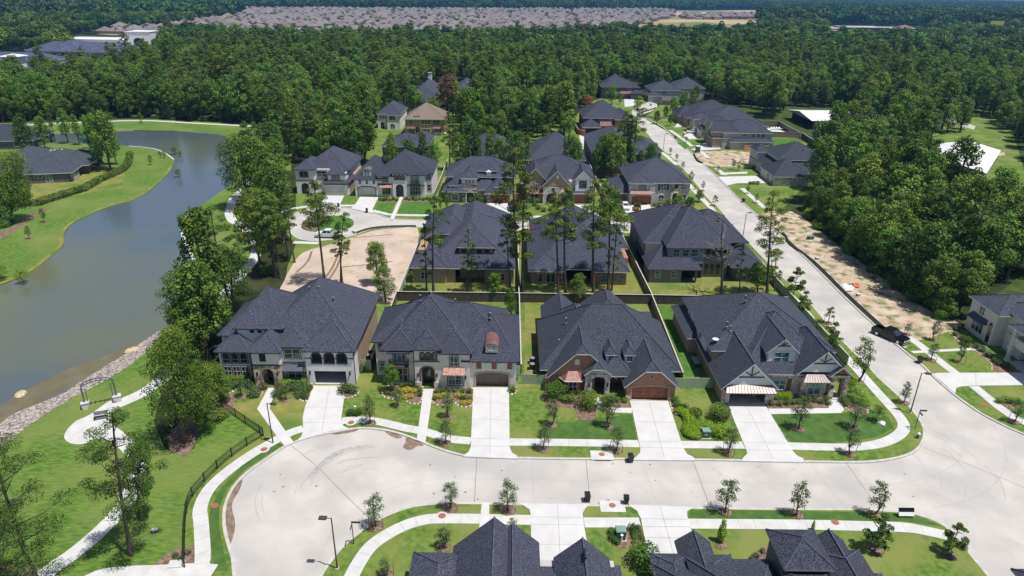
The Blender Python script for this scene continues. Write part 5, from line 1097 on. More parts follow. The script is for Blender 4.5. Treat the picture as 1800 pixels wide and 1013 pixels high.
mb = MB(); mb.box(-7.4, 184.2, 3.6, -6.2, 185, 7.0, 'stucco_white'); mb.box(-7.55, 184.1, 7.0, -6.05, 185.1, 7.2, 'trim_white'); mb.box(-7.2, 184.4, 7.2, -6.4, 184.8, 7.6, 'white_paint', .15); h.obj(mb, 'chimney')
h.rf(-18.8, 178.2, -10, 194, 3.4, .78, 'y'); h.rf(-18.6, 184, .3, 197, 6.0, .6, 'x'); h.rf(-10, 185, -4.9, 196, 7.5, .62, 'y'); h.rf(-13.9, 180, -9.9, 188, 6.6, .72, 'y'); h.rf(-7.3, 178, -.8, 192, 3.0, .85, 'y'); h.rf(-11, 180.4, -4, 190, 3.4, .5, 'x')
h.dormer(-17.3, -15.1, 3.7, 4.9, 178.8, 2, .7, 0, 'stucco_grey', (.5, .6)); h.dormer(-5, -2.8, 3.3, 4.5, 178.8, 2, .7, 0, 'stucco_grey', (.5, .6)); h.finish()
h = House('brick_house', 'brick house with cream stone centre gable and copper roofed bay in the third row'); h.wm = 'brick_tan'
h.box(3.3, 179.3, 8.3, 195, 6.5); h.box(8.0, 178.3, 15.2, 192, 4.8, 'stone_pale'); h.box(15, 180, 21.7, 195, 5.9, 'stucco_grey'); h.box(16.7, 179.2, 20.5, 190, 6.6, 'stucco_white'); h.facade(15.2, 21.4, 3.0, 178.8, .3, [(15.8, 20.8, 2.5, .4)], 'brick_tan'); h.door(15.8, 20.8, 2.5, 179.1, 'garage', 'door_wood', .4); h.wall.box(15.2, 179.1, .05, 21.4, 180, 3.0, 'brick_tan')
h.win(5.9, 4.3, 7.2, 6.4, 179.3, cols=2, sur='trim_tan'); h.win(10.3, 3.2, 11.2, 4.6, 178.3, cols=1, rows=1); h.win(17.8, 4.4, 19.6, 6.2, 179.2, sur='trim_dark', fm='trim_dark'); h.door(9.0, 11.3, 2.9, 178.3, 'front', 'door_black', .8); h.win(12.9, .8, 14.6, 2.6, 177.6, gm='glass_teal', sur='trim_tan')
h.box(12.6, 177.6, 14.9, 178.3, 3.2, 'stone_pale'); h.canopy(12.1, 15.3, 3.2, 4.3, 178.3, 1.3, 'copper', hip=.9); h.canopy(3.5, 8.0, 2.9, 3.7, 179.3, 1.2, 'copper', hip=.1); h.win(4.5, .5, 7, 2.5, 179.3, cols=2)
h.wall.box(11.5, 178.2, 7.1, 12.1, 178.3, 7.9, 'white_paint')
h.rf(3.2, 182, 21.8, 197, 6.3, .58, 'x'); h.rf(3.3, 179.3, 8.4, 192, 6.55, 1.05, 'y', g0=1); h.rf(7.9, 178.3, 15.3, 192, 4.9, 1.05, 'y', g0=1, wm='brick_tan'); h.rf(16.6, 179.1, 20.6, 190, 6.65, 1.05, 'y', g0=1, wm='stucco_white'); h.rf(15, 178.8, 21.7, 184, 3.2, .5, 'x')
h.vent(18.3, 186, 8.2); h.finish()
h = House('brick_house', 'grey stucco house with red strip roof over its garage, at the third row end'); h.wm = 'stucco_grey'
h.facade(31.3, 38.2, 3.4, 178.7, .3, [(32.1, 37.3, 2.6, .4)]); h.box(31.3, 179, 38.2, 195, 6.0); h.door(32.1, 37.3, 2.6, 179, 'garage', 'door_wood', .4); h.box(38.2, 179.3, 42.5, 195, 6.2); h.box(42.4, 178.9, 45, 190, 6.3, 'stone'); h.box(45, 179.6, 47.6, 195, 6.1)
h.canopy(31.4, 37.4, 3.2, 3.9, 178.75, 1.0, 'copper', hip=.1); h.win(33.4, 4.0, 35.9, 5.8, 179, cols=2, rows=2, ah=.5, gm='glass_teal', sur='trim_white'); h.win(39.6, 4.0, 41.2, 5.8, 179.3, gm='glass_teal'); h.win(39.3, .8, 40.8, 2.8, 179.3, ah=.6, gm='glass', sur='trim_white')
for x in (39.0, 41.35): mb = MB(); mb.box(x, 179.2, 3.9, x+.45, 179.28, 5.9, 'trim_dark'); h.obj(mb, 'shutter')
h.win(45.3, 4.2, 46.8, 5.8, 179.6, gm='glass_teal'); h.win(45.3, .8, 46.9, 2.9, 179.6, ah=.6, gm='glass_teal', sur='trim_white'); h.door(43.0, 44.4, 3.2, 178.9, 'front', 'door_black', .6); h.ring(h.trim, 'S', 178.9, (42.7, .05, 44.7, 3.6), .25, .08, 'trim_white', .9); h.win(43.2, 4.6, 44.2, 5.7, 178.9, cols=2, ah=.4, fm='trim_dark')
h.box(27.8, 180.2, 31.3, 195, 3.0); h.door(28.2, 30.9, 2.3, 180.2, 'garage', 'door_wood')
h.rf(31.2, 179.3, 47.7, 196, 6.15, .58, 'x'); h.rf(42.3, 178.9, 45.1, 186, 6.3, .5, 'y', ov=.35); h.rf(32.5, 178.8, 36.9, 186, 6.1, .6, 'y'); h.rf(27.8, 180, 36, 195, 3.1, .5, 'y')
h.vent(36, 186, 9); h.finish()
# ------------------------------------------------------------------ fourth row and beyond
def simple(name, label, x0, y0, x1, y1, z, p, ax, wm, wins=(), rm='roof', extra=(), g0=0, g1=0, tm='trim_white', loc=None, rot=0):
    h = House(name, label, loc=loc, rot=rot); h.wm = wm; h.roofm = rm; h.trimm = tm; h.box(x0, y0, x1, y1, z); h.rf(x0, y0, x1, y1, z, p, ax, g0, g1)
    for e in extra: h.box(*e[:5], e[7] if len(e) > 7 else None); h.rf(e[0], e[1], e[2], e[3], e[4], e[5], e[6])
    for w in wins: h.win(*w[:5], **(w[5] if len(w) > 5 else {}))
    return h
h = simple('siding_house', 'grey siding house seen from behind among trees, leftmost of the fourth row', -42.8, 222, -29, 236, 6, .42, 'x', 'siding_dark', [(-42, 4.2, -40.8, 5.6, 222), (-37.7, 4.3, -36.4, 5.5, 222), (-36.2, 4.3, -34.9, 5.5, 222)], extra=[(-35, 224, -28, 240, 6.2, .6, 'y')]); h.vent(-36.5, 227, 8); h.vent(-34.6, 226.5, 8.2); h.finish()
h = simple('brick_house', 'brick house largely hidden by trees in the middle of the fourth row', -18, 218, .5, 238, 3.6, .6, 'x', 'brick_grey', [(-14, 1, -12, 2.6, 218), (-5, 1, -3, 2.6, 218)], extra=[(-14, 224, -3, 240, 5.5, .6, 'y')]); h.finish()
h = simple('brick_house', 'dark roofed house with one tall ridge behind a round tree in the fourth row', 4.5, 217, 23, 238, 3.3, .72, 'y', 'brick_grey', [(8, 1, 10, 2.6, 217)]); h.vent(10.3, 232, 7.4); h.vent(11.6, 231, 7); h.finish()
h = simple('brick_house', 'long grey brick house behind tall pines at the street end of the fourth row', 25.2, 216.5, 41.5, 246, 5.9, .55, 'y', 'brick_grey', [(27, 3.8, 28.5, 5.3, 216.5), (33, 3.8, 35, 5.3, 216.5)], extra=[(39, 222, 48.2, 240, 5.3, .5, 'y', 'siding_blue'), (26, 211, 40, 218, 3.2, .4, 'x')]); h.vent(33, 230, 9); h.finish()
h = simple('stucco_house', 'pale stucco house with twin arched windows beside the tan roofed house', -55.8, 283, -46.3, 300, 6.2, .7, 'y', 'stucco_white', [(-50.6, 3.9, -48.2, 5.6, 281.2), (-50.4, .7, -48.4, 2.6, 281.2, dict(ah=.8)), (-54.8, 4.1, -54.1, 5.3, 283, dict(cols=1)), (-53.7, 4.1, -53, 5.3, 283, dict(cols=1)), (-52.6, 4.1, -51.9, 5.3, 283, dict(cols=1))], extra=[(-51.6, 281.2, -46.4, 296, 6, .5, 'y')]); h.door(-54.6, -53.2, 3, 283, 'front', 'door_black', .7); h.finish()
h = simple('stucco_house', 'tan stucco house with a pinkish brown roof in the woods', -42.6, 270.5, -27.5, 287, 6.5, .6, 'x', 'stucco_tan', [(-41.2, 4.3, -39.6, 6, 270.5), (-36.3, 4.2, -32.7, 6, 270.4, dict(cols=3)), (-31.8, 4.2, -29, 6, 270.5, dict(cols=2)), (-36, .6, -32.8, 2.6, 270.4, dict(cols=2)), (-41.3, .6, -38.8, 2.4, 270.5), (-31, .6, -28.5, 2.6, 270.5)], rm='roof_tan'); h.door(-38.6, -37.0, 3.4, 270.5, 'front', 'door_black', .8); h.canopy(-42, -38.6, 2.8, 3.4, 270.5, 1.1, 'copper'); h.canopy(-32, -28, 2.8, 3.5, 270.5, 1.1, 'copper'); h.dormer(-39, -37, 6.4, 7.6, 271.3, 2, .5, 0, 'stucco_tan'); h.finish()
h = simple('brick_house', 'dark brick house with copper awning and open garage beside an orange fence', 28.3, 282, 45, 302, 5.8, .55, 'x', 'siding_dark', [(35.5, 4.3, 37.6, 5.3, 282), (38.4, 4.3, 40, 5.3, 282), (42, 1, 45.5, 3, 279.8, dict(cols=3))], extra=[(27.6, 275.5, 34.5, 290, 3.2, .65, 'y', 'brick_red'), (41, 280, 48, 298, 5.6, .6, 'y', 'brick_red')]); h.door(28.6, 33.6, 2.5, 275.5, 'garage', 'recess_shade'); h.canopy(34.5, 39.5, 3.2, 4.6, 280, 2.5, 'copper', hip=.3); h.box(34.5, 280, 41, 283, 3.2, 'brick_red'); h.finish()  # open garage is a near-black panel painted as the shade inside, not a door
h = simple('brick_house', 'steep dark roofed house with white chimney deep in the woods', -52, 335, -36, 375, 4, .8, 'y', 'brick_grey', [(-45, 1, -43, 3, 335)]); mb = MB(); mb.box(-44.6, 366, 8, -42.8, 368, 13.2, 'trim_white'); mb.box(-44.8, 365.8, 13.2, -42.6, 368.2, 13.5, 'trim_tan'); h.obj(mb, 'chimney'); h.finish()
h = simple('brick_house', 'dark roofed house right of the reddish tree, mostly hidden in the woods', -34, 352, -17, 386, 4, .68, 'y', 'brick_grey', [(-30, 1, -28, 3, 352)]); h.finish()
h = simple('siding_house', 'two storey grey house with long porch at the head of the long street', 46.5, 376.5, 67, 395, 6, .45, 'x', 'siding_dark', [(48, 3.9, 50, 5.5, 376.5), (60.5, 4, 62.5, 5.6, 376.5), (48, .8, 50.2, 2.8, 376.5), (57, .8, 59, 2.8, 376.5), (54.3, .5, 56.4, 2.9, 376.5)], extra=[(48, 380, 62, 396, 6.1, .7, 'x'), (62, 374, 68, 384, 3.4, .6, 'y')], tm='trim_brown'); h.canopy(56, 64, 3.0, 4.2, 376.5, 2.5, 'copper'); h.canopy(49, 56, 3.0, 3.8, 376.5, 2.0, 'metal_slate'); h.finish()
h = simple('siding_house', 'dark grey house right of the street head, partly hidden by trees', 72, 372, 88, 390, 5.4, .45, 'x', 'stucco_grey', [(78, 3.5, 80, 4.8, 372), (75, .8, 77, 2.4, 372)], extra=[(70, 366, 77, 378, 3.3, .5, 'y'), (86, 378, 102, 396, 6, .5, 'x')]); h.finish()
# ------------------------------------------------------------------ houses along the east side of the long street
h = simple('brick_house', 'large dark roofed house at the far end of the east side row', 73.5, 294, 99, 318, 4.2, .48, 'x', 'brick_tan', [(76, 1, 78, 2.6, 294), (295, 1.2, 297, 2.8, 73.5, dict(face='W')), (302, 1.2, 304, 2.8, 73.5, dict(face='W'))], extra=[(72, 303, 80, 317, 3.6, .5, 'x')]); h.vent(87, 305, 9); h.vent(92, 304, 9); h.finish()
h = simple('brick_house', 'tan stone house second from the far end of the east side row', 75, 270, 99, 292, 5.4, .5, 'x', 'stone_pale', [(272, 1, 274.4, 3, 74.9, dict(face='W')), (277, 1, 279, 3, 74.9, dict(face='W')), (284, 4, 286, 5.6, 72.9, dict(face='W'))], extra=[(73, 281, 80, 288, 6.0, .6, 'x'), (73.5, 270, 80, 277, 3.4, .8, 'x')]); h.vent(90, 283, 9); h.finish()
h = simple('brick_house', 'cream brick house with twin pointed front gables, long side wall facing the bare sandy lot', 77, 252.8, 95, 266.5, 5.9, .52, 'x', 'stucco_grey', [(87.5, 4.3, 88.6, 5.4, 252.8, dict(cols=1)), (89.3, 4.3, 90.4, 5.4, 252.8, dict(cols=1)), (91.1, 4.3, 92.2, 5.4, 252.8, dict(cols=1)), (84, 4.7, 85.6, 5.2, 252.8, dict(cols=1, rows=1)), (88.5, 1.4, 89.5, 2.3, 250.4, dict(cols=1)), (90.2, 1.4, 91.2, 2.3, 250.4, dict(cols=1)), (91.9, 1.4, 92.9, 2.3, 250.4, dict(cols=1)), (255, 4.2, 257, 6.2, 73.5, dict(face='W', gm='glass_teal')), (261.5, 4.2, 263.5, 6.2, 73.5, dict(face='W', gm='glass_teal'))], extra=[(79.4, 250.4, 95, 254, 3.1, .45, 'x'), (73.5, 253, 80, 259, 4, .4, 'x', 'brick_tan')])
h.box(73.6, 260, 80, 266, 6.0, 'brick_tan'); h.rf(73.5, 253.2, 82, 258.6, 6.2, 1.15, 'x', g0=1, wm='brick_tan'); h.rf(73.5, 260, 82, 266, 6.2, 1.15, 'x', g0=1, wm='brick_tan'); h.box(73.6, 253.3, 78, 258.5, 6.1, 'brick_tan'); h.vent(86, 258, 8.6); h.finish()
h = simple('siding_house', 'grey house with white garage doors facing the long street, half hidden by forest trees', 79, 204, 97, 226, 3.2, .5, 'x', 'stucco_grey', [(84, 4.3, 85.2, 5.9, 208.3, dict(cols=1, sur='trim_white'))], extra=[(78.8, 220, 83, 227, 6.1, .5, 'x'), (82, 208.4, 97, 224, 6.2, .5, 'x'), (77.8, 199.5, 88, 212, 3.2, .6, 'x', 'stone_pale')])
for y in (213.3, 217): h.door(y, y+2.9, 2.5, 79, 'garage', 'door_grey', 0, 'W')
h.door(208.3, 211.3, 2.5, 77.75, 'garage', 'door_grey', 0, 'W')
h.win(201, .8, 203, 2.6, 77.75, face='W', sur='trim_dark'); h.win(204.5, .8, 206.2, 2.6, 77.75, face='W', sur='trim_dark'); h.vent(88, 214, 8.3); h.vent(90, 212, 8); h.finish()
# right edge house, balcony over the porch
h = House('stucco_house', 'pale stucco house with balcony on stone columns at the right edge'); h.wm = 'stucco_cream'
h.box(78.6, 99.6, 95, 106.3, 6.0); h.box(80.6, 95, 95, 100, 6.0); h.wall.box(78.4, 88, 2.9, 95, 95, 3.5, 'stucco_cream'); h.box(82.5, 86, 95, 95, 6.0); h.wall.box(78.2, 88, 3.5, 78.5, 94.9, 4.4, 'stucco_cream'); h.wall.box(78.2, 94.6, 3.5, 80.6, 94.9, 4.4, 'stucco_cream')
for y in (88.3, 94.6):
    mb = MB(); mb.box(77.9, y-.35, .15, 78.6, y+.35, .5, 'trim_white'); mb.box(78.0, y-.25, .5, 78.5, y+.25, 2.4, 'stucco_cream', .04); mb.box(77.85, y-.4, 2.4, 78.65, y+.4, 2.7, 'trim_white'); mb.box(78.0, y-.25, 2.7, 78.5, y+.25, 5.9, 'stucco_cream'); mb.box(77.9, y-.35, 4.4, 78.6, y+.35, 4.6, 'trim_white'); mb.box(77.9, y-.35, 5.5, 78.6, y+.35, 5.7, 'trim_white'); h.obj(mb, 'column')
h.win(101.9, .9, 104.7, 2.9, 78.6, face='W', cols=3, sur='trim_white', gm='glass'); h.win(102.6, 4.0, 104.0, 5.5, 78.6, face='W', sur='trim_white', gm='glass_teal'); h.canopy(101.4, 105.3, 3.1, 3.9, 78.6, 1.0, 'metal_slate', 'W', hip=.1)
h.win(99.8, .3, 100.9, 4.2, 78.6, face='W', ah=.65, cols=1, rows=1, fm='trim_white', sur='trim_white', sw=.2); h.win(97, 4.5, 97.9, 5.3, 80.6, face='W', cols=1, rows=1); h.door(96.5, 98.5, 3.0, 80.6, 'front', 'door_black', 0, 'W')
h.win(89.5, 3.6, 92.5, 5.4, 82.5, face='W', cols=3, fm='trim_brown'); h.door(89, 92, 2.6, 82.5, 'front', 'door_black', 0, 'W')
h.rf(78.6, 99.3, 98, 106.5, 6.05, .5, 'x'); h.rf(80.6, 95.4, 96, 103, 6.5, .4, 'x'); h.rf(78.2, 85, 98, 95.5, 6.0, .45, 'x')
h.wall.box(78.3, 88.4, .05, 82.5, 94.5, .25, 'concrete_new'); h.wall.box(80.3, 94.9, .05, 80.6, 99, 3, 'stucco_cream'); h.finish()
# ------------------------------------------------------------------ lake side houses
h = House('siding_house', 'long low grey house with wide dark roof on the west lake bank', loc=G(129, 320, .15), rot=math.radians(14)); h.wm = 'siding_dark'
h.box(-14, 0, -1, 20, 2.9); h.box(-22, 4, -10, 26, 2.9); h.box(-3, 1.5, 0, 6, 3.0, 'stucco_grey'); h.box(-6, 10, 1.5, 24, 2.9)
h.rf(-14.2, 0, 0, 24, 3.0, .5, 'y'); h.rf(-24, 3, -6, 27, 3.0, .42, 'x'); h.rf(-8, 9, 1.8, 25, 3.0, .5, 'y')
h.win(-9.6, 1.5, -7.6, 2.3, 0, rows=1); h.win(-6.9, .2, -5.1, 2.4, 0, rows=1, gm='glass_teal', cols=2); h.win(2.0, .5, 5.5, 2.6, 0, face='E', cols=3, gm='glass_teal', sur='trim_white'); h.win(12, .4, 21, 2.6, 1.5, face='E', cols=5, fm='trim_brown')
for i in range(4): 
    mb = MB(); mb.box(-9.3+i*.9, 14.2+i*.3, 6.4, -8.8+i*.9, 14.8+i*.3, 6.6, 'trim_white'); h.obj(mb, 'roof_vent')
h.vent(-12, 10, 5.6); h.vent(-6, 9, 5.2); h.finish()
h = House('siding_house', 'dark roofed house at the left edge beyond the long low lake house', loc=G(60, 262, .15), rot=math.radians(8)); h.wm = 'siding_dark'; h.box(-24, 0, 0, 16, 3.0); h.rf(-24, 0, 0, 16, 3.1, .5, 'x'); h.win(-6, .8, -4, 2.4, 0); h.finish()
# ------------------------------------------------------------------ the near row of which only roofs show
h = House('shingle_house', 'dark shingled stepped gable roofs at the bottom edge, left of the near driveways'); h.wm = 'stucco_grey'; h.trimm = 'trim_tan'
h.box(-5, 30, 2.2, 50.4, 3.2); h.box(-8.5, 30, 10, 49.4, 3.1)
h.rf(-5.0, 30, 2.2, 50.5, 3.35, .93, 'y', g1=1, ov=.4); h.rf(-8.9, 36, -4, 49.8, 3.2, .5, 'y', g1=.05, ov=.35); h.rf(-1.9, 33, 2.6, 50.6, 3.9, .92, 'y', g1=1, ov=.35); h.rf(4.6, 30, 9.2, 48.9, 3.7, .95, 'y', g1=1, ov=.35); h.rf(1.5, 32, 10.3, 48.6, 3.1, .35, 'x', ov=.3)
mb = MB(); mb.tube([(6.9, 46.2, 6.55), (6.9, 47.4, 6.55)], .1, 'iron', 5); h.obj(mb, 'ridge_vent'); h.finish()
h = House('shingle_house', 'low dark cross gabled roof at the bottom edge between driveway and taller roof'); h.wm = 'stucco_grey'; h.trimm = 'trim_tan'
h.box(13.9, 34, 24.6, 48.8, 3.2); h.rf(13.9, 30, 24.8, 48.9, 3.15, .45, 'x', ov=.35); h.rf(13.9, 33, 17.2, 50.1, 3.2, .3, 'y', ov=.3); h.rf(16.7, 33, 19.6, 51.8, 3.25, .8, 'y', g1=1, ov=.3); h.rf(17, 34, 21.2, 50.1, 3.2, .5, 'y', ov=.3); h.rf(17, 34, 24.5, 48.9, 3.9, .4, 'x', ov=.2); h.finish()
h = House('shingle_house', 'tallest dark shingled roof at the bottom edge, grey wall in shade on its left side'); h.wm = 'siding_dark'; h.trimm = 'trim_tan'
h.box(24.9, 46.3, 28.9, 50.3, 6.1); h.box(25.0, 34, 28.5, 46.3, 5.1); h.box(25.2, 30, 34, 49.8, 3.1); h.rf(24.9, 46.1, 28.8, 50.3, 6.15, .55, 'y', ov=.38, g1=0); h.rf(24.9, 36, 28.6, 46.0, 5.3, .4, 'y', ov=.3)
h.rf(28.7, 34, 34.0, 50.8, 3.3, .6, 'y', ov=.3); h.rf(30.2, 40, 33.0, 52.2, 3.25, .8, 'y', g1=1, ov=.3); h.rf(29, 34, 34.8, 48, 3.2, .5, 'y', ov=.3); h.finish()
h = House('shingle_house', 'small dark roof peak cut by the bottom edge on the right lawn'); h.wm = 'stucco_grey'; h.box(42.6, 36, 46.4, 47.6, 3); h.rf(42.6, 36, 46.4, 47.8, 2.6, .75, 'y', g1=0, ov=.3); h.finish()
h = House('shingle_house', 'dark roof corner cut by the bottom right corner of the picture'); h.wm = 'stucco_grey'; h.box(48.2, 30, 58, 48.3, 3); h.rf(48.2, 34, 60, 48.8, 3.1, .5, 'x', ov=.35); h.finish()
# ------------------------------------------------------------------ big sheds and far buildings
h = House('metal_barn', 'open sided metal barn with a low white roof behind the timber fenced gardens'); h.wm = 'grey_metal'; h.trimm = 'green_box'; h.roofm = 'roof_white'
h.box(127, 305, 150, 318, 3.4, 'recess_shade'); h.rf(125.5, 292, 152, 320, 4.0, .12, 'x', 1, 1, wm='grey_metal')  # near-black block stands in for the shade under the barn roof
for x in (126.5, 134, 142, 150): mb = MB(); mb.box(x, 292.3, 0, x+.3, 292.6, 4, 'grey_metal'); h.obj(mb, 'post')
h.finish()
h = House('metal_barn', 'long white ribbed metal roof among the trees at the right edge', loc=(150, 228, .1), rot=math.radians(-38)); h.wm = 'siding_blue'; h.roofm = 'roof_white'; h.trimm = 'trim_white'
h.box(-9, -22, 9, 20, 3.4); h.rf(-9, -22, 9, 20, 3.5, .22, 'y', 1, 1)
for i in range(8): h.win(-20+i*4.8, 1.2, -18.6+i*4.8, 2.6, -9, face='W', cols=1)
h.finish()
def far_block(name, label, px, py, w, d, z, roofs, wm='stucco_white', rot=0, wins=True, rm='roof_blue'):
    g = G(px, py, 0); h = House(name, label, loc=g, rot=rot); h.wm = wm; h.roofm = rm; h.trimm = 'trim_white'
    h.box(-w/2, 0, w/2, d, z, z0=0)
    for r in roofs: h.rf(*r)
    if wins:
        n = int(w/6)
        for k in range(int(z/3.4)):
            for i in range(n): 
                x = -w/2+3+i*(w-6)/max(1, n-1); h.win(x-.9, 1+3.4*k, x+.9, 2.7+3.4*k, 0, cols=1, rows=1, fm='trim_white')
    h.finish(); return h
far_block('office_building', 'long three storey building with dark blue hipped roofs among trees at upper left', 138, 120, 76, 26, 11, [(-38, 0, 38, 26, 11, .4, 'x'), (-20, -6, 6, 26, 11.5, .45, 'y'), (16, -4, 37, 26, 11.3, .45, 'y')], rot=math.radians(-8))
far_block('office_building', 'dark roofed building with a white square lantern tower at the left edge', 20, 136, 52, 20, 10, [(-26, 0, 26, 20, 10, .4, 'x')], rot=math.radians(-5))
h = House('white_tower', 'white square lantern tower with a flat pyramid roof at the left edge', loc=G(27, 143, 0)); h.wm = 'stucco_white'; h.roofm = 'roof_white'; h.box(-4, 0, 4, 8, 14, z0=0); h.rf(-4, 0, 4, 8, 14, .25, 'x', ov=1.4)
for x in (-2.2, 1.0): h.win(x, 10.5, x+1.6, 13, 0, cols=1, rows=1); h.win(x, 6, x+1.6, 8, 0, cols=1, rows=1)
h.finish()
far_block('store_building', 'low white flat roofed retail building with a tall end front', 195, 90, 95, 30, 9, [(-47, 0, 47, 30, 9.4, .02, 'x')], 'white_paint', math.radians(-4), rm='roof_white')
h = House('store_building', 'tall white end wall with one dark arched window on the retail building', loc=G(247, 93, 0)); h.wm = 'white_paint'; h.box(-11, 0, 11, 16, 17, z0=0); h.win(-4, 4, 4, 12, 0, ah=3, fm='trim_dark'); h.rf(-11, 0, 11, 16, 17, .1, 'x', m='roof_white'); h.finish()
h = House('school_building', 'long low red brick building with pale flat roofs beyond the forest at upper right', loc=G(1530, 62, 0)); h.wm = 'red_roof'; h.roofm = 'roof_school'
for a in ((-75, 10, -30, 60, 8), (-32, 0, 25, 50, 10), (22, 20, 75, 70, 8.5), (-60, -15, -35, 12, 6)): h.box(*a, None, 0); h.rf(*a, .03, 'x', ov=.8)
for i in range(12): h.win(-70+i*11.5, 2, -64+i*11.5, 4.4, (0 if -32 < -70+i*11.5 < 20 else (10 if i < 6 else 20))-.05, cols=3, rows=1)
h.rf(55, 25, 72, 45, 9.5, .35, 'x', m='red_roof'); h.finish()
o = empty('billboard', G(1746, 68, 0), 0, 'yellow green billboard standing above the far forest at upper right', 'billboard'); m = MB(); m.box(-9, 0, 14, 9, 1, 22, 'sign_yellow'); m.build('panel', o); m = MB(); m.box(-9.3, -.1, 13.5, 9.3, 1.1, 14, 'grey_metal'); m.build('frame', o)
for x in (-6, 6): m = MB(); m.tube([(x, .5, 0), (x, .5, 14)], .5, 'grey_metal', 6); m.build('post', o)
# ------------------------------------------------------------------ fences
V3 = lambda x, y, z=.15: Vector((x, y, z))
fence('timber_fence', None, 1.9, 'fence_dark', 'long dark board fence with pale cap running behind the four front houses', world=[V3(-21.3, 114.4), V3(1.2, 114.4), V3(25.7, 114.3), V3(50.6, 114.0)])
fence('timber_fence', None, 1.9, 'fence_dark', 'dark side fence between the white stucco house and the cream stucco house', world=[V3(-21.2, 114.3), V3(-21.0, 89.5)])
fence('timber_fence', None, 1.9, 'fence_dark', 'dark side fence between the cream stucco house and the red brick house', world=[V3(1.35, 114.3), V3(1.5, 88.3)])
fence('timber_fence', None, 1.9, 'fence_wood', 'side fence between the red brick house and the timbered corner house', world=[V3(25.7, 114.2), V3(25.15, 86.5)])
fence('timber_fence', None, 1.8, 'fence_green', 'pale weathered fence along the bare dirt lot', world=[V3(-20.9, 114.5), V3(-20.6, 150)])
fence('timber_fence', None, 1.8, 'fence_dark', 'dark fence between the two left back gardens of the second row', world=[V3(1.3, 114.5), V3(1.2, 152)])
fence('timber_fence', None, 1.8, 'fence_wood', 'brown fence between the red brick and grey brick back gardens of the second row', world=[V3(25.8, 114.5), V3(25.1, 150)])
fence('timber_fence', None, 1.7, 'fence_green', 'short green gate fence between the white and cream stucco houses', world=[V3(-22.6, 89.5), V3(-21.0, 89.5)], cap=None)
fence('timber_fence', None, 1.7, 'fence_green', 'green fence panel right of the brown garage of the cream stucco house', world=[V3(1.5, 86.0), V3(5.5, 85.6)], cap=None)
fence('timber_fence', None, 1.7, 'fence_green', 'short green gate right beside the cream stucco garage wall', world=[V3(.8, 88.3), V3(1.5, 88.3)], cap=None)
fence('timber_fence', None, 1.7, 'fence_green', 'green fence panel between the wooden garage and the timbered corner house', world=[V3(23.1, 85.3), V3(29.4, 85.4)], cap=None)
fence('timber_fence', [(1330, 466), (1352, 492), (1388, 532), (1448, 600), (1488, 643)], 1.8, 'fence_green', 'green board fence beside the pavement of the long street')
fence('timber_fence', [(762, 352), (772, 330), (787, 290)], 1.8, 'fence_wood', 'fence between the clay awning house and the turret house in the third row')
fence('timber_fence', [(1062, 352), (1045, 318), (1028, 280)], 1.8, 'fence_wood', 'fence right of the copper bay house in the third row')
fence('timber_fence', [(905, 352), (925, 352)], 1.8, 'fence_red', 'short red fence panel between turret house and copper bay house')
fence('timber_fence', [(1308, 266), (1350, 266)], 2.0, 'fence_new', 'new orange timber fence beside the sandy lot')
fence('timber_fence', [(1336, 241), (1405, 243)], 2.2, 'fence_wood', 'weathered timber fence in front of the pool terrace')
fence('timber_fence', [(1405, 243), (1368, 222), (1336, 222)], 2.2, 'fence_wood', 'weathered timber fence behind the pool terrace')
fence('timber_fence', [(1408, 242), (1438, 262)], 2.0, 'fence_dark', 'dark fence continuing right of the pool terrace')
fence('timber_fence', [(1412, 264), (1450, 270)], 2.0, 'fence_new', 'orange timber fence partly behind forest trees')
fence('timber_fence', [(1003, 212), (1016, 236), (1028, 240)], 2.0, 'fence_red', 'orange red fence beside the house with the open garage')
fence('timber_fence', [(1125, 167), (1142, 167)], 2.0, 'fence_red', 'red fence beside the long porch house')
fence('timber_fence', [(0, 350), (37, 360)], 1.8, 'fence_wood', 'dark fence at the left edge below the lake house')
iron_fence([(391, 716), (415, 733), (440, 750), (463, 766)], 1.25, 'black iron picket fence from the park trees to the front lawn corner')
iron_fence([(463, 767), (434.6, 784), (408, 803), (388.6, 819), (371, 836), (355, 853), (339, 873), (330, 893), (326, 925), (325, 960), (325, 998)], 1.25, 'black iron picket fence curving along the pavement of the turning circle')
iron_fence([(5, 378), (20, 373), (40, 367), (60, 358)], 1.2, 'black iron fence at the left edge by the west bank')
def silt(pts, label):
    p = crom([G(x, y, .1) for x, y in pts], 3); o = empty('silt_fence', p[0], 0, label, 'silt fence'); mb = MB()
    for a, b in zip(p, p[1:]):
        d = (b-a).normalized(); n = Vector((-d.y, d.x, 0)); w = n*R.uniform(-.15, .15)
        mb.add([a, b, b+n*.45+Vector((0, 0, .45)), a+n*.45+Vector((0, 0, .45)), a+n*.8, b+n*.8], [(0, 1, 2, 3), (3, 2, 5, 4)], 'silt')
    mb.build('fabric', o, tuple(p[0]))
    for q in p[::5]: s = MB(); s.tube([q, q+Vector((0, 0, .75))], .03, 'bark', 4); s.build('stake', o, tuple(p[0]))
silt([(629, 411), (651, 404), (684, 400.5), (731, 400)], 'black silt fence along the kerb of the bare dirt lot')
silt([(1372, 411), (1378, 416), (1386, 430), (1428, 462), (1485, 519), (1539, 569), (1560, 588)], 'long black silt fence along the street edge of the scrubby lot')
silt([(1236, 287), (1228, 283), (1222, 272)], 'black silt fence at the corner of the sandy lot')
silt([(1152, 190), (1125, 199), (1122, 204), (1142, 207.5), (1160, 211)], 'black silt fence curving round the green lot at the street head')
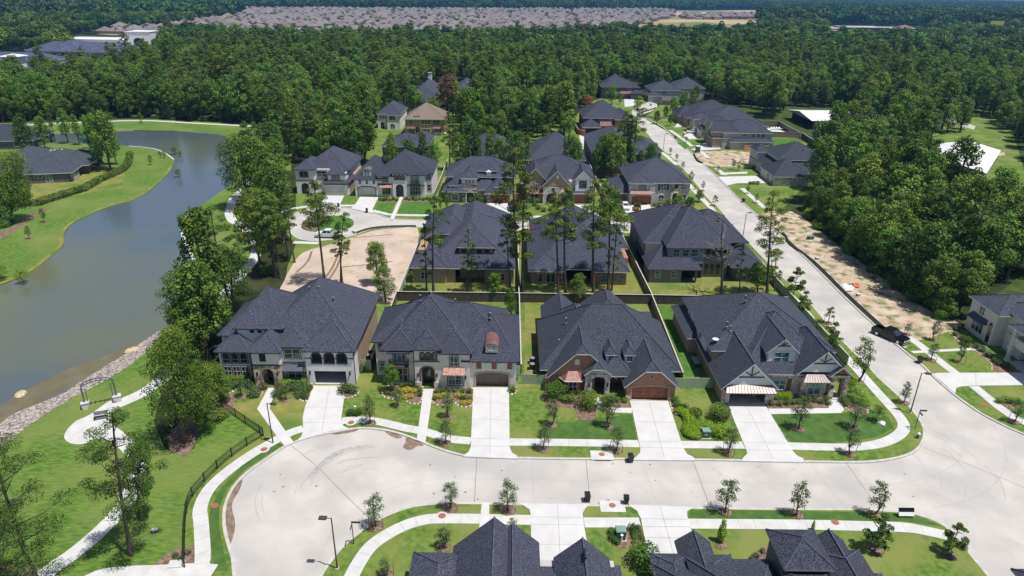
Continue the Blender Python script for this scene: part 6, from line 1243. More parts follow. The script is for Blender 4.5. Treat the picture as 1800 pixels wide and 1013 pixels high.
# ------------------------------------------------------------------ street furniture
lamp(593, 1000, 583, 911, -1, .05, 'street lamp at the bottom left of the turning circle, head pointing left')
lamp(480, 779, 469.5, 709, 1, -.1, 'street lamp standing beside the front walk of the white stucco house')
lamp(1600, 726, 1620, 656, 1, -.1, 'tall street lamp on the grass corner at the right bend')
lamp(1306, 415, 1313, 374, 1, .05, 'street lamp in front of the grey brick corner house on the long street')
lamp(1166, 263, 1169, 235, 1, .05, 'farthest street lamp on the left side of the long street')
def street_sign(bx, by, h, label, px=False):
    o = empty('street_sign', G(bx, by), 0, label, 'street sign'); m = MB(); m.tube([(0, 0, 0), (0, 0, h)], .05, 'bronze', 6); m.build('pole', o)
    m = MB(); m.box(0, -.03, h-.25, .9, .03, h-.02, 'trim_brown'); m.build('sign_blade', o); m = MB(); m.box(-.03, -.75, h-.5, .03, 0, h-.28, 'trim_brown'); m.build('sign_blade', o)
street_sign(622, 956, 3.0, 'brown street name sign post on the grass left of the near pavement'); street_sign(1608, 754, 3.0, 'brown street name sign post on the right bend near the hydrant')
o = empty('fire_hydrant', G(1613, 770), 0, 'white capped fire hydrant with blue barrel on the grass at the right bend', 'fire hydrant')
m = MB(); m.disc((0, 0), .2, 0, .08, 'paint_blue', 12); m.disc((0, 0), .14, .08, .6, 'paint_blue', 12); m.tube([(-.26, 0, .42), (.26, 0, .42)], .07, 'paint_blue', 8); m.build('barrel', o); m = MB(); m.ball((0, 0, .68), .2, 'white_paint', 10, 5, .8); m.disc((0, 0), .22, .58, .64, 'white_paint', 12); m.build('bonnet', o)
o = empty('bench_sign', G(1592, 910), 0, 'black and white sale sign board on legs on the verge at lower right', 'sign board')
m = MB(); m.add([(-.85, -.1, .3), (.85, -.1, .3), (.85, .35, 1.1), (-.85, .35, 1.1), (-.85, -.04, .3), (.85, -.04, .3), (.85, .41, 1.1), (-.85, .41, 1.1)], [(0, 1, 2, 3), (7, 6, 5, 4), (3, 2, 6, 7), (0, 3, 7, 4), (1, 5, 6, 2)], 'white_paint'); m.build('board', o)
m = MB(); m.add([(-.85, .12, .71), (.85, .12, .71), (.85, .345, 1.11), (-.85, .345, 1.11), (-.85, .10, .71), (.85, .10, .71), (.85, .33, 1.12), (-.85, .33, 1.12)], [(0, 1, 2, 3), (4, 7, 6, 5), (0, 4, 5, 1), (3, 2, 6, 7)], 'paint_black'); m.build('dark_panel', o)
for x in (-.8, .8): m = MB(); m.tube([(x, 0, 0), (x, .35, 1.1)], .03, 'iron', 5); m.build('leg', o)
trash(1108, 812, .1, 'black trash bin at the kerb beside the wooden garage driveway, lid toward the house')
trash(1032, 881, .05, 'black trash bin on the street left of the rusty manhole slab on the near kerb'); trash(1100, 886, 3.0, 'black trash bin with open lid right of the rusty manhole slab on the near kerb')
trash(1616, 638, .5, 'black trash bin on the street in front of the right edge house', .1)
trash(595, 365, .3, 'black trash bin at the kerb between the first two driveways of the far turning circle'); trash(645, 374, .2, 'black trash bin on the far turning circle before the grey garage door')
trash(1306, 356, .4, 'black trash bin at the right kerb of the long street near the shaded house'); trash(1187, 244, .3, 'black trash bin at the right kerb near the far end of the long street'); trash(1144, 186, .1, 'black trash bin at the head of the long street')
for L, x, y, c in (('rusty manhole cover in a round pad beside the turning circle kerb, by the street lamp', 464, 790, 1), ('rusty manhole cover sunk in the grass strip of the turning circle', 377, 889, 0), ('rusty manhole cover in a white collar beside the curved garage driveway', 617, 743, 1), ('rusty manhole cover at the top of the near curved pavement', 777, 907, 1), ('rusty manhole cover on the near pavement at lower right', 1468, 918, 0), ('pale round manhole pad on the pavement at the right edge', 1728, 712, 0)):
    o = manhole(x, y, .42, bool(c), .205); o['label'] = L
def inlet(x, y, s, label):
    b = G(x, y, .15); o = empty('storm_inlet', b, 0, label, 'storm drain'); m = MB(); m.box(-1.4, -.9, -.1, 1.4, .9, .07, 'concrete_path'); m.build('slab', o)
    m = MB(); m.box(-1.0, s*.9-.03*(s < 0), -.08, 1.0, s*.93, .02, 'recess_shade'); m.build('opening', o); m = MB(); m.disc((0, .15), .38, .07, .085, 'rust', 18); m.build('lid', o)
inlet(1058, 801, -1, 'storm drain slab with rusty lid in the far kerb'); inlet(1076.5, 891, 1, 'storm drain slab with rusty lid in the near kerb between two driveways')
transformer(1239.5, 768, 1.0, .9, 1.15, 'green utility box between the clipped lime hedge and the round lime bush')
transformer(1090, 946, 1.0, .9, 1.3, 'dark green utility box on the near lawn between two driveways')
transformer(1424, 421, 1.2, .9, .9, 'green utility box on the scrubby lot beside the long street')
def post(x, y, h, label, name='pedestal', mt='white_paint'):
    o = empty(name, G(x, y), 0, label, 'utility post'); m = MB(); m.disc((0, 0), .1, 0, h, mt, 10); m.build('post', o); m = MB(); m.ball((0, 0, h+.02), .17, mt, 10, 5, .7); m.build('cap', o)
post(1232, 763, .9, 'white capped utility post left of the green utility box by the lime hedge'); post(1092, 953, .9, 'white capped utility post in front of the near green utility box'); post(625, 725, .9, 'white utility post above a dark shrub by the curved driveway')
for L, x, y, sc in (('small grey plaque on the park lawn beside a pine', 273, 935, 1), ('small blue sign on the scrubby lot near the silt fence', 1436, 456, 1.2), ('small green box lying on the scrubby lot near the orange tarp', 1508, 520, 1.1)):
    o = empty('ground_sign', G(x, y), .3, L, 'ground sign'); m = MB(); m.box(-.3*sc, -.25*sc, .1, .3*sc, .25*sc, .35*sc, 'metal_slate' if 'plaque' in L else 'green_box', .05); m.build('box', o); m = MB(); m.box(-.3*sc, -.2*sc, .35*sc, .3*sc, .15*sc, .4*sc, 'white_paint'); m.build('plate', o)
# park: arch, bench, pad sign, rocks
o = empty('park_arch', G(180, 712), math.radians(28), 'grey metal entrance arch on two stone piers over the park path by the lake', 'arch')
for s in (-1, 1):
    m = MB(); m.box(s*1.9-.45, -.35, 0, s*1.9+.45, .35, .9, 'stone_pale'); m.box(s*1.9-.52, -.42, .9, s*1.9+.52, .42, 1.02, 'concrete_path'); m.build('pier', o)
    m = MB(); m.tube([(s*1.9, 0, 1), (s*1.9, 0, 3.2)], .09, 'metal_slate', 6); m.tube([(s*1.5, 0, 1), (s*1.5, 0, 3.0)], .05, 'metal_slate', 6); m.build('column', o)
m = MB(); A = [(1.9*math.cos(math.pi*i/10), 0, 3.1+.75*math.sin(math.pi*i/10)) for i in range(11)]
for dz in (0, .35): m.tube([(x, 0, z+dz) for x, y, z in A], .07, 'metal_slate', 5)
for q in A: m.box(q[0]-.04, -.4, q[2]+.1, q[0]+.04, .4, q[2]+.2, 'metal_slate')
m.build('arch_top', o)
o = empty('park_bench', G(178, 737), math.radians(20), 'black park bench beside the lakeside path below the arch', 'bench')
m = MB(); [m.box(-.8, -.25+i*.13, .42, .8, -.15+i*.13, .46, 'iron') for i in range(4)]; m.build('seat', o); m = MB(); [m.box(-.8, .28+i*.03, .55+i*.13, .8, .31+i*.03, .65+i*.13, 'iron') for i in range(4)]; m.build('backrest', o)
for s in (-1, 1): m = MB(); m.box(s*.75-.03, -.25, 0, s*.75+.03, .3, .43, 'iron'); m.build('leg', o)
o = empty('stone_slab', G(310, 993), .1, 'white flat stone slab at the foot of the iron fence', 'slab'); m = MB(); m.box(-.75, -.5, .0, .75, .5, .18, 'concrete_path', .03); m.build('slab_top', o)
def rock(x, y, r, label, z=.02):
    o = empty('boulder', G(x, y, z), R.uniform(0, 3), label, 'boulder'); m = MB(); q = random.Random(int(x)); m.ball((0, 0, .1), r, 'boulder', 9, 6, .55); m.v = [(a*q.uniform(.85, 1.15)*1.4, b*q.uniform(.85, 1.15), c*q.uniform(.9, 1.1)) for a, b, c in m.v]; m.build('rock', o)
rock(37, 694, .75, 'tan boulder standing in the lake shallows'); rock(232, 617, .8, 'tan boulder on the lake edge where the stone shore ends', .1)
o = empty('tarp_pile', G(1494, 506), .5, 'crumpled white and orange tarp lying on the scrubby lot', 'tarp'); 
for nm, mt, ox, sx in (('white_sheet', 'white_paint', -.9, 1.5), ('orange_sheet', 'tarp_orange', 1.7, .9), ('black_bag', 'silt', .2, .7)):
    m = MB(); m.ball((ox, (.5 if nm == 'black_bag' else 0), .15), sx, mt, 9, 5, .42); m.v = [(a+R.uniform(-.25, .25), b+R.uniform(-.25, .25), max(0, c+R.uniform(-.12, .12))) for a, b, c in m.v]; m.build(nm, o)
o = empty('white_bag', G(1550, 745), .3, 'crumpled white sheet on the lawn under the sapling at the right bend', 'sheet'); m = MB(); m.ball((0, 0, .1), .5, 'white_paint', 8, 5, .5); m.v = [(a+R.uniform(-.15, .15), b+R.uniform(-.1, .1), max(0, c)) for a, b, c in m.v]; m.build('cloth', o)
o = empty('portable_toilet', G(1226, 268), .1, 'dark green portable toilet at the corner of the sandy lot', 'portable toilet'); m = MB(); m.box(-.7, -.7, 0, .7, .7, 2.2, 'portaloo', .03); m.build('cabin', o); m = MB(); m.box(-.75, -.75, 2.2, .75, .75, 2.35, 'white_paint', .1); m.build('roof', o); m = MB(); m.box(-.45, -.72, .2, .45, -.69, 2.0, 'green_box_dark'); m.build('door', o)
def ac(x, y, z, label, wx=None):
    o = empty('air_conditioner', (wx or G(x, y)), 0, label, 'air conditioner'); m = MB(); m.box(-.45, -.45, .1, .45, .45, .95, 'black_plastic'); m.build('case', o); m = MB(); m.disc((0, 0), .4, .95, 1.0, 'grey_metal', 14); m.build('fan_grille', o); m = MB(); m.box(-.55, -.55, 0, .55, .55, .1, 'concrete_kerb'); m.build('pad', o)
ac(0, 0, 0, 'black air conditioner behind the green panel left of the red brick house, nearer one', V3(3.2, 90.2)); ac(0, 0, 0, 'black air conditioner left of the red brick house, farther one', V3(3.3, 92.0))
ac(0, 0, 0, 'air conditioner beside the brown garage wall of the cream stucco house', V3(1.12, 92.2)); ac(0, 0, 0, 'nearer air conditioner between the white and cream stucco houses', V3(-21.9, 92.3)); ac(0, 0, 0, 'farther air conditioner between the white and cream stucco houses', V3(-21.9, 94.1))
o = empty('garden_table', V3(28.6, 92.3), 0, 'grey garden table on the side lawn of the timbered corner house', 'table'); m = MB(); m.box(-.5, -1.1, .68, .5, 1.1, .74, 'grey_metal'); m.build('table_top', o)
for x in (-.45, .45):
    for y in (-1, 1): m = MB(); m.tube([(x, y, 0), (x, y, .7)], .03, 'grey_metal', 5); m.build('leg', o)
for i in range(4):
    o = empty('sun_lounger', G(1358+i*4.5, 227.5, .25), .3, 'white sun lounger on the pool terrace', 'sun lounger', 'sun loungers by the pool'); m = MB(); m.box(-.35, -.9, .3, .35, .5, .38, 'white_paint'); m.add([(-.35, .5, .34), (.35, .5, .34), (.35, 1.0, .8), (-.35, 1.0, .8)], [(0, 1, 2, 3)], 'white_paint'); m.build('seat', o)
    m = MB(); [m.box(x, y, 0, x+.05, y+.05, .3, 'grey_metal') for x in (-.33, .28) for y in (-.85, .4)]; m.build('frame', o)
# vehicles
pickup(G(1563, 597, .04)+Vector((.3, .4, 0)), math.radians(-58), 'paint_black', 'black pickup truck parked at the right kerb of the long street, hood toward the camera')
pickup(G(577, 417, .04), math.radians(175), 'paint_white', 'white pickup truck with ladder rack and green cargo at the far turning circle', True)
jeep(G(1120, 368, .22), math.radians(-100)+math.pi, 'yellow and black soft top jeep parked before the wooden garage in the third row')
car(G(1099, 366, .22), math.radians(-90), 'paint_white', 'white car parked beside the yellow jeep'); car(G(1217, 234, .25), math.radians(175), 'paint_white', 'white car on a driveway at the far right side of the long street')
car(G(899, 368, .22), math.radians(-85), 'paint_black', 'dark car half hidden behind a tall pine in front of the turret house'); car(G(774, 237, .2), math.radians(10), 'paint_white', 'small white car glimpsed behind the tan stucco house'); car(G(1103, 172, .22), math.radians(-80), 'paint_white', 'white car before the long porch house at the street head')
# ------------------------------------------------------------------ planting beds with stone edging
def bed(pts, edge=True):
    sheet('planting_bed', pts, 'mulch', .18, smooth=3)
    if edge:
        p = crom(W(pts, .18), 5, True); mb = MB(); q = random.Random(int(pts[0][0])); last = None; o = p[0]
        for a in p+[p[0]]:
            if last is None or (a-last).length > .42: mb.ball((a.x, a.y, .2), q.uniform(.13, .2), 'pebble', 6, 4, .8); last = a
        tag(mb.build('stone_edging', None, tuple(o)), 'line of tan edging stones round the bed at %d m from the lake side' % int(p[0].x+45), 'edging stones', 'stone edgings of the planting beds')['label'] = 'row of small tan stones edging a planting bed'
bed([(399, 671), (440, 671), (462, 683), (455, 698), (440, 690), (425, 682), (400, 693), (392, 690)]); bed([(486, 684), (500, 676), (548, 676), (546, 692), (538, 705), (528, 703), (518, 692), (500, 688), (483, 700)])
bed([(672, 690), (680, 680), (700, 676), (740, 678), (742, 700), (735, 710), (718, 708), (712, 697), (702, 692), (694, 702), (676, 698)]); bed([(763, 686), (830, 683), (831, 708), (822, 716), (805, 713), (795, 705), (782, 712), (762, 709)]); bed([(895, 680), (906, 680), (906, 692), (896, 692)])
bed([(605, 690), (618, 684), (630, 688), (622, 697), (606, 700)]); bed([(954, 690), (975, 690), (1040, 700), (1048, 730), (1040, 738), (1018, 738), (1012, 722), (985, 715), (965, 722)], False); bed([(1072, 700), (1100, 703), (1108, 716), (1080, 715)], False)
bed([(1178, 706), (1190, 706), (1208, 722), (1195, 728), (1184, 726)]); bed([(1262, 706), (1276, 708), (1285, 735), (1262, 738), (1246, 728)], False); bed([(1352, 700), (1455, 696), (1460, 716), (1352, 717)], False); bed([(1475, 702), (1505, 680), (1520, 700), (1525, 725), (1510, 730), (1487, 718)])
bed([(1669, 583), (1690, 590), (1765, 640), (1800, 655), (1748, 655), (1742, 640), (1725, 625), (1705, 612), (1690, 604), (1680, 596)]); bed([(1748, 712), (1760, 700), (1792, 706), (1790, 716), (1765, 719)], False)
bed([(1070, 940), (1085, 932), (1130, 930), (1136, 956), (1110, 958), (1095, 965), (1076, 955)], False); bed([(1318, 985), (1335, 965), (1356, 960), (1365, 990)], False)
bed([(660, 357), (700, 350), (758, 349), (757, 354), (700, 356)], False); bed([(1146, 362), (1180, 357), (1215, 356), (1212, 362), (1150, 366)], False)
# shrubs
bushes('bush_green', [(405, 684), (414, 681), (423, 678), (432, 678), (441, 684), (448, 690), (444, 697), (452, 697), (398, 676)], 'rounded green shrub in the bed under the arched left windows of the white stucco house', 'shrubs left of the stone arch entry', 1.0)
bushes('bush_light', [(402, 670), (410, 670), (419, 671), (428, 670), (436, 671)], 'pale green hedge shrub hard against the left window wall of the white stucco house', 'pale shrubs against the left wing', .9)
bushes('bush_light', [(500, 680), (508, 677), (517, 676), (526, 677), (535, 677)], 'pale green hedge shrub right of the stone arched entry', 'pale shrubs right of the stone arch', .95)
bushes('bush_green', [(487, 697), (495, 690), (505, 688), (518, 686), (524, 692), (532, 692), (537, 700), (530, 684), (539, 689), (526, 699)], 'rounded green shrub in the bed between stone arch and curved driveway', 'shrubs between arch and garage', .95)
bushes('bush_red', [(491, 683), (545, 685), (462, 684)], 'reddish brown shrub marking a corner of the beds of the white stucco house', 'reddish shrubs by the stone arch', .9)
bushes('bush_green', [(604, 690), (613, 688), (622, 690)], 'loose green shrub in the stone edged bed right of the curved driveway', 'shrubs right of the curved driveway', 1.15); bushes('bush_dark', [(617, 729), (626, 730), (633, 727)], 'dark low shrub on the lawn by the white utility post', 'dark shrubs by the utility post', .85)
bushes('bush_green', [(633, 652)], 'round green shrub at the green gate between the two stucco houses', None, .9)
bushes('bush_yellow', [(702, 688), (709, 691), (716, 688), (722, 699), (728, 690), (770, 699), (778, 698), (792, 706), (806, 698), (815, 711), (824, 709), (712, 700)], 'yellow flowering plant in the beds of the cream stucco house', 'yellow flowers before the cream house', .95)
bushes('bush_dark', [(706, 680), (714, 678), (722, 680), (732, 682), (738, 696), (738, 688), (768, 690), (778, 689), (790, 688), (800, 689), (812, 690), (825, 690), (826, 704), (764, 703), (815, 703), (682, 693), (690, 695)], 'small dark green shrub in the beds of the cream stucco house', 'dark shrubs before the cream house', .62)
bushes('bush_dark', [(900, 688)], 'small shrub in a stone ring right of the brown garage door', None, .8); bushes('bush_green', [(904, 668)], 'green shrub at the corner wall right of the brown garage', None, .8)
put('small2', 'small_tree', G(688, 688), .9, 'small leafy tree before the left windows of the cream stucco house', 'tree', sxy=.7)
bushes('bush_big', [(972, 700), (985, 690)], 'large leafy shrub before the bay window of the red brick house', 'large shrubs by the copper bay roof', .85); bushes('bush_big', [(1034, 716)], 'large dark shrub at the front walk of the red brick house', None, .95); bushes('bush_big', [(1066, 716)], 'leafy upright shrub before the dark porch of the red brick house', None, .7)
bushes('bush_light', [(994, 706), (1003, 706)], 'low bright green shrub between large shrubs before the red brick house', 'low bright shrubs of the brick house', .95); bushes('bush_dark', [(1014, 692), (1005, 694), (1084, 706), (1098, 707)], 'small dark shrub against the front of the red brick house', 'small dark shrubs of the brick house', .8)
bushes('bush_dark', [(1186, 706), (1191, 714), (1197, 720), (1203, 722)], 'dark shrub in the row right of the wooden garage', 'shrubs right of the wooden garage', .95)
bushes('bush_dark', [(1221, 733)], 'dark rounded conifer shrub above the lime hedge', None, 1.5); bushes('bush_big', [(1263, 736)], 'large leafy shrub left of the pale awning garage', None, 1.0); bushes('bush_green', [(1278, 727), (1278, 735)], 'small round shrub at the driveway edge of the corner house', 'small round shrubs by the corner driveway', .55)
bushes('bush_lime', [(1267, 767)], 'round yellow green bush right of the green utility box', None, 1.15)
hp = [(1194, 727), (1200, 729), (1207, 733), (1212, 741), (1213, 750), (1210, 760), (1214, 768), (1223, 769), (1224, 760), (1222, 751), (1229, 750), (1237, 752), (1244, 752), (1218, 747)]
root = empty('clipped_hedge', G(1215, 750), 0, 'bright lime clipped hedge curving beside the wooden garage driveway', 'hedge'); L = []
pp = crom([G(*q) for q in hp[:8]], 3)+crom([G(*q) for q in hp[8:13]], 3)+[G(*q) for q in hp[5:9]]
for q in pp: L.append((q.x-root.location.x, q.y-root.location.y, .5, .85, .75, .42))
c = bpy.data.objects.new('foliage', leaf_mesh('foliage', leaf_arrays(L, 9000, .15, .7, 91, up=.6, shell=.85), 'leaf_lime')); COL.objects.link(c); c.parent = root
bushes('bush_lime', [(1360, 700), (1368, 701), (1376, 700), (1384, 700)], 'bright lime shrub under the shuttered window of the corner house', 'lime shrubs of the corner house', .8)
bushes('bush_green', [(1356, 712), (1370, 712), (1382, 711), (1393, 710), (1402, 709), (1411, 705), (1420, 704), (1432, 706), (1443, 709), (1452, 704), (1456, 711)], 'round green shrub in the bed between garage and porch of the corner house', 'green shrubs of the corner house', .68)
bushes('bush_lime', [(1492, 672), (1497, 678), (1520, 712), (1515, 705)], 'yellow green shrub right of the stone porch', 'yellow green shrubs right of the porch', .95); bushes('bush_light', [(1500, 692), (1508, 698), (1494, 702), (1503, 706)], 'pale feathery shrub right of the stone porch', 'pale shrubs right of the porch', 1.2); bushes('bush_green', [(1480, 706), (1486, 712), (1486, 700)], 'round dark shrub at the foot of the stone porch', 'round shrubs at the porch foot', .8)
bushes('bush_green', [(1678, 590), (1690, 597), (1700, 600), (1716, 612), (1726, 617), (1735, 627), (1748, 637), (1757, 642), (1700, 610), (1770, 647), (1682, 580)], 'green shrub in the stone edged bed before the balcony house', 'shrubs before the balcony house', .85); bushes('bush_big', [(1697, 606)], 'larger shrub at the front walk of the balcony house', None, .6)
bushes('bush_light', [(1757, 708), (1767, 706), (1777, 708), (1787, 708)], 'silvery green agave like shrub in the red mulch bed at the right edge', 'silvery shrubs at the right edge', .75)
bushes('bush_dark', [(1075, 938), (1077, 948), (1084, 955), (1111, 932), (1115, 940), (1116, 947)], 'small shrub around the near green utility box', 'shrubs round the near utility box', .7); bushes('bush_low', [(1125, 936), (1127, 943), (1129, 949), (1122, 929), (1114, 955)], 'tiny round shrub in the mulch by the near driveway', 'tiny shrubs by the near driveway', .75)
bushes('bush_big', [(1130, 992)], 'round dense green bush at the bottom edge beside the low roof', None, .85); bushes('bush_low', [(1328, 979), (1321, 985), (1340, 970)], 'tiny bright shrub in the mulch bed left of the tallest near roof', 'tiny shrubs by the tall roof', .8)
bushes('bush_light', [(386, 738), (391, 733)], 'low yellow green shrub in the mulch under the park trees', 'low shrubs under the park trees', 1.2); bushes('bush_low', [(309, 978), (318, 983), (330, 973)], 'tiny shrub in the mulch at the foot of the iron fence', 'tiny shrubs at the iron fence', .8)
bushes('bush_dark', [(x, 352+(i % 2)*1.5) for i, x in enumerate(range(668, 700, 6))]+[(x, 351+(i % 2)*1.5) for i, x in enumerate(range(714, 760, 6))], 'dark shrub in the bed along the clay awning house in the third row', 'shrubs of the third row clay awning house', .8)
bushes('bush_green', [(1150, 362), (1158, 363), (1196, 357), (1204, 358), (1190, 360)], 'shrub along the front of the red strip roofed house in the third row', 'shrubs of the red strip roofed house', 1.0); bushes('bush_lime', [(817, 367)], 'round clipped shrub before the turret house', None, 1.0)
bushes('bush_green', [(870+i*10, 364+(i % 2)*2) for i in range(0)]+[(946, 368), (956, 372), (968, 370), (940, 362)], 'loose shrub on the lawn before the copper bay house', 'shrubs before the copper bay house', 1.2)
bushes('bush_dark', [(1310+i*5, 297) for i in range(4)]+[(1318+i*7, 324) for i in range(3)], 'shrub along the walk of the shaded garage house', 'shrubs of the shaded garage house', 1.0)
# hedge on the west bank
root = empty('long_hedge', G(150, 340), 0, 'long dark hedge curving between the lake house garden and the lake lawn', 'hedge'); L = []
for q in crom([G(x, y) for x, y in ((65, 362), (95, 352), (125, 343), (150, 335), (172, 322), (195, 312), (215, 302), (226, 290), (229, 275))], 8): L.append((q.x-root.location.x, q.y-root.location.y, .9, 1.2, 1.1, .9))
c = bpy.data.objects.new('foliage', leaf_mesh('foliage', leaf_arrays(L, 9000, .3, .7, 92, shell=.8), 'leaf_dark')); COL.objects.link(c); c.parent = root
# ------------------------------------------------------------------ young trees
S = street_tree
S('young2', 651, 744, 651, 696, 'young tree in a stone ring beside the pavement, left of the cream house front walk'); S('young1', 783, 780, 783, 737, 'young dense tree in a stone ring right of the cream house front walk'); S('young1', 700, 714, 700, 684, 'small round tree in a stone ring on the cream house lawn, left of the walk', rr=.5); S('young2', 788, 733, 788, 690, 'thin young tree in a stone ring on the cream house lawn, right of the walk')
S('young1', 955, 790, 956, 748, 'young tree on the verge left of the storm drain slab'); S('young1', 1083, 793, 1084, 748, 'young tree on the verge right of the storm drain slab'); S('young2', 970, 747, 970, 700, 'young tree on the red brick house lawn, left one'); S('young2', 1070, 750, 1068, 692, 'young tree on the red brick house lawn, right one')
S('young1', 1280, 797, 1283, 752, 'young tree on the verge between two driveways'); S('young1', 1404, 754, 1404, 700, 'dense young tree on the corner house lawn, left one'); S('young1', 1500, 752, 1506, 703, 'dense young tree on the corner house lawn, right one'); S('young2', 1494, 798, 1497, 752, 'young tree on the verge below the corner house lawn'); S('young3', 1540, 740, 1548, 712, 'spreading sapling at the bend of the pavement', ring=False, wide=1.3); S('young2', 1588, 708, 1590, 672, 'young tree beside the tall lamp at the right bend')
S('young2', 1508, 672, 1516, 592, 'tall young tree on the verge right of the stone porch', wide=.9); S('youngpine', 1459, 618, 1467, 568, 'young tree on the street verge beside the corner house, second nearest', stakes=False); S('young1', 1432, 590, 1433, 560, 'small young tree on the street verge, close to its taller neighbour', stakes=False); S('young3', 1456, 568, 1459, 540, 'light leafed young tree at the left kerb of the long street'); S('youngpine', 1411, 554, 1413, 513, 'dark conical young tree on the street verge behind the corner house', stakes=False); S('youngpine', 1393, 525, 1396, 472, 'tall conical young tree on the street verge beside the green fence', stakes=False)
S('young3', 1363, 470, 1366, 438, 'light young tree at the left kerb near the dead tree'); S('young2', 1367, 500, 1368, 474, 'small dark tree on the verge by the green fence', stakes=False)
S('young1', 1275, 900, 1275, 843, 'young tree on the near verge, left of three at lower right'); S('young2', 1400, 905, 1402, 848, 'young tree on the near verge, middle of three at lower right'); S('young2', 1537, 905, 1545, 846, 'young tree on the near verge, right of three at lower right')
S('young1', 661, 925, 658, 871, 'young tree on the near verge, leftmost by the street sign', rr=.9); S('young1', 792, 893, 792, 848, 'young tree on the near verge above the rusty cover', rr=.9); S('young1', 893, 897, 893, 846, 'young tree on the near verge left of the near driveway', rr=.9)
S('young2', 780, 962, 780, 928, 'dark spreading sapling on the near curved lawn, upper one', wide=1.4); S('young2', 678, 1012, 678, 984, 'dark spreading sapling cut by the bottom edge', wide=1.4); S('young2', 900, 935, 899, 910, 'sapling tip showing behind the stepped near roof', ring=False)
mulch(1267, 956, .8); treepx('spire', 'young_tree', 1267, 952, 1272, 911, 'bright green twisted column tree on the near lawn', z=.2); put('spire', 'young_tree', G(1428, 932), .45, 'small column shrub at the pavement above the tallest near roof')
S('youngpine', 1538, 968, 1542, 906, 'larger young pine on the near right lawn'); S('youngpine', 1669, 975, 1675, 922, 'young pine beside the street at the bottom right')
S('young1', 425, 697, 425, 668, 'small round topped tree on the left lawn of the white stucco house', stakes=True, rr=.7); S('young1', 502, 703, 502, 676, 'small round topped tree right of the front walk of the white stucco house', rr=.7)
S('young2', 1711, 610, 1713, 573, 'young tree on the balcony house lawn, upper one') if False else None
S('young2', 1641, 598, 1643, 562, 'young tree on the upper lawn of the balcony house'); S('young2', 1686, 636, 1690, 604, 'young tree on the middle lawn of the balcony house'); S('young1', 1637, 633, 1640, 604, 'young tree on the verge beside the black bin'); S('young1', 1594, 588, 1596, 568, 'small young tree behind the black pickup'); S('young1', 1783, 742, 1790, 703, 'dark young tree cut off at the right edge')
for i, (a, b, c, d, pr) in enumerate(((1178, 271, 1178, 259, 'young1'), (1189, 283, 1189, 270, 'young1'), (1200, 298, 1200, 284, 'young1'), (1214, 322, 1216, 301, 'young1'), (1235, 335, 1238, 318, 'young2'), (1256, 362, 1258, 343, 'young3'), (1228, 355, 1230, 334, 'small2'), (1221, 333, 1222, 326, 'young1'), (1262, 304, 1263, 292, 'young1'), (1289, 298, 1290, 281, 'young1'), (1298, 300, 1299, 283, 'young2'), (1314, 340, 1315, 326, 'young1'), (1329, 357, 1331, 340, 'young2'), (1201, 242, 1202, 232, 'young2'), (1226, 238, 1226, 230, 'young1'), (1206, 250, 1207, 240, 'young1'))):
    S(pr, a, b, c, d, 'young street tree along the far half of the long street', 'young trees along the far half of the long street', stakes=False, rr=.6)
for x, y, ty in ((78, 391, 366), (52, 420, 397)): S('young1', x, y, x-1, ty, 'small dark tree in a pale ring on the west bank lawn, %s one' % ('upper' if x > 60 else 'lower'), stakes=False, wide=.8)
for x, y, ty, n in ((266, 290, 273, 'on the tip lawn, nearest the hedge'), (282, 278, 266, 'on the tip lawn, middle of the three'), (290, 278, 264, 'on the tip lawn by the low wall')): S('cypress', x, y, x, ty, 'small light green tree '+n, stakes=False, ring=False)
for x, y, ty, n in ((307, 272, 258, 'standing in the lake, upper left one'), (317, 276, 265, 'standing in the lake, upper right one'), (314, 312, 297, 'standing alone in mid lake'), (42, 498, 475, 'standing in the water at the left bank'), (4, 492, 467, 'at the left edge of the picture on the bank')): treepx('cypress', 'water_cypress', x, y, x, ty, 'small yellow green cypress '+n, z=.02, lean=False, wide=1.7)
for x, y, ty in ((447, 240, 214), (455, 250, 228), (442, 262, 250), (249, 217, 198)): treepx('cypress', 'young_tree', x, y, x, ty, 'small tree on the north bank lawn beside the path' , group='small trees on the north bank lawn', lean=False)
# ------------------------------------------------------------------ tall single trees
T = treepx
T('pine_near1', 'tall_pine', 231, 976, 199, 722, 'tall dark pine with crooked crown on the park lawn at lower left'); T('pine_near2', 'tall_pine', 74, 1040, -22, 752, 'tall leaning pine cut by the left edge at the bottom')
T('oak_near3', 'park_tree', 244, 912, 240, 768, 'slim forked tree beside the tall park pine', wide=.55); T('pine_near1', 'tall_pine', -30, 960, -60, 740, 'pine crown entering at the left edge') ; T('pine_near2', 'tall_pine', 20, 1130, -6, 880, 'pine crown filling the bottom left corner')
T('oak_near', 'park_tree', 325, 778, 292, 588, 'large dense tree in the mulch island of the park, nearest the path', wide=.72); T('oak_near', 'park_tree', 350, 752, 335, 640, 'dense tree behind the large one in the park mulch island'); T('oak_near2', 'park_tree', 359, 760, 357, 702, 'small dark tree at the right of the park mulch island'); T('oak_near3', 'park_tree', 378, 715, 372, 640, 'leafy tree left of the white stucco house'); T('oak_near2', 'park_tree', 392, 706, 388, 660, 'low dark tree at the head of the iron fence')
T('oak_near2', 'park_tree', 345, 640, 320, 530, 'dark tree on the lake side of the white stucco house, lower one'); T('oak_near', 'park_tree', 352, 600, 318, 468, 'wide dark tree reaching over the lake beside the white stucco house', wide=1.1); T('oak_near3', 'park_tree', 305, 660, 300, 572, 'light green tree at the lake edge of the park trees'); T('oak_near2', 'park_tree', 385, 600, 372, 520, 'dark tree behind the left wing of the white stucco house'); T('oak_near', 'park_tree', 410, 545, 400, 440, 'dark tree behind the roof of the white stucco house')
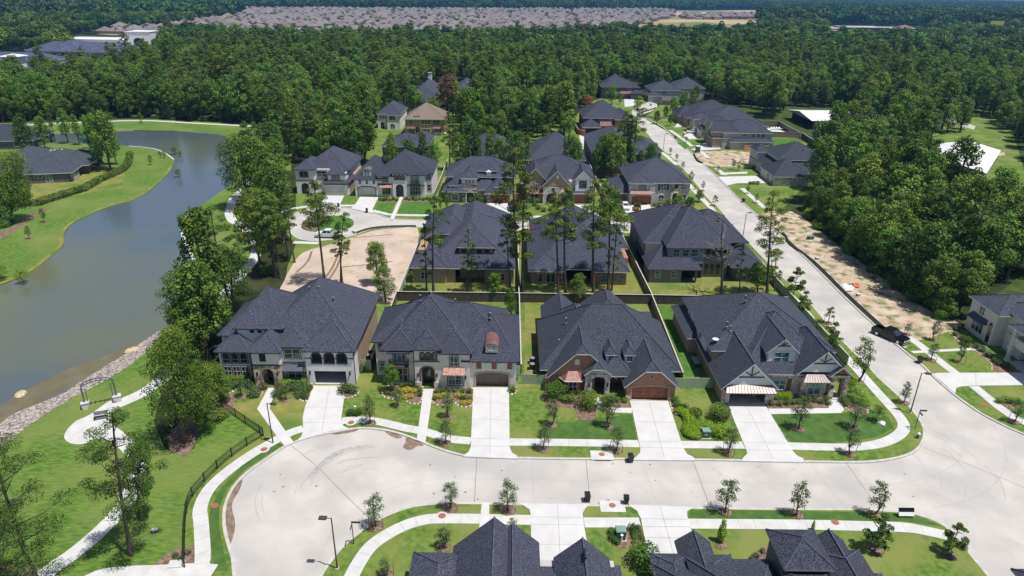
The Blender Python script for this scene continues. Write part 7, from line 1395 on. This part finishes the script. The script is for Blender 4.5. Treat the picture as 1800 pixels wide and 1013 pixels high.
T('pine_yard1', 'tall_pine', 408, 552, 372, 364, 'tall pine on the lake lawn beside the path'); T('pine_yard3', 'tall_pine', 432, 520, 415, 395, 'forked pine beside the tall lakeside pine'); T('pine_yard4', 'tall_pine', 494, 490, 468, 345, 'tall pale trunked pine at the edge of the lake wood'); T('pine_yard2', 'tall_pine', 518, 462, 503, 345, 'tall thin pine nearest the far turning circle'); T('pine_yard2', 'tall_pine', 507, 455, 493, 350, 'thin pine left of its twin by the far turning circle')
T('oak_near', 'lake_tree', 437, 366, 420, 238, 'large dark spreading tree leaning over the lake at the curved path'); T('oak_near3', 'lake_tree', 455, 420, 440, 330, 'light tree above the curved lakeside path')
T('pine_yard4', 'tall_pine', 571, 500, 553, 320, 'tall bare trunked pine standing in the bare dirt lot, crown above the turning circle', wide=1.0); T('pine_yard2', 'tall_pine', 599, 505, 607, 372, 'slim pine in the dirt lot, left of a pair'); T('pine_yard2', 'tall_pine', 603, 507, 594, 395, 'slim pine in the dirt lot, right of a pair'); T('oak_near3', 'yard_tree', 665, 500, 660, 424, 'light leafy tree at the right side of the dirt lot', wide=.9); T('oak_near2', 'yard_tree', 678, 530, 676, 468, 'dense tree behind the fence between the two stucco houses')
T('oak3', 'island_tree', 553, 398, 558, 348, 'dark spreading tree on the turning circle island', wide=1.0)
for a in ((762, 519, 767, 345, 'pine_yard2', 'leaning tall pine in the left back garden of the second row, tallest'), (750, 517, 742, 393, 'pine_yard3', 'shorter pine left of the tall one in the left back garden'), (821, 517, 823, 400, 'pine_yard3', 'pine with low crown in the middle of the left back garden'), (828, 517, 832, 430, 'pine_yard2', 'thin pine right of its neighbour in the left back garden'), (898, 513, 893, 385, 'pine_yard2', 'thin pine at the right of the left back garden'), (912, 516, 905, 262, 'pine_yard1', 'tallest pine at the fence between the back gardens, left trunk'), (918, 516, 922, 300, 'pine_yard3', 'tall pine at the fence between the back gardens, right trunk'), (982, 517, 975, 345, 'pine_yard4', 'tall pine behind the red brick back garden, leftmost'), (994, 516, 997, 330, 'pine_yard2', 'tall pine behind the red brick back garden, second'), (1043, 514, 1048, 316, 'pine_yard1', 'tall pine before the brick back patio, with wide crown'), (1069, 511, 1073, 328, 'pine_yard4', 'tall pine at the right of the red brick back garden'), (1075, 511, 1085, 380, 'pine_yard3', 'dark pine rightmost in the red brick back garden'), (1299, 517, 1306, 428, 'pine_yard3', 'slim dark pine beside the dead tree'), (1348, 521, 1362, 336, 'pine_yard1', 'tall pine by the street behind the corner house'), (1362, 512, 1352, 430, 'pine_yard3', 'shorter pine close to the tall one by the long street')): T(a[4], 'tall_pine', *a[:4], a[5])
T('dead', 'dead_tree', 1268, 518, 1270, 386, 'leafless grey dead tree in the grey brick back garden'); T('oak_near3', 'yard_tree', 1332, 515, 1330, 462, 'leafy tree at the green fence of the grey brick back garden', wide=1.1); T('oak_near2', 'yard_tree', 1018, 532, 1017, 480, 'dark leafy tree at the fence behind the red brick house', wide=.9); T('oak_near3', 'yard_tree', 870, 528, 868, 478, 'thin leafy tree at the back fence of the left back garden', wide=.8); T('oak_near2', 'yard_tree', 900, 560, 895, 505, 'slim dark tree in the garden corner behind the cream stucco house', wide=.7); T('young3', 'yard_tree', 724, 505, 722, 478, 'thin sapling beside the dirt lot fence'); T('small2', 'yard_tree', 1345, 500, 1348, 470, 'low round tree under the tall street side pine')
# trees among the third to fifth rows
for i, a in enumerate(((693, 330, 690, 232, 'oak3', .5), (838, 378, 842, 340, 'small2', .7), (785, 372, 787, 333, 'oak3', .45), (775, 378, 768, 335, 'oak5', .4), (974, 385, 970, 335, 'oak5', .55), (1000, 392, 996, 330, 'oak1', .5), (1060, 392, 1057, 318, 'oak5', .6), (1078, 400, 1080, 330, 'oak2', .5), (1170, 378, 1170, 350, 'small1', .9), (1188, 374, 1190, 348, 'small2', .9), (1212, 372, 1213, 346, 'small2', .9), (1192, 368, 1193, 341, 'small1', .8), (1174, 384, 1165, 362, 'small1', .7))):
    T(a[4], 'front_tree', *a[:4], 'leafy tree on the front lawns of the third row', group='leafy trees on the third row lawns', wide=a[5] if a[4][0] == 'o' else 1, lean=False)
for a in ((745, 300, 742, 232), (720, 300, 700, 246), (765, 302, 760, 250), (805, 300, 800, 232), (825, 296, 822, 214), (862, 298, 860, 222), (840, 300, 842, 240), (880, 300, 884, 240), (905, 305, 903, 232), (925, 300, 922, 236), (960, 268, 955, 220), (1000, 302, 993, 240), (1012, 300, 1012, 245), (1062, 312, 1060, 235), (1075, 312, 1078, 232), (1090, 310, 1092, 240), (1108, 305, 1110, 250), (1125, 302, 1124, 262), (1142, 300, 1140, 252), (1068, 320, 1072, 240), (1055, 318, 1052, 248)):
    T(R.choice(('oak1', 'oak2', 'oak5', 'oak4')), 'garden_tree', *a, 'leafy tree growing between the third and fourth house rows', group='leafy trees between third and fourth rows', wide=.75, lean=False)
for a in ((790, 300, 789, 198), (1094, 300, 1096, 196), (1112, 300, 1112, 170), (1103, 300, 1105, 205), (913, 340, 910, 262), (1083, 300, 1082, 225)): T(R.choice(('pine_yard1', 'pine_yard3', 'pine_yard2')), 'tall_pine', *a, 'tall pine standing above the third and fourth row roofs', group='tall pines above the third and fourth rows', lean=False)
T('rust', 'dying_tree', 787, 218, 785, 131, 'reddish brown dying tree in front of the dark roofs in the woods'); T('orange', 'dying_tree', 1035, 190, 1034, 168, 'small orange leafed tree near the street head'); T('rust', 'dying_tree', 1172, 108, 1171, 82, 'distant reddish brown tree in the upper right forest')
for a in ((1060, 178, 1060, 160), (1075, 184, 1076, 150), (1090, 184, 1092, 168), (1154, 218, 1155, 194), (1170, 208, 1172, 186), (1178, 222, 1180, 200), (1182, 205, 1184, 170), (1200, 196, 1200, 160), (1215, 190, 1216, 158), (1222, 180, 1224, 150), (1136, 178, 1137, 166)): T(R.choice(('oak3', 'oak1', 'oak2')), 'garden_tree', *a, 'leafy tree near the head of the long street', group='trees at the head of the long street', wide=.8, lean=False)
for a in ((175, 292, 170, 200), (195, 300, 190, 195), (205, 290, 212, 215), (120, 252, 118, 190), (140, 255, 142, 200), (98, 250, 95, 196), (80, 262, 78, 205), (160, 262, 158, 205), (50, 280, 40, 205), (182, 262, 180, 206)): T(R.choice(('oak1', 'oak3', 'pine1', 'oak5')), 'bank_tree', *a, 'tall tree in the gardens of the west bank', group='tall trees of the west bank gardens', wide=.7, lean=False)
T('oak_near', 'bank_tree', 20, 390, 15, 262, 'dense tree at the left edge in front of the long low house', wide=.8); T('oak_near2', 'bank_tree', 0, 395, -4, 300, 'dark tree cut by the left edge beside the dense one'); T('oak_near2', 'bank_tree', 42, 362, 40, 315, 'small dark tree between the left edge trees and the long low house'); T('bush_big', 'bank_shrub', 5, 400, 5, 385, 'low shrubs at the left edge by the iron fence')
# ------------------------------------------------------------------ the forest
HB = []   # keep trees off the buildings
for o in list(SC.objects):
    if o.parent is None and o.type == 'EMPTY' and o.get('category') in ('house',):
        bb = []
        for ch in KID.get(o.name, []):
            if ch.type == 'MESH' and ch.name.startswith(('wall', 'roof')):
                for c in ch.bound_box:
                    v = Vector(c); v.rotate(o.rotation_euler); bb.append((v.x+o.location.x, v.y+o.location.y))
        if bb: HB.append((min(b[0] for b in bb), max(b[0] for b in bb), min(b[1] for b in bb), max(b[1] for b in bb), o.get('label', '')))
ALLOW = [[(-2500, 218), (0, 216), (225, 208), (455, 218), (484, 240), (472, 262), (476, 306), (640, 302), (655, 285), (648, 255), (650, 228), (665, 212), (790, 205), (800, 235), (850, 258), (1005, 250), (1012, 205), (1045, 192), (1040, 176), (1120, 160), (1236, 160), (1232, 176), (1290, 184), (1335, 196), (1345, 216), (1400, 218), (1452, 250), (1446, 285), (1415, 320), (1422, 375), (1472, 425), (1568, 500), (1634, 548), (1668, 564), (1690, 560), (1705, 528), (1760, 490), (3500, 500), (3500, -14), (-2500, -14)],
         [(432, 360), (470, 325), (515, 325), (505, 372), (500, 400), (512, 430), (498, 470), (490, 515), (450, 520), (424, 520), (440, 480), (462, 452), (466, 428), (452, 405), (430, 385)], [(372, 560), (410, 528), (395, 575), (372, 640), (352, 660), (345, 620)]]
CLEAR = [[(1378, 188), (1505, 190), (1505, 252), (1440, 255), (1378, 230)], [(1500, 207), (1560, 215), (1545, 258), (1500, 250)], [(1620, 236), (1730, 236), (1800, 270), (1860, 340), (1880, 418), (1750, 422), (1660, 392), (1605, 300)], [(1632, 196), (1700, 192), (1780, 240), (1780, 275), (1725, 268), (1705, 232), (1640, 212)], [(1652, 182), (1708, 182), (1708, 204), (1650, 204)],
         [(1090, 70), (1130, 18), (1335, 18), (1335, 64), (1240, 74)], [(-60, 94), (222, 94), (225, 140), (120, 154), (-60, 166)], [(125, 60), (300, 64), (275, 112), (125, 112)], [(1450, 44), (1630, 46), (1630, 80), (1450, 78)], [(1428, 108), (1474, 108), (1474, 124), (1428, 124)],
         [(165, 60), (300, 68), (520, 82), (700, 80), (1040, 76), (1100, 58), (1130, 46), (1190, 30), (1190, 19), (320, 18), (430, 24), (300, 50), (165, 52)], [(1195, 26), (1335, 26), (1335, 38), (1195, 38)], [(728, 150), (778, 150), (778, 206), (728, 206)], [(796, 148), (842, 148), (846, 206), (796, 206)], [(1040, 145), (1130, 145), (1140, 190), (1040, 190)]]
def okforest(x, y, near):
    px, py = PX(x, y)
    if py < -13 or px < -260 or px > 2060: return False
    if not any(inpoly(px, py, p) for p in ALLOW): return False
    if any(inpoly(px, py, p) for p in CLEAR): return False
    if near:
        for a, b, c, d, _ in HB:
            if a-2.2 < x < b+2.2 and c-4 < y < d+2.0: return False
    return True
pts = []
def grid(d0, d1, s, near):
    out = []; n = int(d1/s)+1
    j0 = int(d0*.3/s)
    for j in range(j0, n):
        y = j*s; w = y*.92+60
        for i in range(int(-w/s), int(w/s)+1):
            x = i*s+(j % 2)*s*.5+R.uniform(-.36, .36)*s; yy = y+R.uniform(-.36, .36)*s; d = math.hypot(x, yy)
            if d0 <= d < d1 and okforest(x, yy, near): out.append((x, yy, d))
    return out
near = grid(90, 620, 6.9, True); near.sort(key=lambda p: p[2])
mid = grid(620, 1250, 10.5, False); farp = grid(1250, 5200, 17, False)
print('forest', len(near), len(mid), len(farp))
K = ('oak1', 'oak2', 'oak3', 'oak4', 'oak5', 'pine1', 'pine2', 'pine3'); KW = (23, 22, 17, 10, 20, 5, 5, 3)
NIND = 300
for x, y, d in near[:NIND]:
    px, py = PX(x, y); k = R.choices(K, (10, 12, 16, 4, 26, 10, 14, 8) if px < 700 and py > 250 else KW)[0]; s = R.uniform(.7, 1.3)*(1.0 if k[0] == 'o' else .9)
    if px < 700 and py > 215: g, L = 'trees of the wood between lake and turning circle', 'leafy tree in the wood between the lake and the far turning circle'
    elif px > 1300: g, L = 'trees of the forest east of the long street', 'tall leafy tree in the dense forest right of the long street'
    else: g, L = 'trees of the forest behind the houses', 'leafy tree at the front of the forest behind the houses'
    put(k, 'forest_pine' if k[0] == 'p' else 'forest_tree', (x, y, 0.1), s, L+(', pine' if k[0] == 'p' else ''), 'tree', g+(' (pines)' if k[0] == 'p' else ''), sxy=s*R.uniform(.85, 1.05))
# undergrowth at the wood edges
for i in range(70):
    x, y, d = near[int(R.random()*250)]; x += R.uniform(-4, 4); y -= R.uniform(0, 4)
    if okforest(x, y, True): put(R.choice(('scrub', 'scrub2')), 'undergrowth_shrub', (x, y, .12), R.uniform(.8, 1.5), 'wild shrub in the undergrowth of the forest edges', 'shrub', 'wild shrubs in the undergrowth', kids=('stem', 'foliage'))
for i, (a, b) in enumerate(((1424, 372), (1436, 388), (1452, 402), (1466, 418), (1482, 430), (1500, 446), (1516, 458), (1534, 470), (1550, 486), (1566, 496), (1582, 508), (1600, 520), (1616, 534), (1634, 545), (1652, 556), (1668, 562), (1684, 556), (1446, 378), (1490, 420), (1540, 456), (1592, 496), (1640, 530))):
    put(R.choice(('oak2', 'oak4', 'oak1', 'small2', 'oak2')), 'edge_tree', G(a+R.uniform(-3, 6), b), R.uniform(.45, .8), 'low leafy tree at the forest edge along the scrubby lot', 'tree', 'low trees at the scrubby lot edge')
for i in range(60):
    t = R.random(); k = int(t*15); e = ((1415, 372), (1436, 388), (1466, 416), (1500, 444), (1534, 468), (1566, 494), (1600, 518), (1634, 543), (1668, 560)); j = min(7, int(t*8)); f = t*8-j
    put(R.choice(('scrub', 'scrub2', 'bush_big')), 'undergrowth_shrub', G(e[j][0]+(e[j+1][0]-e[j][0])*f+R.uniform(-9, 16), e[j][1]+(e[j+1][1]-e[j][1])*f+R.uniform(-4, 8)), R.uniform(.6, 1.3), 'wild shrub in the undergrowth of the forest edges', 'shrub', 'wild shrubs in the undergrowth', kids=('stem', 'foliage'))
for a, b in ((1712, 512), (1738, 500), (1768, 492), (1800, 486), (1694, 532), (1716, 474), (1745, 462), (1782, 456), (1815, 450), (1690, 492), (1730, 436), (1775, 428), (1700, 452)):
    k = R.choice(('oak1', 'oak2', 'oak5', 'oak3')); put(k, 'forest_tree', G(a, b), R.uniform(.75, 1.05), 'tall leafy tree right behind the balcony house at the right edge', 'tree', 'trees right behind the balcony house')
for i in range(90):
    x, y = R.uniform(-100, 480), 0; t = max(0, min(1, (x+100)/325)); yy = 217-9*t if x < 225 else 208+10*(x-225)/230
    put(R.choice(('oak2', 'scrub', 'scrub2', 'oak4', 'small2')), 'edge_shrub', G(x, yy-R.uniform(.5, 3.5)), R.uniform(.45, .9), 'low growth at the foot of the forest along the north lake path', 'shrub', 'low growth along the north lake path')
# the far mass of forest is one scattered object
def joined(name, proto):
    a, b, h = PROTO[proto]; m = bpy.data.meshes.new(name); import bmesh
    bm = bmesh.new(); bm.from_mesh(a); n = len(bm.faces); bm.from_mesh(b); bm.faces.ensure_lookup_table()
    for i, f in enumerate(bm.faces): f.material_index = 0 if i < n else 1
    bm.to_mesh(m); bm.free(); m.materials.append(a.materials[0]); m.materials.append(b.materials[0]); return bpy.data.objects.new(name, m)
def lowtree(name, h, w, n, size, seed, leaf='leaf_far'):
    q = random.Random(seed); L = [(w*.28*math.cos(i*2.4), w*.28*math.sin(i*2.4), h*q.uniform(.45, .8), w*.24, w*.24, w*.22) for i in range(6)]+[(0, 0, h*.82, w*.26, w*.26, h*.14)]
    return bpy.data.objects.new(name, leaf_mesh(name, leaf_arrays(L, n, size, .8, seed, shell=.8), leaf))
def scatter(name, pts, protos, scale, label, cat, group_idx=None, rotz=None, rs=(.8, 1.25)):
    col = bpy.data.collections.new(name+'_kinds')
    for i, p in enumerate(protos): p.name = '%s_kind_%02d' % (name, i); col.objects.link(p)
    me = bpy.data.meshes.new(name); me.from_pydata([(x, y, 0) for x, y, d in pts], [], []); n = len(pts)
    for an, tp, val in (('idx', 'INT', NR.randint(0, len(protos), n)), ('rot', 'FLOAT', NR.rand(n)*6.28 if rotz is None else np.array(rotz)), ('scl', 'FLOAT', scale*(rs[0]+(rs[1]-rs[0])*NR.rand(n)))):
        at = me.attributes.new(an, tp, 'POINT'); at.data.foreach_set('value', val.astype(np.int32 if tp == 'INT' else np.float32))
    o = bpy.data.objects.new(name, me); COL.objects.link(o)
    ng = bpy.data.node_groups.new(name, 'GeometryNodeTree'); ng.interface.new_socket('Geometry', in_out='INPUT', socket_type='NodeSocketGeometry'); ng.interface.new_socket('Geometry', in_out='OUTPUT', socket_type='NodeSocketGeometry')
    N = ng.nodes; L = ng.links; gi = N.new('NodeGroupInput'); go = N.new('NodeGroupOutput'); ip = N.new('GeometryNodeInstanceOnPoints'); ci = N.new('GeometryNodeCollectionInfo')
    ci.inputs['Collection'].default_value = col; ci.inputs['Separate Children'].default_value = True; ci.inputs['Reset Children'].default_value = True
    def attr(nm, tp): a = N.new('GeometryNodeInputNamedAttribute'); a.data_type = tp; a.inputs['Name'].default_value = nm; return a.outputs['Attribute']
    L.new(gi.outputs[0], ip.inputs['Points']); L.new(ci.outputs[0], ip.inputs['Instance']); ip.inputs['Pick Instance'].default_value = True; L.new(attr('idx', 'INT'), ip.inputs['Instance Index'])
    cx = N.new('ShaderNodeCombineXYZ'); L.new(attr('rot', 'FLOAT'), cx.inputs[2]); L.new(cx.outputs[0], ip.inputs['Rotation']); c2 = N.new('ShaderNodeCombineXYZ'); s = attr('scl', 'FLOAT')
    for k in range(3): L.new(s, c2.inputs[k])
    L.new(c2.outputs[0], ip.inputs['Scale']); L.new(ip.outputs[0], go.inputs[0])
    md = o.modifiers.new('scatter', 'NODES'); md.node_group = ng
    tag(o, label, cat, kind='stuff'); return o
scatter('forest', near[NIND:], [joined('t', k) for k in ('oak1', 'oak2', 'oak3', 'oak4', 'oak5', 'oak2', 'oak1', 'oak3', 'oak5', 'oak2', 'oak1', 'pine1')], 1.0, 'dense mixed forest stretching behind the houses', 'forest', rs=(.65, 1.3))
scatter('distant_forest', mid, [lowtree('a', 15, 11, 520, 1.35, 1, 'leaf_oak'), lowtree('b', 14, 12, 520, 1.35, 2, 'leaf_dark'), lowtree('c', 17, 9, 440, 1.3, 3, 'leaf_far'), lowtree('d', 13, 11, 500, 1.35, 4, 'leaf_far')], 1.05, 'more distant forest round the pink roofed suburb', 'forest', rs=(.8, 1.3))
scatter('horizon_forest', farp, [lowtree('e', 15, 14, 150, 3.2, 5), lowtree('f', 17, 13, 150, 3.2, 6), lowtree('g', 14, 15, 150, 3.4, 7)], 1.35, 'unbroken forest fading into haze at the horizon', 'forest', rs=(.8, 1.35))
# ------------------------------------------------------------------ far suburb
def farhouse(seed):
    q = random.Random(seed); w, d = q.uniform(13, 16), q.uniform(15, 19); z = q.choice((3.2, 5.6, 5.8)); h = House('x', 'x'); h.wm = q.choice(('stucco_tan', 'brick_tan', 'stucco_grey', 'brick_red')); h.roofm = 'roof_pink'; h.trimm = 'trim_tan'
    keep = h.rf
    h.wall.box(-w/2, 0, 0, w/2, d, z, h.wm); h.rf(-w/2, 0, w/2, d, z, .55, 'y' if d > w else 'x', cap=False); h.rf(-w/2, -1.5, -w/2+w*.45, d*.6, z-.3, .6, 'y', cap=False); h.wall.box(-w/2, -1.5, 0, -w/2+w*.45, 1, z-.3, h.wm)
    for x in (.12, .3, .62, .85): h.wall.box(-w/2+w*x-.6, -1.56 if x < .4 else -.06, 1, -w/2+w*x+.6, 0, 2.4, 'glass')
    r = h.roof; o = len(r.v); r.v += h.trim.v; r.f += [tuple(k+o for k in f) for f in h.trim.f]; r.m += [r.mi('trim_tan')]*len(h.trim.f)
    return h.wall.mesh('wall'), r.mesh('roof')
FH = [farhouse(i) for i in range(6)]
SUB = [[(175, 58), (300, 66), (520, 81), (700, 79), (1035, 75), (1098, 57), (1128, 44), (1182, 30), (1182, 21), (1100, 15), (900, 13.5), (600, 13.5), (450, 15), (320, 17), (430, 24), (420, 34), (320, 34), (250, 46)], [(1198, 28), (1230, 27), (1235, 34), (1198, 35)], [(1240, 27), (1325, 27), (1325, 34), (1240, 35)]]
HP = []
y = 600.0; row = 0
while y < 2350:
    w = 1.0*y+80; x = -w; 
    while x < w:
        px, py = PX(x, y)
        if any(inpoly(px, py, p) for p in SUB) and R.random() < .96 and abs(x-(40+y*.055)) > 7: HP.append((x+R.uniform(-1, 1), y+R.uniform(-1.5, 1.5), math.hypot(x, y), (row % 2)*math.pi+R.choice((0, 0, 0, .12, -.1))))
        x += R.uniform(16.5, 19)
    y += 24 if row % 2 == 0 else 38; row += 1
# which of them show largest: those just above the treetops of the nearer forest
vis = [p for p in HP if PX(p[0], p[1], 7)[1] < 82-(0 if PX(p[0], p[1])[0] < 1000 else 20)]; vis.sort(key=lambda p: p[2]); print('houses', len(HP), len(vis))
ind = vis[:300]; s = set(id(p) for p in ind); rest = [p for p in HP if id(p) not in s]
for x, y, d, r in ind:
    o = empty('suburb_house', (x, y, 0), r, 'pinkish brown roofed house in the nearer rows of the distant suburb', 'house', 'houses in the near rows of the distant suburb'); a, b = R.choice(FH)
    for n, me in (('wall', a), ('roof', b)): c = bpy.data.objects.new(n, me); COL.objects.link(c); c.parent = o
def jn2(a, b, name):
    import bmesh
    m = bpy.data.meshes.new(name); bm = bmesh.new(); bm.from_mesh(a); n = len(bm.faces); bm.from_mesh(b); bm.faces.ensure_lookup_table(); k = len(a.materials)
    for i, f in enumerate(bm.faces):
        if i >= n: f.material_index += k
    bm.to_mesh(m); bm.free()
    for t in list(a.materials)+list(b.materials): m.materials.append(t)
    return bpy.data.objects.new(name, m)
scatter('distant_suburb', [(p[0], p[1], 0) for p in rest], [jn2(a, b, 'h') for a, b in FH], 1.0, 'mass of pinkish brown roofs in the distant suburb', 'suburb', rotz=[p[3] for p in rest], rs=(.97, 1.03))
# street ground and a few trees of the suburb, open fields
sheet('suburb_ground', [(168, 60), (300, 68), (520, 84), (700, 82), (1045, 78), (1102, 60), (1132, 44), (1190, 30), (1190, 19), (1100, 13), (900, 12), (600, 12), (320, 15), (430, 24), (300, 50)], 'suburb_ground', .02)
sheet('field', [(1105, 58), (1130, 30), (1180, 19), (1335, 18), (1345, 60), (1250, 62)], 'field', .03); sheet('field', [(1190, 22), (1335, 22), (1335, 26), (1190, 26)], 'dirt', .04)
sheet('clearing', [(1428, 108), (1474, 108), (1474, 124), (1428, 124)], 'dirt', .02); sheet('car_park', [(60, 90), (260, 90), (290, 112), (60, 100)], 'concrete', .02)
st = []
for i in range(2300):
    p = HP[int(R.random()*len(HP))]; st.append((p[0]+R.uniform(-9, 9), p[1]-R.uniform(4, 16), 0))
scatter('suburb_trees', st, [lowtree('s1', 7, 6, 120, 1.2, 31, 'leaf_oak'), lowtree('s2', 9, 7, 120, 1.2, 32, 'leaf_dark')], 1.0, 'scattered garden trees among the distant pink roofs', 'trees')
# ------------------------------------------------------------------ light, air
EL, AZ = math.radians(70), (0.90, -.44)
n = math.hypot(*AZ); sd = Vector((AZ[0]/n*math.cos(EL), AZ[1]/n*math.cos(EL), math.sin(EL)))
l = bpy.data.lights.new('sun', 'SUN'); l.energy = 5.0; l.angle = math.radians(.5); l.color = (1, .965, .91); lo = bpy.data.objects.new('sun', l); COL.objects.link(lo)
lo.rotation_euler = (-sd).to_track_quat('-Z', 'Y').to_euler(); lo.location = (60, -30, 200)
wd = bpy.data.worlds.new('World'); SC.world = wd; wd.use_nodes = True; nt = wd.node_tree; bg = nt.nodes['Background']; sk = nt.nodes.new('ShaderNodeTexSky'); sk.sky_type = 'NISHITA'; sk.sun_disc = False
sk.sun_elevation = EL; sk.sun_rotation = math.atan2(AZ[0], AZ[1]); nt.links.new(sk.outputs[0], bg.inputs[0]); bg.inputs[1].default_value = .09
hz = MB(); hz.box(-6600, -200, -1, 6600, 7000, 54.5, 'grass'); ho = hz.build('haze', None, (0, 0, 0)); tag(ho, kind='stuff'); ho.data.materials.clear()
hm = bpy.data.materials.new('haze'); hm.use_nodes = True; t = hm.node_tree; t.nodes.clear(); out = t.nodes.new('ShaderNodeOutputMaterial'); pv = t.nodes.new('ShaderNodeVolumePrincipled')
pv.inputs['Color'].default_value = (.20, .46, .90, 1); pv.inputs['Density'].default_value = .00012; pv.inputs['Anisotropy'].default_value = .2; t.links.new(pv.outputs[0], out.inputs['Volume']); ho.data.materials.append(hm)
SC.view_settings.view_transform = 'Standard'; SC.view_settings.look = 'None'; SC.view_settings.exposure = 0; SC.view_settings.gamma = 1
SC.cycles.max_bounces = 5; SC.cycles.diffuse_bounces = 3; SC.cycles.transparent_max_bounces = 4; SC.cycles.volume_bounces = 0; SC.cycles.use_denoising = True
print('objects', len(SC.objects))
